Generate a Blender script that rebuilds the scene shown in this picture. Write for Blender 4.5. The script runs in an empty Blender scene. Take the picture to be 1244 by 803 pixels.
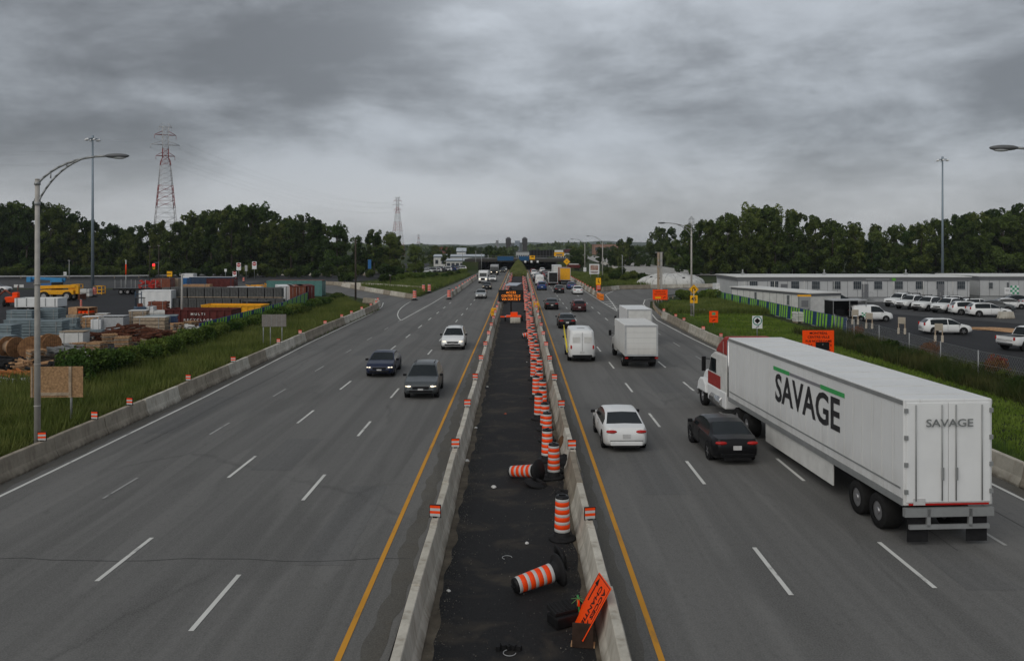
import bpy, math, random
import numpy as np
from mathutils import Vector, Matrix, Euler
random.seed(7); RNG = np.random.default_rng(11)
PI = math.pi
S = bpy.context.scene
COL = S.collection

# ------------------------------------------------------------------ camera
H = 8.3                       # eye height on the overpass
F = 976.0; PX, PY = 631.0, 301.0
cam = bpy.data.cameras.new('camera'); cam_o = bpy.data.objects.new('camera', cam); COL.objects.link(cam_o)
cam_o.location = (0, 0, H); cam_o.rotation_euler = (PI/2, 0, 0)
cam.sensor_fit = 'HORIZONTAL'; cam.sensor_width = 36.0; cam.lens = F/1244*36
cam.shift_x = (622-PX)/1244; cam.shift_y = (PY-401.5)/1244
cam.clip_start = 0.3; cam.clip_end = 20000
S.camera = cam_o
S.render.engine = 'CYCLES'
S.cycles.use_denoising = True
S.cycles.max_bounces = 6; S.cycles.diffuse_bounces = 3; S.cycles.glossy_bounces = 3; S.cycles.transparent_max_bounces = 8
S.cycles.volume_bounces = 0
S.view_settings.view_transform = 'Standard'; S.view_settings.look = 'None'
S.view_settings.gamma = 1.0; S.view_settings.use_curve_mapping = False
S.view_settings.exposure = 0.0

# ------------------------------------------------------------------ world: overcast sky
SUN_EL = math.radians(38); SUN_AZ = math.radians(215)      # thin cloud glow behind the camera, to the left
W = bpy.data.worlds.new('World'); S.world = W; W.use_nodes = True
nt = W.node_tree; N = nt.nodes; L = nt.links; N.clear()
def wn(t, **k):
    n = N.new(t)
    for a, b in k.items(): setattr(n, a, b)
    return n
def wm(op, a, b=None, c=None, clamp=False):
    n = wn('ShaderNodeMath', operation=op); n.use_clamp = clamp
    for i, v in enumerate((a, b, c)):
        if v is None: continue
        if isinstance(v, (int, float)): n.inputs[i].default_value = v
        else: L.new(v, n.inputs[i])
    return n.outputs[0]
def wrange(v, a, b, c, d, smooth=True):
    n = wn('ShaderNodeMapRange'); n.interpolation_type = 'SMOOTHSTEP' if smooth else 'LINEAR'
    L.new(v, n.inputs[0])
    for i, x in enumerate((a, b, c, d)): n.inputs[i+1].default_value = x
    return n.outputs[0]
tc = wn('ShaderNodeTexCoord'); sep = wn('ShaderNodeSeparateXYZ'); L.new(tc.outputs['Generated'], sep.inputs[0])
dx, dy, dz = sep.outputs
den = wm('ADD', wm('MAXIMUM', dz, 0.0), 0.16)
comb = wn('ShaderNodeCombineXYZ'); L.new(wm('DIVIDE', dx, den), comb.inputs[0]); L.new(wm('DIVIDE', dy, den), comb.inputs[1])
def wnoise(scale, detail, rough, sx, sy, off, dist=0.0):
    mp = wn('ShaderNodeMapping'); L.new(comb.outputs[0], mp.inputs[0])
    mp.inputs['Scale'].default_value = (sx, sy, 1); mp.inputs['Location'].default_value = off
    n = wn('ShaderNodeTexNoise'); L.new(mp.outputs[0], n.inputs['Vector'])
    n.inputs['Scale'].default_value = scale; n.inputs['Detail'].default_value = detail; n.inputs['Roughness'].default_value = rough
    n.inputs['Distortion'].default_value = dist
    return n.outputs[0]
dirv = wn('ShaderNodeCombineXYZ'); L.new(dx, dirv.inputs[0]); L.new(dy, dirv.inputs[1]); L.new(dz, dirv.inputs[2])
def dnoise(scale, detail, rough, sc, off, dist):
    mp = wn('ShaderNodeMapping'); L.new(dirv.outputs[0], mp.inputs[0]); mp.inputs['Scale'].default_value = sc; mp.inputs['Location'].default_value = off
    n = wn('ShaderNodeTexNoise'); L.new(mp.outputs[0], n.inputs['Vector']); n.inputs['Scale'].default_value = scale; n.inputs['Detail'].default_value = detail
    n.inputs['Roughness'].default_value = rough; n.inputs['Distortion'].default_value = dist; return n.outputs[0]
n_big = dnoise(1.35, 2, 0.4, (1, 1, 4.2), (2.1, 5.2, 1.3), 0.2)
n_mid = dnoise(2.7, 5, 0.52, (1, 1, 3.6), (1.3, 2.2, 4.6), 0.3)
n_fine = dnoise(5.6, 6, 0.6, (1, 1, 2.1), (5.3, 1.2, 3), 0.2)
cl = wm('ADD', wm('ADD', wm('MULTIPLY', n_big, 0.26), wm('MULTIPLY', n_mid, 0.42)), wm('MULTIPLY', n_fine, 0.32))
cl = wrange(cl, 0.40, 0.61, 0.0, 1.0)                       # 0 thick dark cloud, 1 thin bright cloud
hz = wrange(dz, 0.0, 0.15, 1.0, 0.0)                        # brighter towards the horizon
thin = wm('POWER', wm('MAXIMUM', wm('ADD', wm('MULTIPLY', dz, 0.345), wm('ADD', wm('MULTIPLY', dy, 0.9386), wm('MULTIPLY', dx, 0.0))), 0.0), 110.0)
base = wm('ADD', wm('MULTIPLY', cl, 0.32), 0.215)
base = wm('ADD', base, wm('MULTIPLY', thin, 0.32))
left = wrange(dx, -0.62, -0.1, 0.72, 1.0)
base = wm('MULTIPLY', base, left)
hmix = wn('ShaderNodeMix'); hmix.data_type = 'FLOAT'
L.new(wm('MULTIPLY', hz, 0.80), hmix.inputs[0]); L.new(base, hmix.inputs[2])
L.new(wm('ADD', wm('MULTIPLY', cl, 0.16), 0.46), hmix.inputs[3])
zen = wrange(dz, 0.31, 0.9, 1.0, 0.95)                      # overcast sky: zenith brighter than horizon
val = wm('MULTIPLY', hmix.outputs[0], zen)
val10 = wm('MULTIPLY', val, 10.0)
tint = wn('ShaderNodeMix'); tint.data_type = 'RGBA'
L.new(hz, tint.inputs[0]); tint.inputs[6].default_value = (0.925, 0.998, 1.09, 1); tint.inputs[7].default_value = (0.975, 1.0, 1.03, 1)
vm = wn('ShaderNodeVectorMath', operation='SCALE'); L.new(tint.outputs[2], vm.inputs[0]); L.new(val10, vm.inputs['Scale'])
sky = wn('ShaderNodeTexSky', sky_type='NISHITA'); sky.sun_disc = False; sky.sun_elevation = SUN_EL; sky.sun_rotation = SUN_AZ
smix = wn('ShaderNodeMix'); smix.data_type = 'RGBA'; smix.inputs[0].default_value = 0.96
L.new(sky.outputs[0], smix.inputs[6]); L.new(vm.outputs[0], smix.inputs[7])
bg = wn('ShaderNodeBackground'); bg.inputs[1].default_value = 0.1; L.new(smix.outputs[2], bg.inputs[0])
out = wn('ShaderNodeOutputWorld'); L.new(bg.outputs[0], out.inputs[0])

sun = bpy.data.lights.new('sun', 'SUN'); sun.energy = 1.5; sun.angle = math.radians(70); sun.color = (1, 0.95, 0.87)
sun_o = bpy.data.objects.new('sun', sun); COL.objects.link(sun_o); sun_o.rotation_euler = (PI/2-SUN_EL, 0, PI-SUN_AZ)

# ------------------------------------------------------------------ materials
_m = {}
def M(name, col, rough=0.6, metal=0.0, var=0.12, scale=4.0, bump=0.0, col2=None, spec=None, emit=0.0, detail=5, stretch=None, rnd=0.0):
    if name in _m: return _m[name]
    m = bpy.data.materials.new(name); m.use_nodes = True; _m[name] = m
    t = m.node_tree; b = t.nodes['Principled BSDF']
    tcn = t.nodes.new('ShaderNodeTexCoord'); no = t.nodes.new('ShaderNodeTexNoise')
    no.inputs['Scale'].default_value = scale; no.inputs['Detail'].default_value = detail; no.inputs['Roughness'].default_value = 0.6
    if stretch:
        mp = t.nodes.new('ShaderNodeMapping'); mp.inputs['Scale'].default_value = stretch
        t.links.new(tcn.outputs['Object'], mp.inputs[0]); t.links.new(mp.outputs[0], no.inputs['Vector'])
    else: t.links.new(tcn.outputs['Object'], no.inputs['Vector'])
    r = t.nodes.new('ShaderNodeMapRange'); t.links.new(no.outputs[0], r.inputs[0]); r.inputs[1].default_value = 0.3; r.inputs[2].default_value = 0.7
    mx = t.nodes.new('ShaderNodeMix'); mx.data_type = 'RGBA'; t.links.new(r.outputs[0], mx.inputs[0])
    c2 = col2 or tuple(min(1, c*(1+var)) for c in col); c1 = col if col2 else tuple(c*(1-var) for c in col)
    mx.inputs[6].default_value = (*c1, 1); mx.inputs[7].default_value = (*c2, 1)
    o = mx.outputs[2]
    if rnd:
        oi = t.nodes.new('ShaderNodeObjectInfo'); hs = t.nodes.new('ShaderNodeHueSaturation')
        mr = t.nodes.new('ShaderNodeMapRange'); t.links.new(oi.outputs['Random'], mr.inputs[0]); mr.inputs[3].default_value = 1-rnd; mr.inputs[4].default_value = 1+rnd
        t.links.new(mr.outputs[0], hs.inputs['Value']); t.links.new(o, hs.inputs['Color']); o = hs.outputs[0]
    t.links.new(o, b.inputs['Base Color'])
    b.inputs['Roughness'].default_value = rough; b.inputs['Metallic'].default_value = metal
    b.inputs['Specular IOR Level'].default_value = spec if spec is not None else (.18 if rough > .3 else .4)
    if emit: 
        b.inputs['Emission Color'].default_value = (*col, 1); b.inputs['Emission Strength'].default_value = emit
    if bump:
        bp = t.nodes.new('ShaderNodeBump'); bp.inputs['Strength'].default_value = bump; bp.inputs['Distance'].default_value = 0.03
        t.links.new(no.outputs[0], bp.inputs['Height']); t.links.new(bp.outputs[0], b.inputs['Normal'])
    return m

def graph(name, rough=0.85):
    m = bpy.data.materials.new(name); m.use_nodes = True; _m[name] = m
    t = m.node_tree; b = t.nodes['Principled BSDF']; b.inputs['Roughness'].default_value = rough; b.inputs['Specular IOR Level'].default_value = .14
    tcn = t.nodes.new('ShaderNodeTexCoord')
    def noise(scale, sc=(1, 1, 1), detail=4, rough=0.55, dist=0.0):
        mp = t.nodes.new('ShaderNodeMapping'); mp.inputs['Scale'].default_value = sc; t.links.new(tcn.outputs['Object'], mp.inputs[0])
        n = t.nodes.new('ShaderNodeTexNoise'); t.links.new(mp.outputs[0], n.inputs['Vector'])
        n.inputs['Scale'].default_value = scale; n.inputs['Detail'].default_value = detail; n.inputs['Roughness'].default_value = rough; n.inputs['Distortion'].default_value = dist
        return n.outputs[0]
    def rng(v, a, b_, c, d):
        r = t.nodes.new('ShaderNodeMapRange'); t.links.new(v, r.inputs[0])
        for i, x in enumerate((a, b_, c, d)): r.inputs[i+1].default_value = x
        return r.outputs[0]
    def mix(f, a, c, blend='MIX'):
        n = t.nodes.new('ShaderNodeMix'); n.data_type = 'RGBA'; n.blend_type = blend
        for i, v in ((0, f), (6, a), (7, c)):
            if isinstance(v, (int, float)): n.inputs[i].default_value = v
            elif isinstance(v, tuple): n.inputs[i].default_value = (*v, 1)
            else: t.links.new(v, n.inputs[i])
        return n.outputs[2]
    def crack(scale, sc, width, dist=True):
        mp = t.nodes.new('ShaderNodeMapping'); mp.inputs['Scale'].default_value = sc; t.links.new(tcn.outputs['Object'], mp.inputs[0])
        v = mp.outputs[0]
        nn = t.nodes.new('ShaderNodeTexNoise'); nn.inputs['Scale'].default_value = 1.5; nn.inputs['Detail'].default_value = 5; t.links.new(v, nn.inputs['Vector'])
        ad = t.nodes.new('ShaderNodeVectorMath'); ad.operation = 'MULTIPLY_ADD'; t.links.new(nn.outputs[1], ad.inputs[0]); ad.inputs[1].default_value = (.5, .5, .5); t.links.new(v, ad.inputs[2])
        vo = t.nodes.new('ShaderNodeTexVoronoi'); vo.feature = 'DISTANCE_TO_EDGE'; vo.inputs['Scale'].default_value = scale; t.links.new(ad.outputs[0], vo.inputs['Vector'])
        return rng(vo.outputs['Distance'], 0.0, width, 1.0, 0.0)
    def bump(v, s=0.3, d=0.01):
        bp = t.nodes.new('ShaderNodeBump'); bp.inputs['Strength'].default_value = s; bp.inputs['Distance'].default_value = d
        t.links.new(v, bp.inputs['Height']); t.links.new(bp.outputs[0], b.inputs['Normal'])
    def mul(a, b_):
        n = t.nodes.new('ShaderNodeMath'); n.operation = 'MULTIPLY'
        for i, v in enumerate((a, b_)):
            if isinstance(v, (int, float)): n.inputs[i].default_value = v
            else: t.links.new(v, n.inputs[i])
        return n.outputs[0]
    def done(c): t.links.new(c, b.inputs['Base Color'])
    return m, noise, rng, mix, crack, bump, mul, done, tcn, t

def asphalt(name, a, b_, streaks=True, sand=None, cracks=0.6):
    m, noise, rng, mix, crack, bump, mul, done, tcn, t = graph(name, 0.8)
    c = mix(rng(noise(0.12, (1, .5, 1), 5), .35, .65, 0, 1), a, b_)
    if streaks:                                            # tyre-polished and oily bands along the lanes
        s = rng(noise(.55, (1.05, .012, 1), 2), .42, .64, 0, 1)
        c = mix(mul(s, .55), c, tuple(x*.66 for x in a))
        s2 = rng(noise(2.2, (1, .015, 1), 3), .45, .66, 0, 1)
        c = mix(mul(s2, .35), c, tuple(x*1.35 for x in b_))
    p = rng(noise(0.35, (1, .22, 1), 2, .4), .62, .66, 0, 1)
    c = mix(mul(p, .35), c, tuple(x*.6 for x in a)); p_ = rng(noise(.5, (1.3, .12, 1), 1, .3), .6, .63, 0, 1); c = mix(mul(p_, .28), c, tuple(x*1.45 for x in b_))
    if cracks:
        c = mix(mul(crack(0.11, (1, .5, 1), .012), mul(rng(noise(.2), .45, .6, 0, 1), cracks)), c, (.018, .018, .018))
    st = rng(noise(0.9, (1, .6, 1), 4, .6), .68, .78, 0, 1)
    c = mix(mul(st, .6), c, tuple(x*.4 for x in a))
    if sand:
        sd = rng(noise(0.55, (1, 1.4, 1), 4, .6, .6), .52, .74, 0, 1)
        c = mix(mul(sd, .8), c, sand)
        gr = rng(noise(9, (1, 1, 1), 2), .66, .72, 0, 1)
        c = mix(mul(gr, .25), c, (.16, .15, .14))
    g = noise(26, (1, 1, 1), 3)
    c = mix(rng(g, .35, .65, 0, .42), c, tuple(x*1.7 for x in b_)); g2 = noise(7, (1, .6, 1), 4, .7); c = mix(rng(g2, .5, .75, 0, .3), c, tuple(x*.55 for x in a))
    done(c); bump(g, .25, .012); return m
m_road = asphalt('road_asphalt', (.102, .101, .098), (.132, .130, .125), cracks=.35)
m_newroad = asphalt('fresh_asphalt', (.025, .026, .028), (.035, .035, .037), True, None, .2)
m_median = asphalt('median_asphalt', (.0115, .0115, .0125), (.019, .019, .0195), False, (.075, .062, .046), .2)
m_yard = asphalt('yard_asphalt', (.018, .019, .021), (.026, .026, .028), False, None, .4)
m_yardgrey = asphalt('worn_asphalt', (.046, .047, .049), (.06, .06, .061), False, None, .4)
m_conroad = asphalt('pale_concrete_road', (.26, .255, .24), (.33, .32, .30), True, None, .3)

def paint_mat(name, col, under=(.09, .09, .089), wear=.55):
    m, noise, rng, mix, crack, bump, mul, done, tcn, t = graph(name, 0.7)
    c = mix(rng(noise(2.0, (1, .4, 1), 6, .7), .56, .64, 0, wear), col, under)
    c = mix(rng(noise(.3, (1, 1, 1), 3), .4, .65, 0, .35), c, tuple(x*.55 for x in col))
    done(c); return m
m_white_line = paint_mat('white_road_paint', (.62, .62, .59))
m_yellow_line = paint_mat('yellow_road_paint', (.60, .285, .035), wear=.3)
m_faint_line = paint_mat('worn_white_paint', (.34, .34, .33), wear=.9)

def ground_mat():
    m, noise, rng, mix, crack, bump, mul, done, tcn, t = graph('rough_ground', .95)
    c = mix(rng(noise(.05, (1, 1, 1), 6), .35, .65, 0, 1), (.028, .042, .014), (.055, .068, .025))
    c = mix(rng(noise(.6, (1, 1, 1), 5), .4, .7, 0, .7), c, (.034, .046, .016))
    c = mix(rng(noise(.16, (1, 1, 1), 5), .6, .72, 0, .7), c, (.085, .074, .048))
    g = noise(6, (1, 1, 1), 4); c = mix(rng(g, .3, .7, 0, .5), c, (.018, .028, .009)); done(c); bump(g, .8, .15); return m
m_ground = ground_mat()
def concrete(name, a, b_, dirt):
    m, noise, rng, mix, crack, bump, mul, done, tcn, t = graph(name, .85)
    oi = t.nodes.new('ShaderNodeObjectInfo')
    va = t.nodes.new('ShaderNodeVectorMath'); va.operation = 'ADD'
    c = mix(oi.outputs['Random'], a, b_)
    c = mix(rng(noise(1.6, (1, 1, 1), 6, .65), .35, .7, 0, .65), c, tuple(x*.6 for x in a))
    c = mix(rng(noise(5, (1, 1, .15), 4), .5, .75, 0, .55), c, dirt)
    sx = t.nodes.new('ShaderNodeSeparateXYZ'); t.links.new(tcn.outputs['Object'], sx.inputs[0])
    c = mix(mul(rng(sx.outputs[2], .0, .28, 1, 0), rng(noise(3, (1, 1, 1), 4), .3, .6, .1, .8)), c, tuple(x*.5 for x in dirt))
    done(c); bump(noise(14), .3, .012); return m
m_conc = concrete('barrier_concrete', (.46, .43, .365), (.62, .59, .52), (.22, .18, .135))
m_conc_dark = concrete('weathered_concrete', (.27, .235, .185), (.38, .34, .275), (.14, .11, .085))

def leaf_mat(name, a, b_, rnd=.38):
    m = bpy.data.materials.new(name); m.use_nodes = True; t = m.node_tree; b = t.nodes['Principled BSDF']
    tcn = t.nodes.new('ShaderNodeTexCoord'); no = t.nodes.new('ShaderNodeTexNoise'); no.inputs['Scale'].default_value = .45; no.inputs['Detail'].default_value = 5
    t.links.new(tcn.outputs['Object'], no.inputs['Vector'])
    r = t.nodes.new('ShaderNodeMapRange'); t.links.new(no.outputs[0], r.inputs[0]); r.inputs[1].default_value = .40; r.inputs[2].default_value = .64
    mx = t.nodes.new('ShaderNodeMix'); mx.data_type = 'RGBA'; t.links.new(r.outputs[0], mx.inputs[0]); mx.inputs[6].default_value = (*a, 1); mx.inputs[7].default_value = (*b_, 1)
    oi = t.nodes.new('ShaderNodeObjectInfo'); hs = t.nodes.new('ShaderNodeHueSaturation')
    mr = t.nodes.new('ShaderNodeMapRange'); t.links.new(oi.outputs['Random'], mr.inputs[0]); mr.inputs[3].default_value = 1-rnd; mr.inputs[4].default_value = 1+rnd
    mh = t.nodes.new('ShaderNodeMapRange'); t.links.new(oi.outputs['Random'], mh.inputs[0]); mh.inputs[3].default_value = .525; mh.inputs[4].default_value = .465
    t.links.new(mr.outputs[0], hs.inputs['Value']); t.links.new(mh.outputs[0], hs.inputs['Hue']); t.links.new(mx.outputs[2], hs.inputs['Color']); t.links.new(hs.outputs[0], b.inputs['Base Color'])
    b.inputs['Roughness'].default_value = .7; b.inputs['Specular IOR Level'].default_value = .1
    tr = t.nodes.new('ShaderNodeBsdfTranslucent'); t.links.new(hs.outputs[0], tr.inputs[0])
    ms = t.nodes.new('ShaderNodeMixShader'); ms.inputs[0].default_value = .25
    t.links.new(b.outputs[0], ms.inputs[1]); t.links.new(tr.outputs[0], ms.inputs[2])
    t.links.new(ms.outputs[0], t.nodes['Material Output'].inputs[0]); _m[name] = m; return m
m_leaf = leaf_mat('tree_foliage', (.026, .047, .011), (.105, .15, .036))
m_leaf_light = leaf_mat('light_foliage', (.06, .10, .022), (.10, .15, .04))
m_leaf_hedge = leaf_mat('hedge_foliage', (.045, .085, .016), (.11, .17, .036))
m_grass = leaf_mat('grass_blades', (.085, .125, .028), (.16, .195, .055), 0)
m_lawn = leaf_mat('lawn_blades', (.085, .165, .022), (.145, .235, .042), 0)
m_weed = leaf_mat('dry_weeds', (.058, .078, .02), (.13, .12, .045), .3)
m_medgrass = leaf_mat('median_grass_blades', (.15, .17, .05), (.24, .23, .09), 0)
m_rustweed = leaf_mat('rusty_weeds', (.16, .055, .022), (.24, .09, .035), .2)
m_bark = M('bark', (.055, .045, .036), .9, var=.4, scale=6)
m_orange = M('safety_orange', (.90, .065, .005), .5, var=.15, scale=3, rnd=.12)
m_refl = M('reflective_white', (.50, .50, .49), .4, var=.1, rnd=.1)
m_rubber = M('black_rubber', (.014, .014, .015), .7, var=.3)
m_plastic = M('black_plastic', (.012, .012, .013), .35, var=.2)
m_galv = M('galvanised_steel', (.30, .31, .31), .5, .4, var=.12, scale=2)
m_paleg = M('pale_grey_paint', (.40, .41, .42), .5, .1)
m_polec = M('concrete_pole', (.36, .345, .32), .8, var=.15, scale=3)
m_mast = M('mast_steel', (.22, .27, .31), .5, .3)
m_glass = M('tinted_glass', (.012, .016, .018), .1, 0, var=.1, spec=.3)
m_bglass = M('window_glass', (.045, .055, .065), .12, 0, var=.4, scale=1, spec=.6)
m_white = M('white_paint', (.72, .73, .73), .4, var=.05, scale=1.2)
m_whited = M('dirty_white_paint', (.60, .60, .58), .55, var=.12, scale=1.5)
m_tyre = M('tyre', (.015, .015, .015), .85)
m_rim = M('alloy_rim', (.34, .34, .35), .35, .7)
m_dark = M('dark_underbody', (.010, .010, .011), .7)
m_chrome = M('chrome', (.5, .5, .5), .2, .9)
m_red = M('red_paint', (.42, .03, .022), .4)
m_tail = M('tail_lamp', (.36, .012, .010), .25, emit=.06)
m_head = M('lit_headlamp', (1.0, .86, .66), .2, emit=1.3)
m_headoff = M('headlamp_glass', (.55, .57, .58), .12)
m_yellow = M('yellow_paint', (.75, .36, .015), .5, var=.15)
m_signy = M('sign_yellow', (.85, .42, .01), .5, var=.05)
m_black = M('black_paint', (.008, .008, .008), .5)
m_blue = M('blue_paint', (.03, .13, .32), .5)
m_wood = M('raw_timber', (.40, .24, .13), .8, var=.35, scale=5)
m_wood2 = M('weathered_timber', (.33, .26, .19), .85, var=.35, scale=5)
m_osb = M('strand_board', (.31, .19, .10), .85, var=.45, scale=9, detail=8)
m_rust = M('rusty_steel', (.10, .038, .022), .85, var=.5, scale=4)
m_dkred = M('dark_red_steel', (.095, .02, .017), .6, var=.3, scale=2)
m_blkgrey = M('grey_block', (.085, .086, .085), .85, var=.25, scale=3)
m_bluegrey = M('pale_blue_grey_panel', (.17, .215, .235), .5, var=.18, scale=2)
m_teal = M('teal_steel', (.08, .19, .175), .55, var=.2)
m_brown = M('brown_steel', (.19, .06, .035), .6, var=.25)
m_plate = M('number_plate', (.5, .5, .5), .5)

# ------------------------------------------------------------------ helpers
def G(px, py, z=0.0):
    d = F*(H-z)/(py-PY); return ((px-PX)*d/F, d)
class MB:
    def __init__(s): s.v = []; s.f = []; s.mi = []; s.sm = []
    def add(s, v, f, mi=0, smooth=False):
        b = len(s.v); s.v += [tuple(x) for x in v]; s.f += [tuple(i+b for i in q) for q in f]; s.mi += [mi]*len(f); s.sm += [smooth]*len(f)
    def box(s, c, d, rz=0, mi=0, rx=0, ry=0, taper=1.0):
        x, y, z = (k/2 for k in d)
        R = Euler((rx, ry, rz)).to_matrix(); c = Vector(c); t = taper
        vs = [(-x, -y, -z), (x, -y, -z), (x, y, -z), (-x, y, -z), (-x*t, -y*t, z), (x*t, -y*t, z), (x*t, y*t, z), (-x*t, y*t, z)]
        s.add([c+R@Vector(q) for q in vs], [(0, 3, 2, 1), (4, 5, 6, 7), (0, 1, 5, 4), (1, 2, 6, 5), (2, 3, 7, 6), (3, 0, 4, 7)], mi); return s
    def cyl(s, a, b, r0, r1=None, n=12, mi=0, caps=True, smooth=True):
        r1 = r0 if r1 is None else r1
        a = Vector(a); b = Vector(b); d = (b-a).normalized(); u = d.orthogonal().normalized(); w = d.cross(u)
        v = []
        for p, r in ((a, r0), (b, r1)):
            for i in range(n):
                t = 2*PI*i/n; v.append(p+u*math.cos(t)*r+w*math.sin(t)*r)
        s.add(v, [(i, (i+1) % n, n+(i+1) % n, n+i) for i in range(n)], mi, smooth)
        if caps: s.add(v, [tuple(range(n-1, -1, -1)), tuple(range(n, 2*n))], mi)
        return s
    def tube(s, pts, r, n=8, mi=0):
        for a, b in zip(pts, pts[1:]): s.cyl(a, b, r, r, n, mi)
        return s
    def lathe(s, prof, n=20, mis=None, c=(0, 0, 0)):
        v = [(c[0]+r*math.cos(2*PI*i/n), c[1]+r*math.sin(2*PI*i/n), c[2]+z) for r, z in prof for i in range(n)]
        for k in range(len(prof)-1):
            s.add(v, [(k*n+i, k*n+(i+1) % n, (k+1)*n+(i+1) % n, (k+1)*n+i) for i in range(n)], mis[k] if mis else 0, True)
        return s
    def prism(s, poly, h0, h1, axis='x', mi=0):
        n = len(poly)
        def P(a, b, h): return {'x': (h, a, b), 'y': (a, h, b), 'z': (a, b, h)}[axis]
        v = [P(a, b, h0) for a, b in poly]+[P(a, b, h1) for a, b in poly]
        s.add(v, [(i, (i+1) % n, n+(i+1) % n, n+i) for i in range(n)]+[tuple(range(n-1, -1, -1)), tuple(range(n, 2*n))], mi); return s
    def ell(s, c, r, mi=0, n=12, m=8):
        v = []
        for j in range(m+1):
            p = PI*j/m
            for i in range(n): t = 2*PI*i/n; v.append((c[0]+r[0]*math.sin(p)*math.cos(t), c[1]+r[1]*math.sin(p)*math.sin(t), c[2]+r[2]*math.cos(p)))
        s.add(v, [(j*n+i, (j+1)*n+i, (j+1)*n+(i+1) % n, j*n+(i+1) % n) for j in range(m) for i in range(n)], mi, True); return s
    def build(s, name, mats, parent=None, bevel=0, loc=None, rz=None):
        me = bpy.data.meshes.new(name); me.from_pydata(s.v, [], s.f)
        mats = mats if isinstance(mats, (list, tuple)) else [mats]
        for m in mats: me.materials.append(m)
        if len(mats) > 1: me.polygons.foreach_set('material_index', s.mi)
        me.polygons.foreach_set('use_smooth', s.sm); me.validate(); me.update()
        import bmesh
        bm = bmesh.new(); bm.from_mesh(me); bmesh.ops.remove_doubles(bm, verts=bm.verts, dist=1e-5); bmesh.ops.recalc_face_normals(bm, faces=bm.faces); bm.to_mesh(me); bm.free()
        o = bpy.data.objects.new(name, me); COL.objects.link(o)
        if parent: o.parent = parent
        if loc: o.location = loc
        if rz is not None: o.rotation_euler.z = rz
        if bevel:
            b = o.modifiers.new('bevel', 'BEVEL'); b.width = bevel; b.segments = 2; b.limit_method = 'ANGLE'; b.angle_limit = math.radians(35)
        return o
def npmesh(name, V, Fq, mat, parent=None, k=4):
    me = bpy.data.meshes.new(name); nv = len(V); nf = len(Fq)
    me.vertices.add(nv); me.vertices.foreach_set('co', np.asarray(V, np.float32).ravel())
    me.loops.add(nf*k); me.loops.foreach_set('vertex_index', np.asarray(Fq, np.int32).ravel())
    me.polygons.add(nf); me.polygons.foreach_set('loop_start', np.arange(0, nf*k, k, dtype=np.int32))
    me.polygons.foreach_set('loop_total', np.full(nf, k, np.int32)); me.update(calc_edges=True)
    me.materials.append(mat); o = bpy.data.objects.new(name, me); COL.objects.link(o)
    if parent: o.parent = parent
    return o
def tag(o, label, cat, group=None, kind=None):
    if label: o['label'] = label
    if cat: o['category'] = cat
    if group: o['group'] = group
    if kind: o['kind'] = kind
    return o
def thing(name, label, cat, loc=(0, 0, 0), rz=0, group=None):
    o = bpy.data.objects.new(name, None); COL.objects.link(o); o.empty_display_size = .2
    o.location = loc; o.rotation_euler = (0, 0, rz); return tag(o, label, cat, group)
_kids = {}
def dup(root, loc, rz=0, label=None, group=None, sc=None, rot=None):
    r = root.copy(); COL.objects.link(r); r.location = loc
    r.rotation_euler = rot if rot else (0, 0, rz)
    if label: r['label'] = label
    if group: r['group'] = group
    if sc: r.scale = sc if isinstance(sc, (tuple, list)) else (sc, sc, sc)
    def rec(a, b):
        for ch in list(a.children):
            c = ch.copy(); COL.objects.link(c); c.parent = b; rec(ch, c)
    rec(root, r); return r
def text(s, size, mat, parent, loc, rot=(PI/2, 0, 0), bold=.012, name='lettering', sx=1.0, ext=.004, shear=0.0, align='CENTER'):
    cu = bpy.data.curves.new(name, 'FONT'); cu.body = s; cu.size = size; cu.align_x = align; cu.align_y = 'CENTER'
    cu.extrude = ext; cu.offset = bold*size; cu.shear = shear; cu.resolution_u = 3
    t = bpy.data.objects.new('tmp', cu); COL.objects.link(t)
    dg = bpy.context.evaluated_depsgraph_get(); me = bpy.data.meshes.new_from_object(t.evaluated_get(dg)); bpy.data.objects.remove(t)
    me.materials.clear(); me.materials.append(mat); me.name = name
    o = bpy.data.objects.new(name, me); COL.objects.link(o); o.location = loc; o.rotation_euler = rot; o.scale = (sx, 1, 1)
    if parent: o.parent = parent
    return o
def sheet(name, polys, z, mat, kind='structure'):
    mb = MB()
    for p in polys: mb.add([(x, y, z) for x, y in p], [tuple(range(len(p)))])
    o = mb.build(name, mat); o['kind'] = kind; return o
def strip(name, left, right, z, mat):                     # a road between two polylines with equal counts
    mb = MB(); n = len(left); v = [(x, y, z) for x, y in left]+[(x, y, z) for x, y in right]
    mb.add(v, [(i, n+i, n+i+1, i+1) for i in range(n-1)]); o = mb.build(name, mat); o['kind'] = 'structure'; return o
def walk(poly, step, start=0.0):                          # points and headings along a polyline
    out = []; s = start
    acc = 0
    for (x0, y0), (x1, y1) in zip(poly, poly[1:]):
        l = math.hypot(x1-x0, y1-y0)
        while s <= acc+l:
            t = (s-acc)/l; out.append((x0+(x1-x0)*t, y0+(y1-y0)*t, math.atan2(y1-y0, x1-x0))); s += step
        acc += l
    return out
def jit(a): return random.uniform(-a, a)

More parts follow.
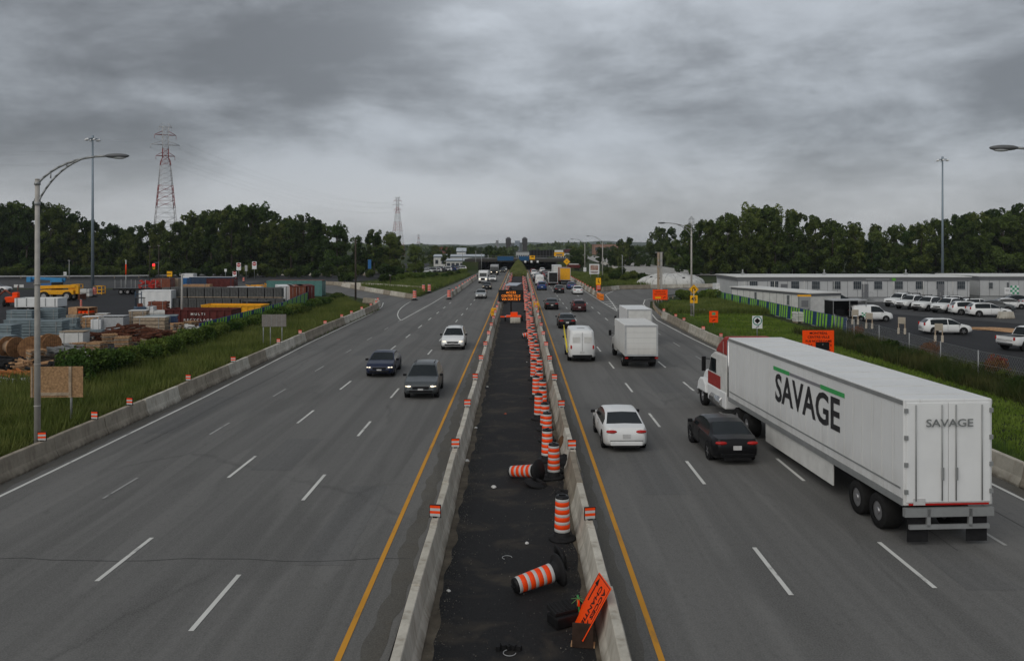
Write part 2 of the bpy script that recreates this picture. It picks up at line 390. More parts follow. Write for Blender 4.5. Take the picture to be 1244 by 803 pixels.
# ------------------------------------------------------------------ ground, roads, markings
def ground():
    mb = MB(); mb.add([(-9000, -60, -.02), (9000, -60, -.02), (9000, 9000, -.02), (-9000, 9000, -.02)], [(0, 1, 2, 3)])
    o = mb.build('ground', m_ground); o['kind'] = 'structure'
ground()
strip('highway_road', [(-19.3, -10), (-19.4, 60), (-19.3, 108), (-13.4, 112), (-12.6, 230), (-12.4, 420)], [(17.6, -10), (17.4, 60), (17.1, 95), (13.4, 112), (13.2, 230), (13.0, 420)], 0.0, m_road)
strip('entry_ramp_road', [(-19.3, 107.9), (-20.9, 119), (-23, 125), (-28, 136), (-38, 152), (-62, 176)], [(-13.2, 107.9), (-13.2, 128), (-16.0, 134), (-26, 154), (-38, 177), (-62, 203)], 0.004, m_road)
strip('entry_ramp_lane', [(-16.9, 128), (-16.2, 147), (-14.8, 190), (-13.8, 260), (-13.6, 420)], [(-12.5, 128), (-12.5, 147), (-12.3, 190), (-12.1, 260), (-12, 420)], 0.008, m_road)
strip('exit_ramp_road', [(13.2, 107.9), (13.1, 129), (14.4, 150), (19, 163), (30, 170), (48, 176), (80, 184), (150, 196)], [(17.1, 94.9), (18.2, 112), (20.2, 124), (25, 135), (34, 143), (50, 150), (80, 157), (150, 166)], 0.004, m_road)
strip('median_strip', [(-2.6, -10), (-2.75, 90), (-3.0, 190), (-3.0, 232)], [(2.05, -10), (2.15, 90), (2.3, 190), (2.3, 232)], 0.006, m_median)
sheet('storage_yard_pavement', [[(-190, 44), (-29.2, 44), (-29.2, 118), (-37, 138), (-60, 160), (-190, 160)]], 0.0, m_yard)
sheet('yard_road_pavement', [[(-260, 164), (-66, 164), (-62, 176), (-62, 203), (-64, 208), (-260, 212)]], 0.0, m_yardgrey)
strip('cross_street_road', [(-62, 178), (-40, 196), (-34, 240), (-36, 300), (-46, 420)], [(-66, 236), (-52, 240), (-46, 262), (-50, 320), (-64, 420)], 0.008, m_newroad)
sheet('left_cross_road', [[(-300, 214), (-52, 200), (-50, 240), (-300, 246)]], 0.004, m_newroad)
sheet('parking_lot_pavement', [[(30.6, 40), (140, 40), (140, 100), (31.2, 100)]], 0.0, m_yard)
sheet('parking_lot_lane', [[(31.2, 100), (140, 100), (140, 124), (33, 124)], [(58, 82), (140, 66), (140, 100), (47, 100)]], 0.004, m_yardgrey)
strip('pale_distant_road', [(28, 238), (38, 345), (48, 560), (60, 900)], [(58, 232), (61, 345), (66, 560), (76, 900)], 0.3, m_conroad)

def dashes(name, xs, y0, y1, period, ln, w, mat, z=.011):
    mb = MB(); y = y0
    while y < y1:
        x = np.interp(y, [p[1] for p in xs], [p[0] for p in xs]); x2 = np.interp(y+ln, [p[1] for p in xs], [p[0] for p in xs])
        mb.add([(x-w/2, y, z), (x+w/2, y, z), (x2+w/2, y+ln, z), (x2-w/2, y+ln, z)], [(0, 1, 2, 3)]); y += period
    o = mb.build(name, mat); o['kind'] = 'structure'; return o
def line(name, pts, w, mat, z=.011):
    mb = MB(); v = []
    for i, (x, y) in enumerate(pts):
        a = pts[max(i-1, 0)]; b = pts[min(i+1, len(pts)-1)]; d = Vector((b[0]-a[0], b[1]-a[1])).normalized(); n = Vector((-d.y, d.x))*w/2
        v += [(x+n.x, y+n.y, z), (x-n.x, y-n.y, z)]
    mb.add(v, [(2*i, 2*i+1, 2*i+3, 2*i+2) for i in range(len(pts)-1)]); o = mb.build(name, mat); o['kind'] = 'structure'; return o
h = H
line('yellow_edge_line', [(-3.66, -5), (-3.66, 90), (-3.9, 160), (-4.0, 300)], .13, m_yellow_line)
line('yellow_edge_line', [(2.86, -5), (2.88, 90), (2.95, 160), (3.0, 300)], .13, m_yellow_line)
dashes('lane_marking', [(-7.12, 0), (-7.1, 300)], 17.4, 290, 9, 3.0, .12, m_white_line)
dashes('lane_marking', [(-10.55, 0), (-10.4, 120), (-10.0, 300)], 20.0, 128, 9, 3.0, .12, m_white_line)
dashes('lane_marking', [(-13.85, 0), (-13.6, 100)], 26.6, 95, 9.1, 2.4, .10, m_faint_line)
line('white_edge_line', [(-17.3, -5), (-17.35, 30), (-17.5, 45), (-18.3, 70), (-18.6, 100), (-19.2, 112), (-20.5, 121)], .14, m_white_line)
line('white_edge_line', [(-13.5, 92), (-13.0, 120), (-12.7, 170), (-12.6, 250)], .14, m_white_line)
line('white_edge_line', [(-13.6, 92), (-14.3, 95), (-15.1, 99.5), (-15.8, 105), (-16.3, 111), (-16.6, 117), (-16.7, 123)], .12, m_white_line, .0125)
dashes('lane_marking', [(6.5, 0), (6.5, 300)], 19.2, 290, 9, 3.05, .12, m_white_line)
dashes('lane_marking', [(10.15, 0), (10.0, 300)], 19.6, 290, 9, 3.05, .12, m_white_line)
dashes('lane_marking', [(13.6, 0), (13.4, 110)], 22.4, 105, 9, 3.05, .11, m_faint_line)
line('white_edge_line', [(16.7, -5), (16.6, 28), (15.75, 75), (15.75, 92), (16.9, 104), (18.2, 118), (20, 128), (27, 140)], .14, m_white_line)
line('white_edge_line', [(12.75, 105), (12.55, 129), (12.4, 200), (12.3, 290)], .13, m_white_line)
line('white_edge_line', [(12.9, 106), (13.9, 120), (15.2, 142), (18, 154)], .13, m_white_line, .0125)
for k in range(4):
    line('gore_marking', [(12.75, 111+k*4), (13.5+k*.25, 109+k*4.2)], .4, m_white_line, .0135)
# old sealed seams and joints across the slabs
m_tar = M('tar_seal', (.055, .055, .055), .7, var=.3)
for x0, x1, y in ((-15, -2.9, 21.4), (3, 14, 41.5), (-16, -5, 62)):
    n = 14; line('tar_joint', [(x0+(x1-x0)*i/n, y+jit(.06)+.1*math.sin(i)) for i in range(n+1)], .02, m_tar, .0095)
for x, y0, y1 in ((12.0, 22, 70), (14.9, 20, 60), (-15.9, 34, 70), (14.2, 46, 95)):
    n = 24; line('tar_joint', [(x+.12*math.sin(i*.7)*.5+jit(.03), y0+(y1-y0)*i/n) for i in range(n+1)], .022, m_tar, .0098)

# patches, dirt along the barriers
m_dirt = asphalt('grimy_asphalt', (.072, .069, .063), (.10, .096, .087), False, (.08, .07, .055), .4)
m_patch = asphalt('patched_asphalt', (.092, .092, .091), (.118, .117, .114), True, None, .3)
def ragged(name, pts, w0, w1, z, mat, seed):
    rs = random.Random(seed); Lp, Rp = [], []
    f = lambda y, k: w0+(w1-w0)*(.5+.28*math.sin(y*1.1+seed+k)+.22*math.sin(y*3.7+k*2+seed))+rs.uniform(0, .03)
    for x, y, a in walk(pts, .35):
        Lp.append((x-f(y, 0), y)); Rp.append((x+f(y, 3), y))
    strip(name, Lp, Rp, z, mat)
ragged('road_edge_dirt', [(-18.0, 18), (-18.1, 40), (-18.55, 70), (-18.6, 104)], .25, .5, .0055, m_dirt, 1)
ragged('road_edge_dirt', [(-2.95, 12), (-3.15, 60), (-3.3, 120)], .1, .32, .0055, m_dirt, 2)
ragged('road_edge_dirt', [(2.42, 12), (2.45, 60), (2.55, 120)], .06, .22, .0055, m_dirt, 3)
ragged('median_silt', [(-1.95, 12), (-2.2, 60), (-2.45, 120)], .05, .24, .0085, M('silt', (.10, .085, .065), .95, var=.4, scale=2), 5)
ragged('median_silt', [(1.62, 12), (1.66, 60), (1.8, 120)], .03, .16, .0085, M('silt', (.10, .085, .065), .95, var=.4, scale=2), 6)
ragged('road_edge_dirt', [(17.2, 18), (17.0, 32), (16.2, 72), (16.4, 94)], .15, .4, .0055, m_dirt, 4)
for x, y, w_, l_ in ((-16.2, 36, 1.3, 9), (-9.3, 30, 1.5, 5), (-5.2, 21, 1.2, 7), (5.0, 27, 1.4, 12), (8.6, 46, 1.6, 8), (11.6, 19.5, 1.4, 5), (-12.2, 62, 1.6, 14), (14.6, 36, 1.2, 10)):
    ragged('road_patch', [(x, y), (x, y+l_)], w_/2-.03, w_/2+.03, .0045, m_patch, int(x*7))
# ------------------------------------------------------------------ foliage
def leaf_cloud(C, size, flat=0.0):
    n = len(C); a = RNG.normal(size=(n, 3)); a /= np.linalg.norm(a, axis=1)[:, None]
    a[:, 2] = a[:, 2]*(1-flat)+flat
    a /= np.linalg.norm(a, axis=1)[:, None]
    b = RNG.normal(size=(n, 3)); b -= a*(a*b).sum(1)[:, None]; b /= np.linalg.norm(b, axis=1)[:, None]; c = np.cross(a, b)
    s = (size*RNG.uniform(.55, 1.3, n))[:, None]
    V = np.stack([C-b*s*.5, C-c*s*.34+a*s*.08, C+b*s*.5, C+c*s*.34+a*s*.08], 1).reshape(-1, 3)
    return V, np.arange(4*n).reshape(n, 4)
def crown_points(lobes, n):
    lobes = [tuple(l)+(.8,) if len(l) == 4 else l for l in lobes]; w = np.array([l[3]**2 for l in lobes]); w = w/w.sum(); idx = RNG.choice(len(lobes), n, p=w); Lb = np.array(lobes)
    d = RNG.normal(size=(n, 3)); d /= np.linalg.norm(d, axis=1)[:, None]
    r = RNG.uniform(.55, 1.04, n)**.55
    P = Lb[idx, :3]+d*(r*Lb[idx, 3])[:, None]*np.stack([np.ones(n), np.ones(n), Lb[idx, 4]], 1)+RNG.normal(0, .09, (n, 3))*Lb[idx, 3:4]
    return P
def make_tree(kind, n, size, mat, seed):
    rs = np.random.default_rng(seed); t = thing('deciduous_tree', 'x', 'tree')
    mb = MB(); hgt = 1.0*20
    lobes = []
    nl, wd, zlo, ra, rb = {'round': (40, .30, .10, 1.0, 2.5), 'tall': (34, .19, .10, .9, 1.9), 'sparse': (28, .25, .16, .8, 1.9)}[kind]
    ph = rs.uniform(0, 6)
    for i in range(nl):
        f = rs.uniform(zlo, .95); z = f*hgt; R = wd*hgt*max(.12, math.sin(PI*min(1, f*.84+.12)))**.65
        a = rs.uniform(0, 2*PI); R *= 1+.28*math.sin(2*a+ph+3*f); q = rs.uniform(.35, 1.08)*R
        lobes.append((q*math.cos(a), q*math.sin(a), z, rs.uniform(ra, rb)*(1.1-.45*f), rs.uniform(.7, 1.5 if f > .6 else 1.0)))
    for i in range(4): lobes.append((rs.normal(0, .07*hgt), rs.normal(0, .07*hgt), rs.uniform(.86, 1.0)*hgt, rs.uniform(.6, 1.2), 1.5))
    top = Vector((0, 0, hgt*.8)); mb.cyl((0, 0, -.2), (0.1, .1, hgt*.42), .34, .22, 8); mb.cyl((.1, .1, hgt*.42), tuple(top), .22, .06, 7)
    for l in lobes[:14]:
        z0 = min(l[2]*.75, hgt*.7); mb.cyl((.05, .05, z0), (l[0]*.9, l[1]*.9, l[2]), .10, .03, 5)
    mb.build('trunk', m_bark, t)
    V, Fq = leaf_cloud(crown_points(lobes, n), size, .4)
    npmesh('crown', V, Fq, mat, t); return t
protos = [make_tree('round', 9500, .74, m_leaf, 1), make_tree('round', 9500, .72, m_leaf, 2), make_tree('tall', 7000, .7, m_leaf, 3),
          make_tree('tall', 7000, .7, m_leaf, 4), make_tree('sparse', 5600, .72, m_leaf, 5), make_tree('round', 8500, .74, m_leaf_light, 6)]
kinds = ['broad dark green tree with a rounded crown', 'broad dense tree with a lumpy crown', 'tall narrow dark tree', 'tall poplar-like tree with an uneven crown', 'loose open-crowned tree', 'light green leafy tree']
used = set()
def tree(pi, x, y, hgt, where, group, w=1.0):
    lab = kinds[pi]+' '+where; s = hgt/20.5; rz = random.uniform(0, 6.28); sc = (s*w, s*w, s)
    if pi not in used:
        used.add(pi); o = protos[pi]; o.location = (x, y, 0); o.rotation_euler.z = rz; o.scale = sc; o['label'] = lab; o['group'] = group
    else: dup(protos[pi], (x, y, 0), rz, lab, group, sc)
LP = [(-140, 246), (0, 249), (30, 243), (62, 242), (100, 263), (135, 272), (160, 276), (185, 266), (210, 268), (240, 254), (290, 246), (325, 249), (350, 262), (372, 260), (410, 271), (436, 284), (455, 279), (485, 284), (505, 294), (540, 297)]
RP = [(745, 297), (757, 284), (778, 289), (805, 276), (835, 271), (868, 264), (900, 249), (940, 250), (975, 256), (1010, 266), (1045, 272), (1085, 271), (1112, 270), (1145, 262), (1185, 257), (1244, 247), (1400, 246)]
def wood(prof, x0, x1, d0, rows, step, where, group):
    for r in range(rows):
        d = d0+r*13; px = x0+r*11
        while px < x1:
            dd = d+jit(4); y = np.interp(px, [p[0] for p in prof], [p[1] for p in prof])+abs(random.gauss(0, 5 if r else 9))+(9 if r == 0 and random.random() < .35 else 0)
            hg = H+(PY-y)*dd/F
            tree(random.choices(range(6), (5, 5, 4, 4, 3, 2))[0], (px-PX)*dd/F, dd, max(hg, 5), where+(' at the front edge', ' in the second rank', ' deep in the wood')[min(r, 2)], group)
            px += step*(1+jit(.3))
wood(LP, -150, 505, 252, 3, 24, 'in the left-hand wood', 'trees of the wood beyond the storage yard')
wood(RP, 742, 838, 345, 2, 17, 'in the thinning copse', 'trees at the thin end of the right-hand wood')
wood(RP, 838, 1400, 238, 3, 24, 'in the right-hand wood', 'trees of the wood behind the site offices')
# shrubs
def make_shrub(n, size, mat, seed, hgt=2.0, rad=1.3, name='shrub'):
    rs = np.random.default_rng(seed); t = thing(name, 'x', 'shrub'); lobes = []
    for i in range(11):
        a = rs.uniform(0, 2*PI); q = rs.uniform(0, .8)*rad; lobes.append((q*math.cos(a), q*math.sin(a), rs.uniform(.2, .82)*hgt, rs.uniform(.25, .42)*hgt))
    V, Fq = leaf_cloud(crown_points(lobes, n), size, .2); V[:, 2] = np.maximum(V[:, 2], .0)
    npmesh('foliage', V, Fq, mat, t)
    mb = MB()
    for l in lobes[:7]: mb.cyl((l[0]*.2, l[1]*.2, 0), (l[0], l[1], l[2]), .03, .012, 5)
    mb.build('stem', m_bark, t); return t
sh = [make_shrub(3600, .24, m_leaf_hedge, 21), make_shrub(3000, .24, m_leaf_hedge, 22), make_shrub(2600, .3, m_leaf, 23, 2.2, 1.6)]
sh_used = set()
def shrub(i, x, y, s, lab, group):
    sc = (s*random.uniform(.9, 1.2), s*random.uniform(.9, 1.2), s)
    if i not in sh_used:
        sh_used.add(i); o = sh[i]; o.location = (x, y, 0); o.scale = sc; o['label'] = lab; o['group'] = group
    else: dup(sh[i], (x, y, 0), random.uniform(0, 6), lab, group, sc)
for k in range(36):
    y = 47+k*1.75; shrub(k % 2, -26.4+jit(.35)-(y-47)*.012, y, (1.0 if k < 2 else .82 if y < 62 else .72)*random.uniform(.88, 1.1), 'leafy green shrub in the hedge along the storage yard', 'shrubs of the hedge by the storage yard')
for k in range(24):
    y = 92+k*1.7; shrub(2, -25.6-(y-92)*.09+jit(1.0), y, random.uniform(.34, .5), 'dark scrubby bush on the bank beside the entry ramp', 'scrub bushes by the entry ramp')
for k in range(30):
    px = 5+k*16.5; x, y = G(px, 337.3+jit(.5)); shrub(2, x, y, random.uniform(.9, 1.7), 'low dark bush at the foot of the left-hand wood', 'bushes at the foot of the left-hand wood')
for k in range(6):
    px = 838+k*7.5; d = 128-k*1.1; shrub(k % 2, (px-PX)*d/F-1.5, d, random.uniform(.55, .95), 'green bush climbing over the striped site fence', 'bushes by the striped site fence')
for k in range(9):
    d = 46+k*2.9; shrub(2, 29.0+jit(.5), d, random.uniform(.25, .5), 'weedy dark shrub along the wire fence of the parking lot', 'weedy shrubs along the wire fence')
for px, py in ((760, 343), (748, 342), (770, 341), (782, 342), (735, 345), (742, 336), (752, 335)):
    x, y = G(px, py); shrub(2, x, y, random.uniform(.8, 1.2), 'round bush on the grass beside the exit ramp', 'bushes beside the exit ramp')
for px, py in ((478, 345), (486, 343), (500, 341), (512, 342), (522, 340), (530, 339), (540, 340), (548, 338), (470, 346), (420, 343), (428, 342), (556, 336), (562, 335)):
    x, y = G(px, py); shrub(random.randint(0, 2), x, y, random.uniform(.7, 1.2), 'rounded bush on the wedge between entry ramp and cross street', 'bushes on the ramp wedge')
def median_mound():
    mb = MB(); ys = np.linspace(231, 299, 24); xs = np.linspace(-2.9, 2.2, 9); v = []
    for y in ys:
        for x in xs: v.append((x, y, -.01+3.3*((y-231)/68)*max(0, 1-abs((x+.35)/2.6)**1.4)+.06*math.sin(x*5+y)))
    n = len(xs); mb.add(v, [(j*n+i, j*n+i+1, (j+1)*n+i+1, (j+1)*n+i) for j in range(len(ys)-1) for i in range(n-1)], 0, True)
    o = mb.build('median_mound_ground', m_ground); o['kind'] = 'structure'
median_mound()
for k in range(7):
    y = 236+k*9; s_ = sh_used; shrub(k % 2, jit(1.4)-.3, y, random.uniform(.5, .8), 'yellowish bush on the planted median', 'bushes on the planted median')
def blades(name, area, n, h0, h1, w, mat, per=5, inside=None):
    x0, x1, y0, y1 = area; X = RNG.uniform(x0, x1, n*2); Y = y0+(y1-y0)*RNG.uniform(0, 1, n*2)**1.25
    if inside is not None: k = inside(X, Y); X, Y = X[k], Y[k]
    X, Y = X[:n], Y[:n]; n = len(X); X = np.repeat(X, per)+RNG.normal(0, .12, n*per); Y = np.repeat(Y, per)+RNG.normal(0, .12, n*per); m = n*per
    patch = .6+.4*np.sin(X*.9+np.sin(Y*.35)*2)*np.sin(Y*.55+1.3)
    hh = RNG.uniform(h0, h1, m)*(.75+.5*patch); a = RNG.uniform(0, 2*PI, m); lean = RNG.normal(0, .28, (m, 2))*hh[:, None]
    wx, wy = np.cos(a)*w*.5, np.sin(a)*w*.5; z = np.zeros(m)
    V = np.stack([np.stack([X-wx, Y-wy, z], 1), np.stack([X+wx, Y+wy, z], 1), np.stack([X+lean[:, 0], Y+lean[:, 1], hh], 1)], 1).reshape(-1, 3)
    o = npmesh(name, V, np.arange(3*m).reshape(m, 3), mat, None, 3); o['kind'] = 'stuff'; return o
tag(blades('tall_grass', (-42, -19.7, 24, 128), 26000, .35, .95, .07, m_grass, 5, lambda X, Y: (X < -19.75-np.maximum(Y-105, 0)*.35) & (X > -28.8-np.clip((52-Y)*.55, 0, 12))), 'tall green grass on the bank behind the left barrier', 'grass')
tag(blades('mown_lawn_grass', (17.6, 29.6, 26, 126), 26000, .08, .2, .06, m_lawn, 4, lambda X, Y: X > 17.9+np.maximum(Y-92, 0)*.17), 'short bright green grass on the right verge', 'grass')
tag(blades('verge_weeds', (26.5, 30.6, 40, 78), 3600, .4, 1.05, .06, m_weed, 5), 'dry brownish weeds along the parking lot fence', 'weeds')
tag(blades('barrier_edge_weeds', (-19.35, -18.75, 24, 108), 1400, .08, .3, .05, m_grass, 4), 'thin weeds growing at the foot of the left barrier', 'weeds')
tag(blades('verge_edge_grass', (17.7, 19.2, 24, 95), 2600, .35, .85, .06, m_grass, 5), 'taller grass right behind the right barrier', 'grass')
mg = tag(blades('median_grass', (-2.7, 2.0, 232, 299), 6500, .4, 1.1, .16, m_medgrass, 4), 'tall yellow-green grass on the planted median', 'grass')
vv = np.empty(len(mg.data.vertices)*3, np.float32); mg.data.vertices.foreach_get('co', vv); vv = vv.reshape(-1, 3); vv[:, 2] += 3.3*np.clip((vv[:, 1]-231)/68, 0, 1)*np.clip(1-np.abs((vv[:, 0]+.35)/2.6)**1.4, 0, 1); mg.data.vertices.foreach_set('co', vv.ravel()); mg.data.update()
tag(blades('ramp_wedge_grass', (-34, -14.5, 136, 240), 7000, .5, 1.1, .16, m_grass, 4, lambda X, Y: (X < -17.2+np.clip((Y-147)*.03, 0, 2.6)) & (X > -17-(Y-128)*.42) & (X > -33)), 'rough grass on the wedge between ramp and street', 'grass')
tag(blades('far_verge_grass', (13.6, 36, 150, 260), 6500, .4, .9, .16, m_grass, 4, lambda X, Y: (Y > 176) | (X < 17.5) & (Y > 172)), 'rough grass on the verge beyond the exit ramp', 'grass')
tag(blades('ramp_bank_grass', (19, 34, 100, 140), 4500, .4, .95, .1, m_grass, 5, lambda X, Y: X > 19.5+np.maximum(Y-112, 0)*.85), 'rough grass inside the curve of the exit ramp', 'grass')
rw = make_shrub(900, .16, m_rustweed, 31, 1.5, .6, 'dry_shrub'); rw['label'] = 'rust-coloured dry shrub by the wire fence'; rw['group'] = 'rust-coloured dry shrubs'; 
rw.location = (*G(1208, 459), 0)
for px, py in ((1131, 437), (1040, 411), (1214, 462), (1126, 436)): dup(rw, (*G(px, py), 0), jit(3), None, None, random.uniform(.7, 1.0))

# ------------------------------------------------------------------ concrete barriers and their boards
def barrier_mesh(L_=3.86, seed=0):
    rs = random.Random(seed); mb = MB(); prof = [(-.30, 0), (-.30, .08), (-.185, .33), (-.10, .80), (-.085, .815), (.085, .815), (.10, .80), (.185, .33), (.30, .08), (.30, 0)]
    n = len(prof); xs = [-L_/2, -L_/2+.03, -L_/4, 0, L_/4, L_/2-.03, L_/2]; v = []
    for i, x in enumerate(xs):
        k = .97 if i in (0, 6) else 1
        for a, z in prof: v.append((x, a*k+rs.uniform(-.004, .004), z*(1 if z < .5 else k)+rs.uniform(-.004, .004)))
    f = [(i*n+j, i*n+j+1, (i+1)*n+j+1, (i+1)*n+j) for i in range(len(xs)-1) for j in range(n-1)]+[tuple(range(n)), tuple((len(xs)-1)*n+j for j in range(n-1, -1, -1))]
    mb.add(v, f); return mb
bar = []
for i in range(3):
    o = barrier_mesh(seed=i).build('concrete_barrier', m_conc if i < 2 else m_conc_dark); tag(o, 'x', 'barrier'); bar.append(o)
bar_used = set()
def barriers(poly, lab, group, step=3.92, start=1.95, dark=.3, jo=.03):
    for x, y, a in walk(poly, step, start):
        i = 2 if random.random() < dark else random.randint(0, 1); loc = (x+jit(jo), y+jit(.02), 0.004); rz = a+jit(.008)
        if i in bar_used: o = dup(bar[i], loc, rz, lab, group)
        else:
            bar_used.add(i); o = bar[i]; o.location = loc; o.rotation_euler.z = rz; o['label'] = lab; o['group'] = group
ML = [(-2.25, 10), (-2.5, 45), (-2.75, 90), (-2.95, 160), (-3.0, 240)]
MR = [(1.92, 10), (1.98, 45), (2.1, 90), (2.3, 160), (2.35, 240)]
OL = [(-18.4, 20), (-18.55, 40), (-19.0, 70), (-19.05, 106), (-19.8, 113), (-21.2, 118), (-23.5, 121)]
OR = [(17.7, 20), (17.5, 32), (16.7, 72), (16.9, 95)]
barriers(ML, 'concrete barrier segment in the row on the left edge of the black median', 'barrier segments left of the median', dark=.15)
barriers(MR, 'concrete barrier segment in the row on the right edge of the black median', 'barrier segments right of the median', dark=.15)
barriers(OL, 'stained concrete barrier segment at the foot of the grassy bank', 'barrier segments along the left verge', dark=.45)
barriers(OR, 'concrete barrier segment along the right verge', 'barrier segments along the right verge', dark=.35)
barriers([(-16.9, 129), (-28.7, 152), (-39.5, 175)], 'pale concrete barrier segment on the near side of the entry ramp island', 'barriers of the ramp island near row')
barriers([(-18.8, 155), (-30, 168), (-44, 180)], 'pale concrete barrier segment on the far side of the entry ramp island', 'barriers of the ramp island far row')
barriers([(-11.5, 131), (-11.5, 220)], 'concrete barrier segment between highway and entry ramp', 'barriers between highway and entry ramp')
barriers([(13.1, 131), (13.1, 215)], 'concrete barrier segment between highway and exit ramp', 'barriers between highway and exit ramp')
barriers([(15.7, 152), (20, 159.5), (30, 164), (52, 172), (70, 178)], 'concrete barrier segment on the far side of the exit ramp', 'barriers on the far side of the exit ramp')
barriers([(-90, 244), (-44, 238), ], 'low concrete block segment along the cross street', 'barriers along the cross street', dark=.6, step=5.2)
barriers([(-46, 255), (-48, 330)], 'white concrete barrier segment on the rising side street', 'barriers on the rising side street', dark=0)
barriers([(31, 250), (40, 345), (46, 470)], 'pale barrier segment on the light distant road', 'barriers on the light distant road', dark=0, step=6)

def board():
    t = thing('barrier_marker', 'x', 'marker'); mb = MB()
    for k, mi in enumerate((1, 0, 1, 0)): mb.box((0, 0, .075+k*.075), (.29, .03, .073), mi=mi)
    mb.build('striped_board', [m_orange, m_refl], t); b = MB(); b.box((0, .012, .345), (.31, .05, .03)); b.box((-.15, .012, .17), (.02, .05, .34)); b.box((.15, .012, .17), (.02, .05, .34)); b.box((0, 0, .02), (.12, .1, .04)); b.build('holder', m_plastic, t); return t
bd = board(); bd_used = []
def boards(poly, ys, lab, group):
    for y in ys:
        x = np.interp(y, [p[1] for p in poly], [p[0] for p in poly]); loc = (x, y, .818); rz = jit(.25)
        if bd_used: o = dup(bd, loc, rz, lab, group)
        else: bd_used.append(1); bd.location = loc; bd.rotation_euler.z = rz; bd['label'] = lab; bd['group'] = group
boards(ML, [22.3+7.75*k for k in range(19)], 'small orange and white marker board on the barrier left of the median', 'marker boards left of the median')
boards(MR, [22.1+7.75*k for k in range(22)], 'small orange and white marker board on the barrier right of the median', 'marker boards right of the median')
boards(OL, [31.1, 35, 38.2, 45.2, 52.6, 63, 69.6, 78.6, 86, 91, 97, 103, 108, 114], 'orange marker board on the barrier at the grassy bank', 'marker boards along the left verge')
boards(OR, [73, 82, 86.5, 67, 94], 'orange and white marker board on the right verge barrier', 'marker boards along the right verge')
boards([(-11.5, 131), (-11.5, 220)], [138+8*k for k in range(10)], 'orange marker board on the barrier beside the entry ramp', 'marker boards beside the entry ramp')
boards([(13.1, 131), (13.1, 215)], [136+6*k for k in range(13)], 'orange marker board on the barrier beside the exit ramp', 'marker boards beside the exit ramp')

# ------------------------------------------------------------------ traffic barrels
def barrel(lab, group=None):
    t = thing('traffic_barrel', lab, 'traffic barrel', group=group)
    b = MB(); b.lathe([(0, 0), (.39, 0), (.40, .03), (.37, .07), (.26, .09), (.225, .13), (.22, .24), (0, .24)], 24); b.build('base', m_rubber, t)
    d = MB(); prof = [(.222, .24)]; mis = []; z = .24
    for k in range(9):
        r = .222-.032*(k+1)/9; hgt = .128 if k % 2 else .083
        prof.append((r+.006, z+.004)); mis.append(k % 2 == 0); z += hgt; prof.append((r+.004, z-.004)); mis.append(1 if k % 2 == 0 else 0); prof.append((r-.002, z)); mis.append(1 if k % 2 == 0 else 0)
    d.lathe(prof, 24, [int(x) for x in mis]); d.build('drum', [m_orange, m_refl], t)
    c = MB(); c.lathe([(.192, z), (.194, z+.03), (.175, z+.07), (.06, z+.08), (0, z+.08)], 20); c.box((0, 0, z+.09), (.2, .04, .05)); c.build('cap', m_plastic, t); return t
br = barrel('orange and white barrel standing alone, nearest of the standing ones'); br.location = (1.22, 22.9, .006)
dup(br, (1.24, 29.0, .006), 2, 'upright orange and white barrel beside the fallen orange one')
dup(br, (1.08, 31.3, .006), 1, 'upright barrel just behind the one beside the fallen orange barrel')
y = 34.5; k = 0
while y < 205:
    dup(br, (1.22+.28*math.sin(k*2.1)+jit(.08)-(0.25 if k % 3 == 1 else 0), y, .006), jit(3), 'orange and white barrel in the long row on the median', 'barrels in the row along the median')
    y += (2.0 if y < 70 else 3.0)*random.uniform(.55, 1.45); k += 1
for y in range(120, 232, 5): dup(br, (-2.2+jit(.15), y+jit(1), .006), jit(3), 'orange barrel in the far row left on the median', 'far barrels left on the median')
for px, py in ((636, 366), (643, 364), (640, 372), (644, 377), (639, 379), (648, 368)):
    dup(br, (*G(px, py), .006), jit(3), 'orange barrel clustered beside the message sign', 'barrels clustered beside the message sign')
for px, py in ((305, 334), (316, 334.3), (325, 334.3), (333, 334.3), (341, 334.3), (350, 334.3), (269, 342), (286, 343), (296, 343)):
    dup(br, (*G(px, py), .01), jit(3), 'orange drum on the cross street beyond the yard', 'drums on the cross street')
for px, py in ((503.7, 365), (514.5, 356.5), (521.5, 356), (545.5, 364)):
    dup(br, (*G(px, py), .01), jit(3), 'orange drum at the end of the entry ramp barriers', 'drums at the entry ramp', 1.35)
lay = PI/2*1.0
def lying(px, py, rz, lab):                                # base rim and cap rest on the asphalt, the axis slopes down to the cap
    x, y = G(px, py, .4); return dup(br, (x, y, .41), 0, lab, None, None, (PI/2+.165, 0, rz))
lying(680, 692, math.radians(-66), 'toppled striped barrel lying on the median, nearest to the orange sign')
lying(655, 572, math.radians(-122), 'fallen orange barrel lying among black rubbish on the median')
lying(650, 405, math.radians(-84), 'toppled orange barrel far back across the median')

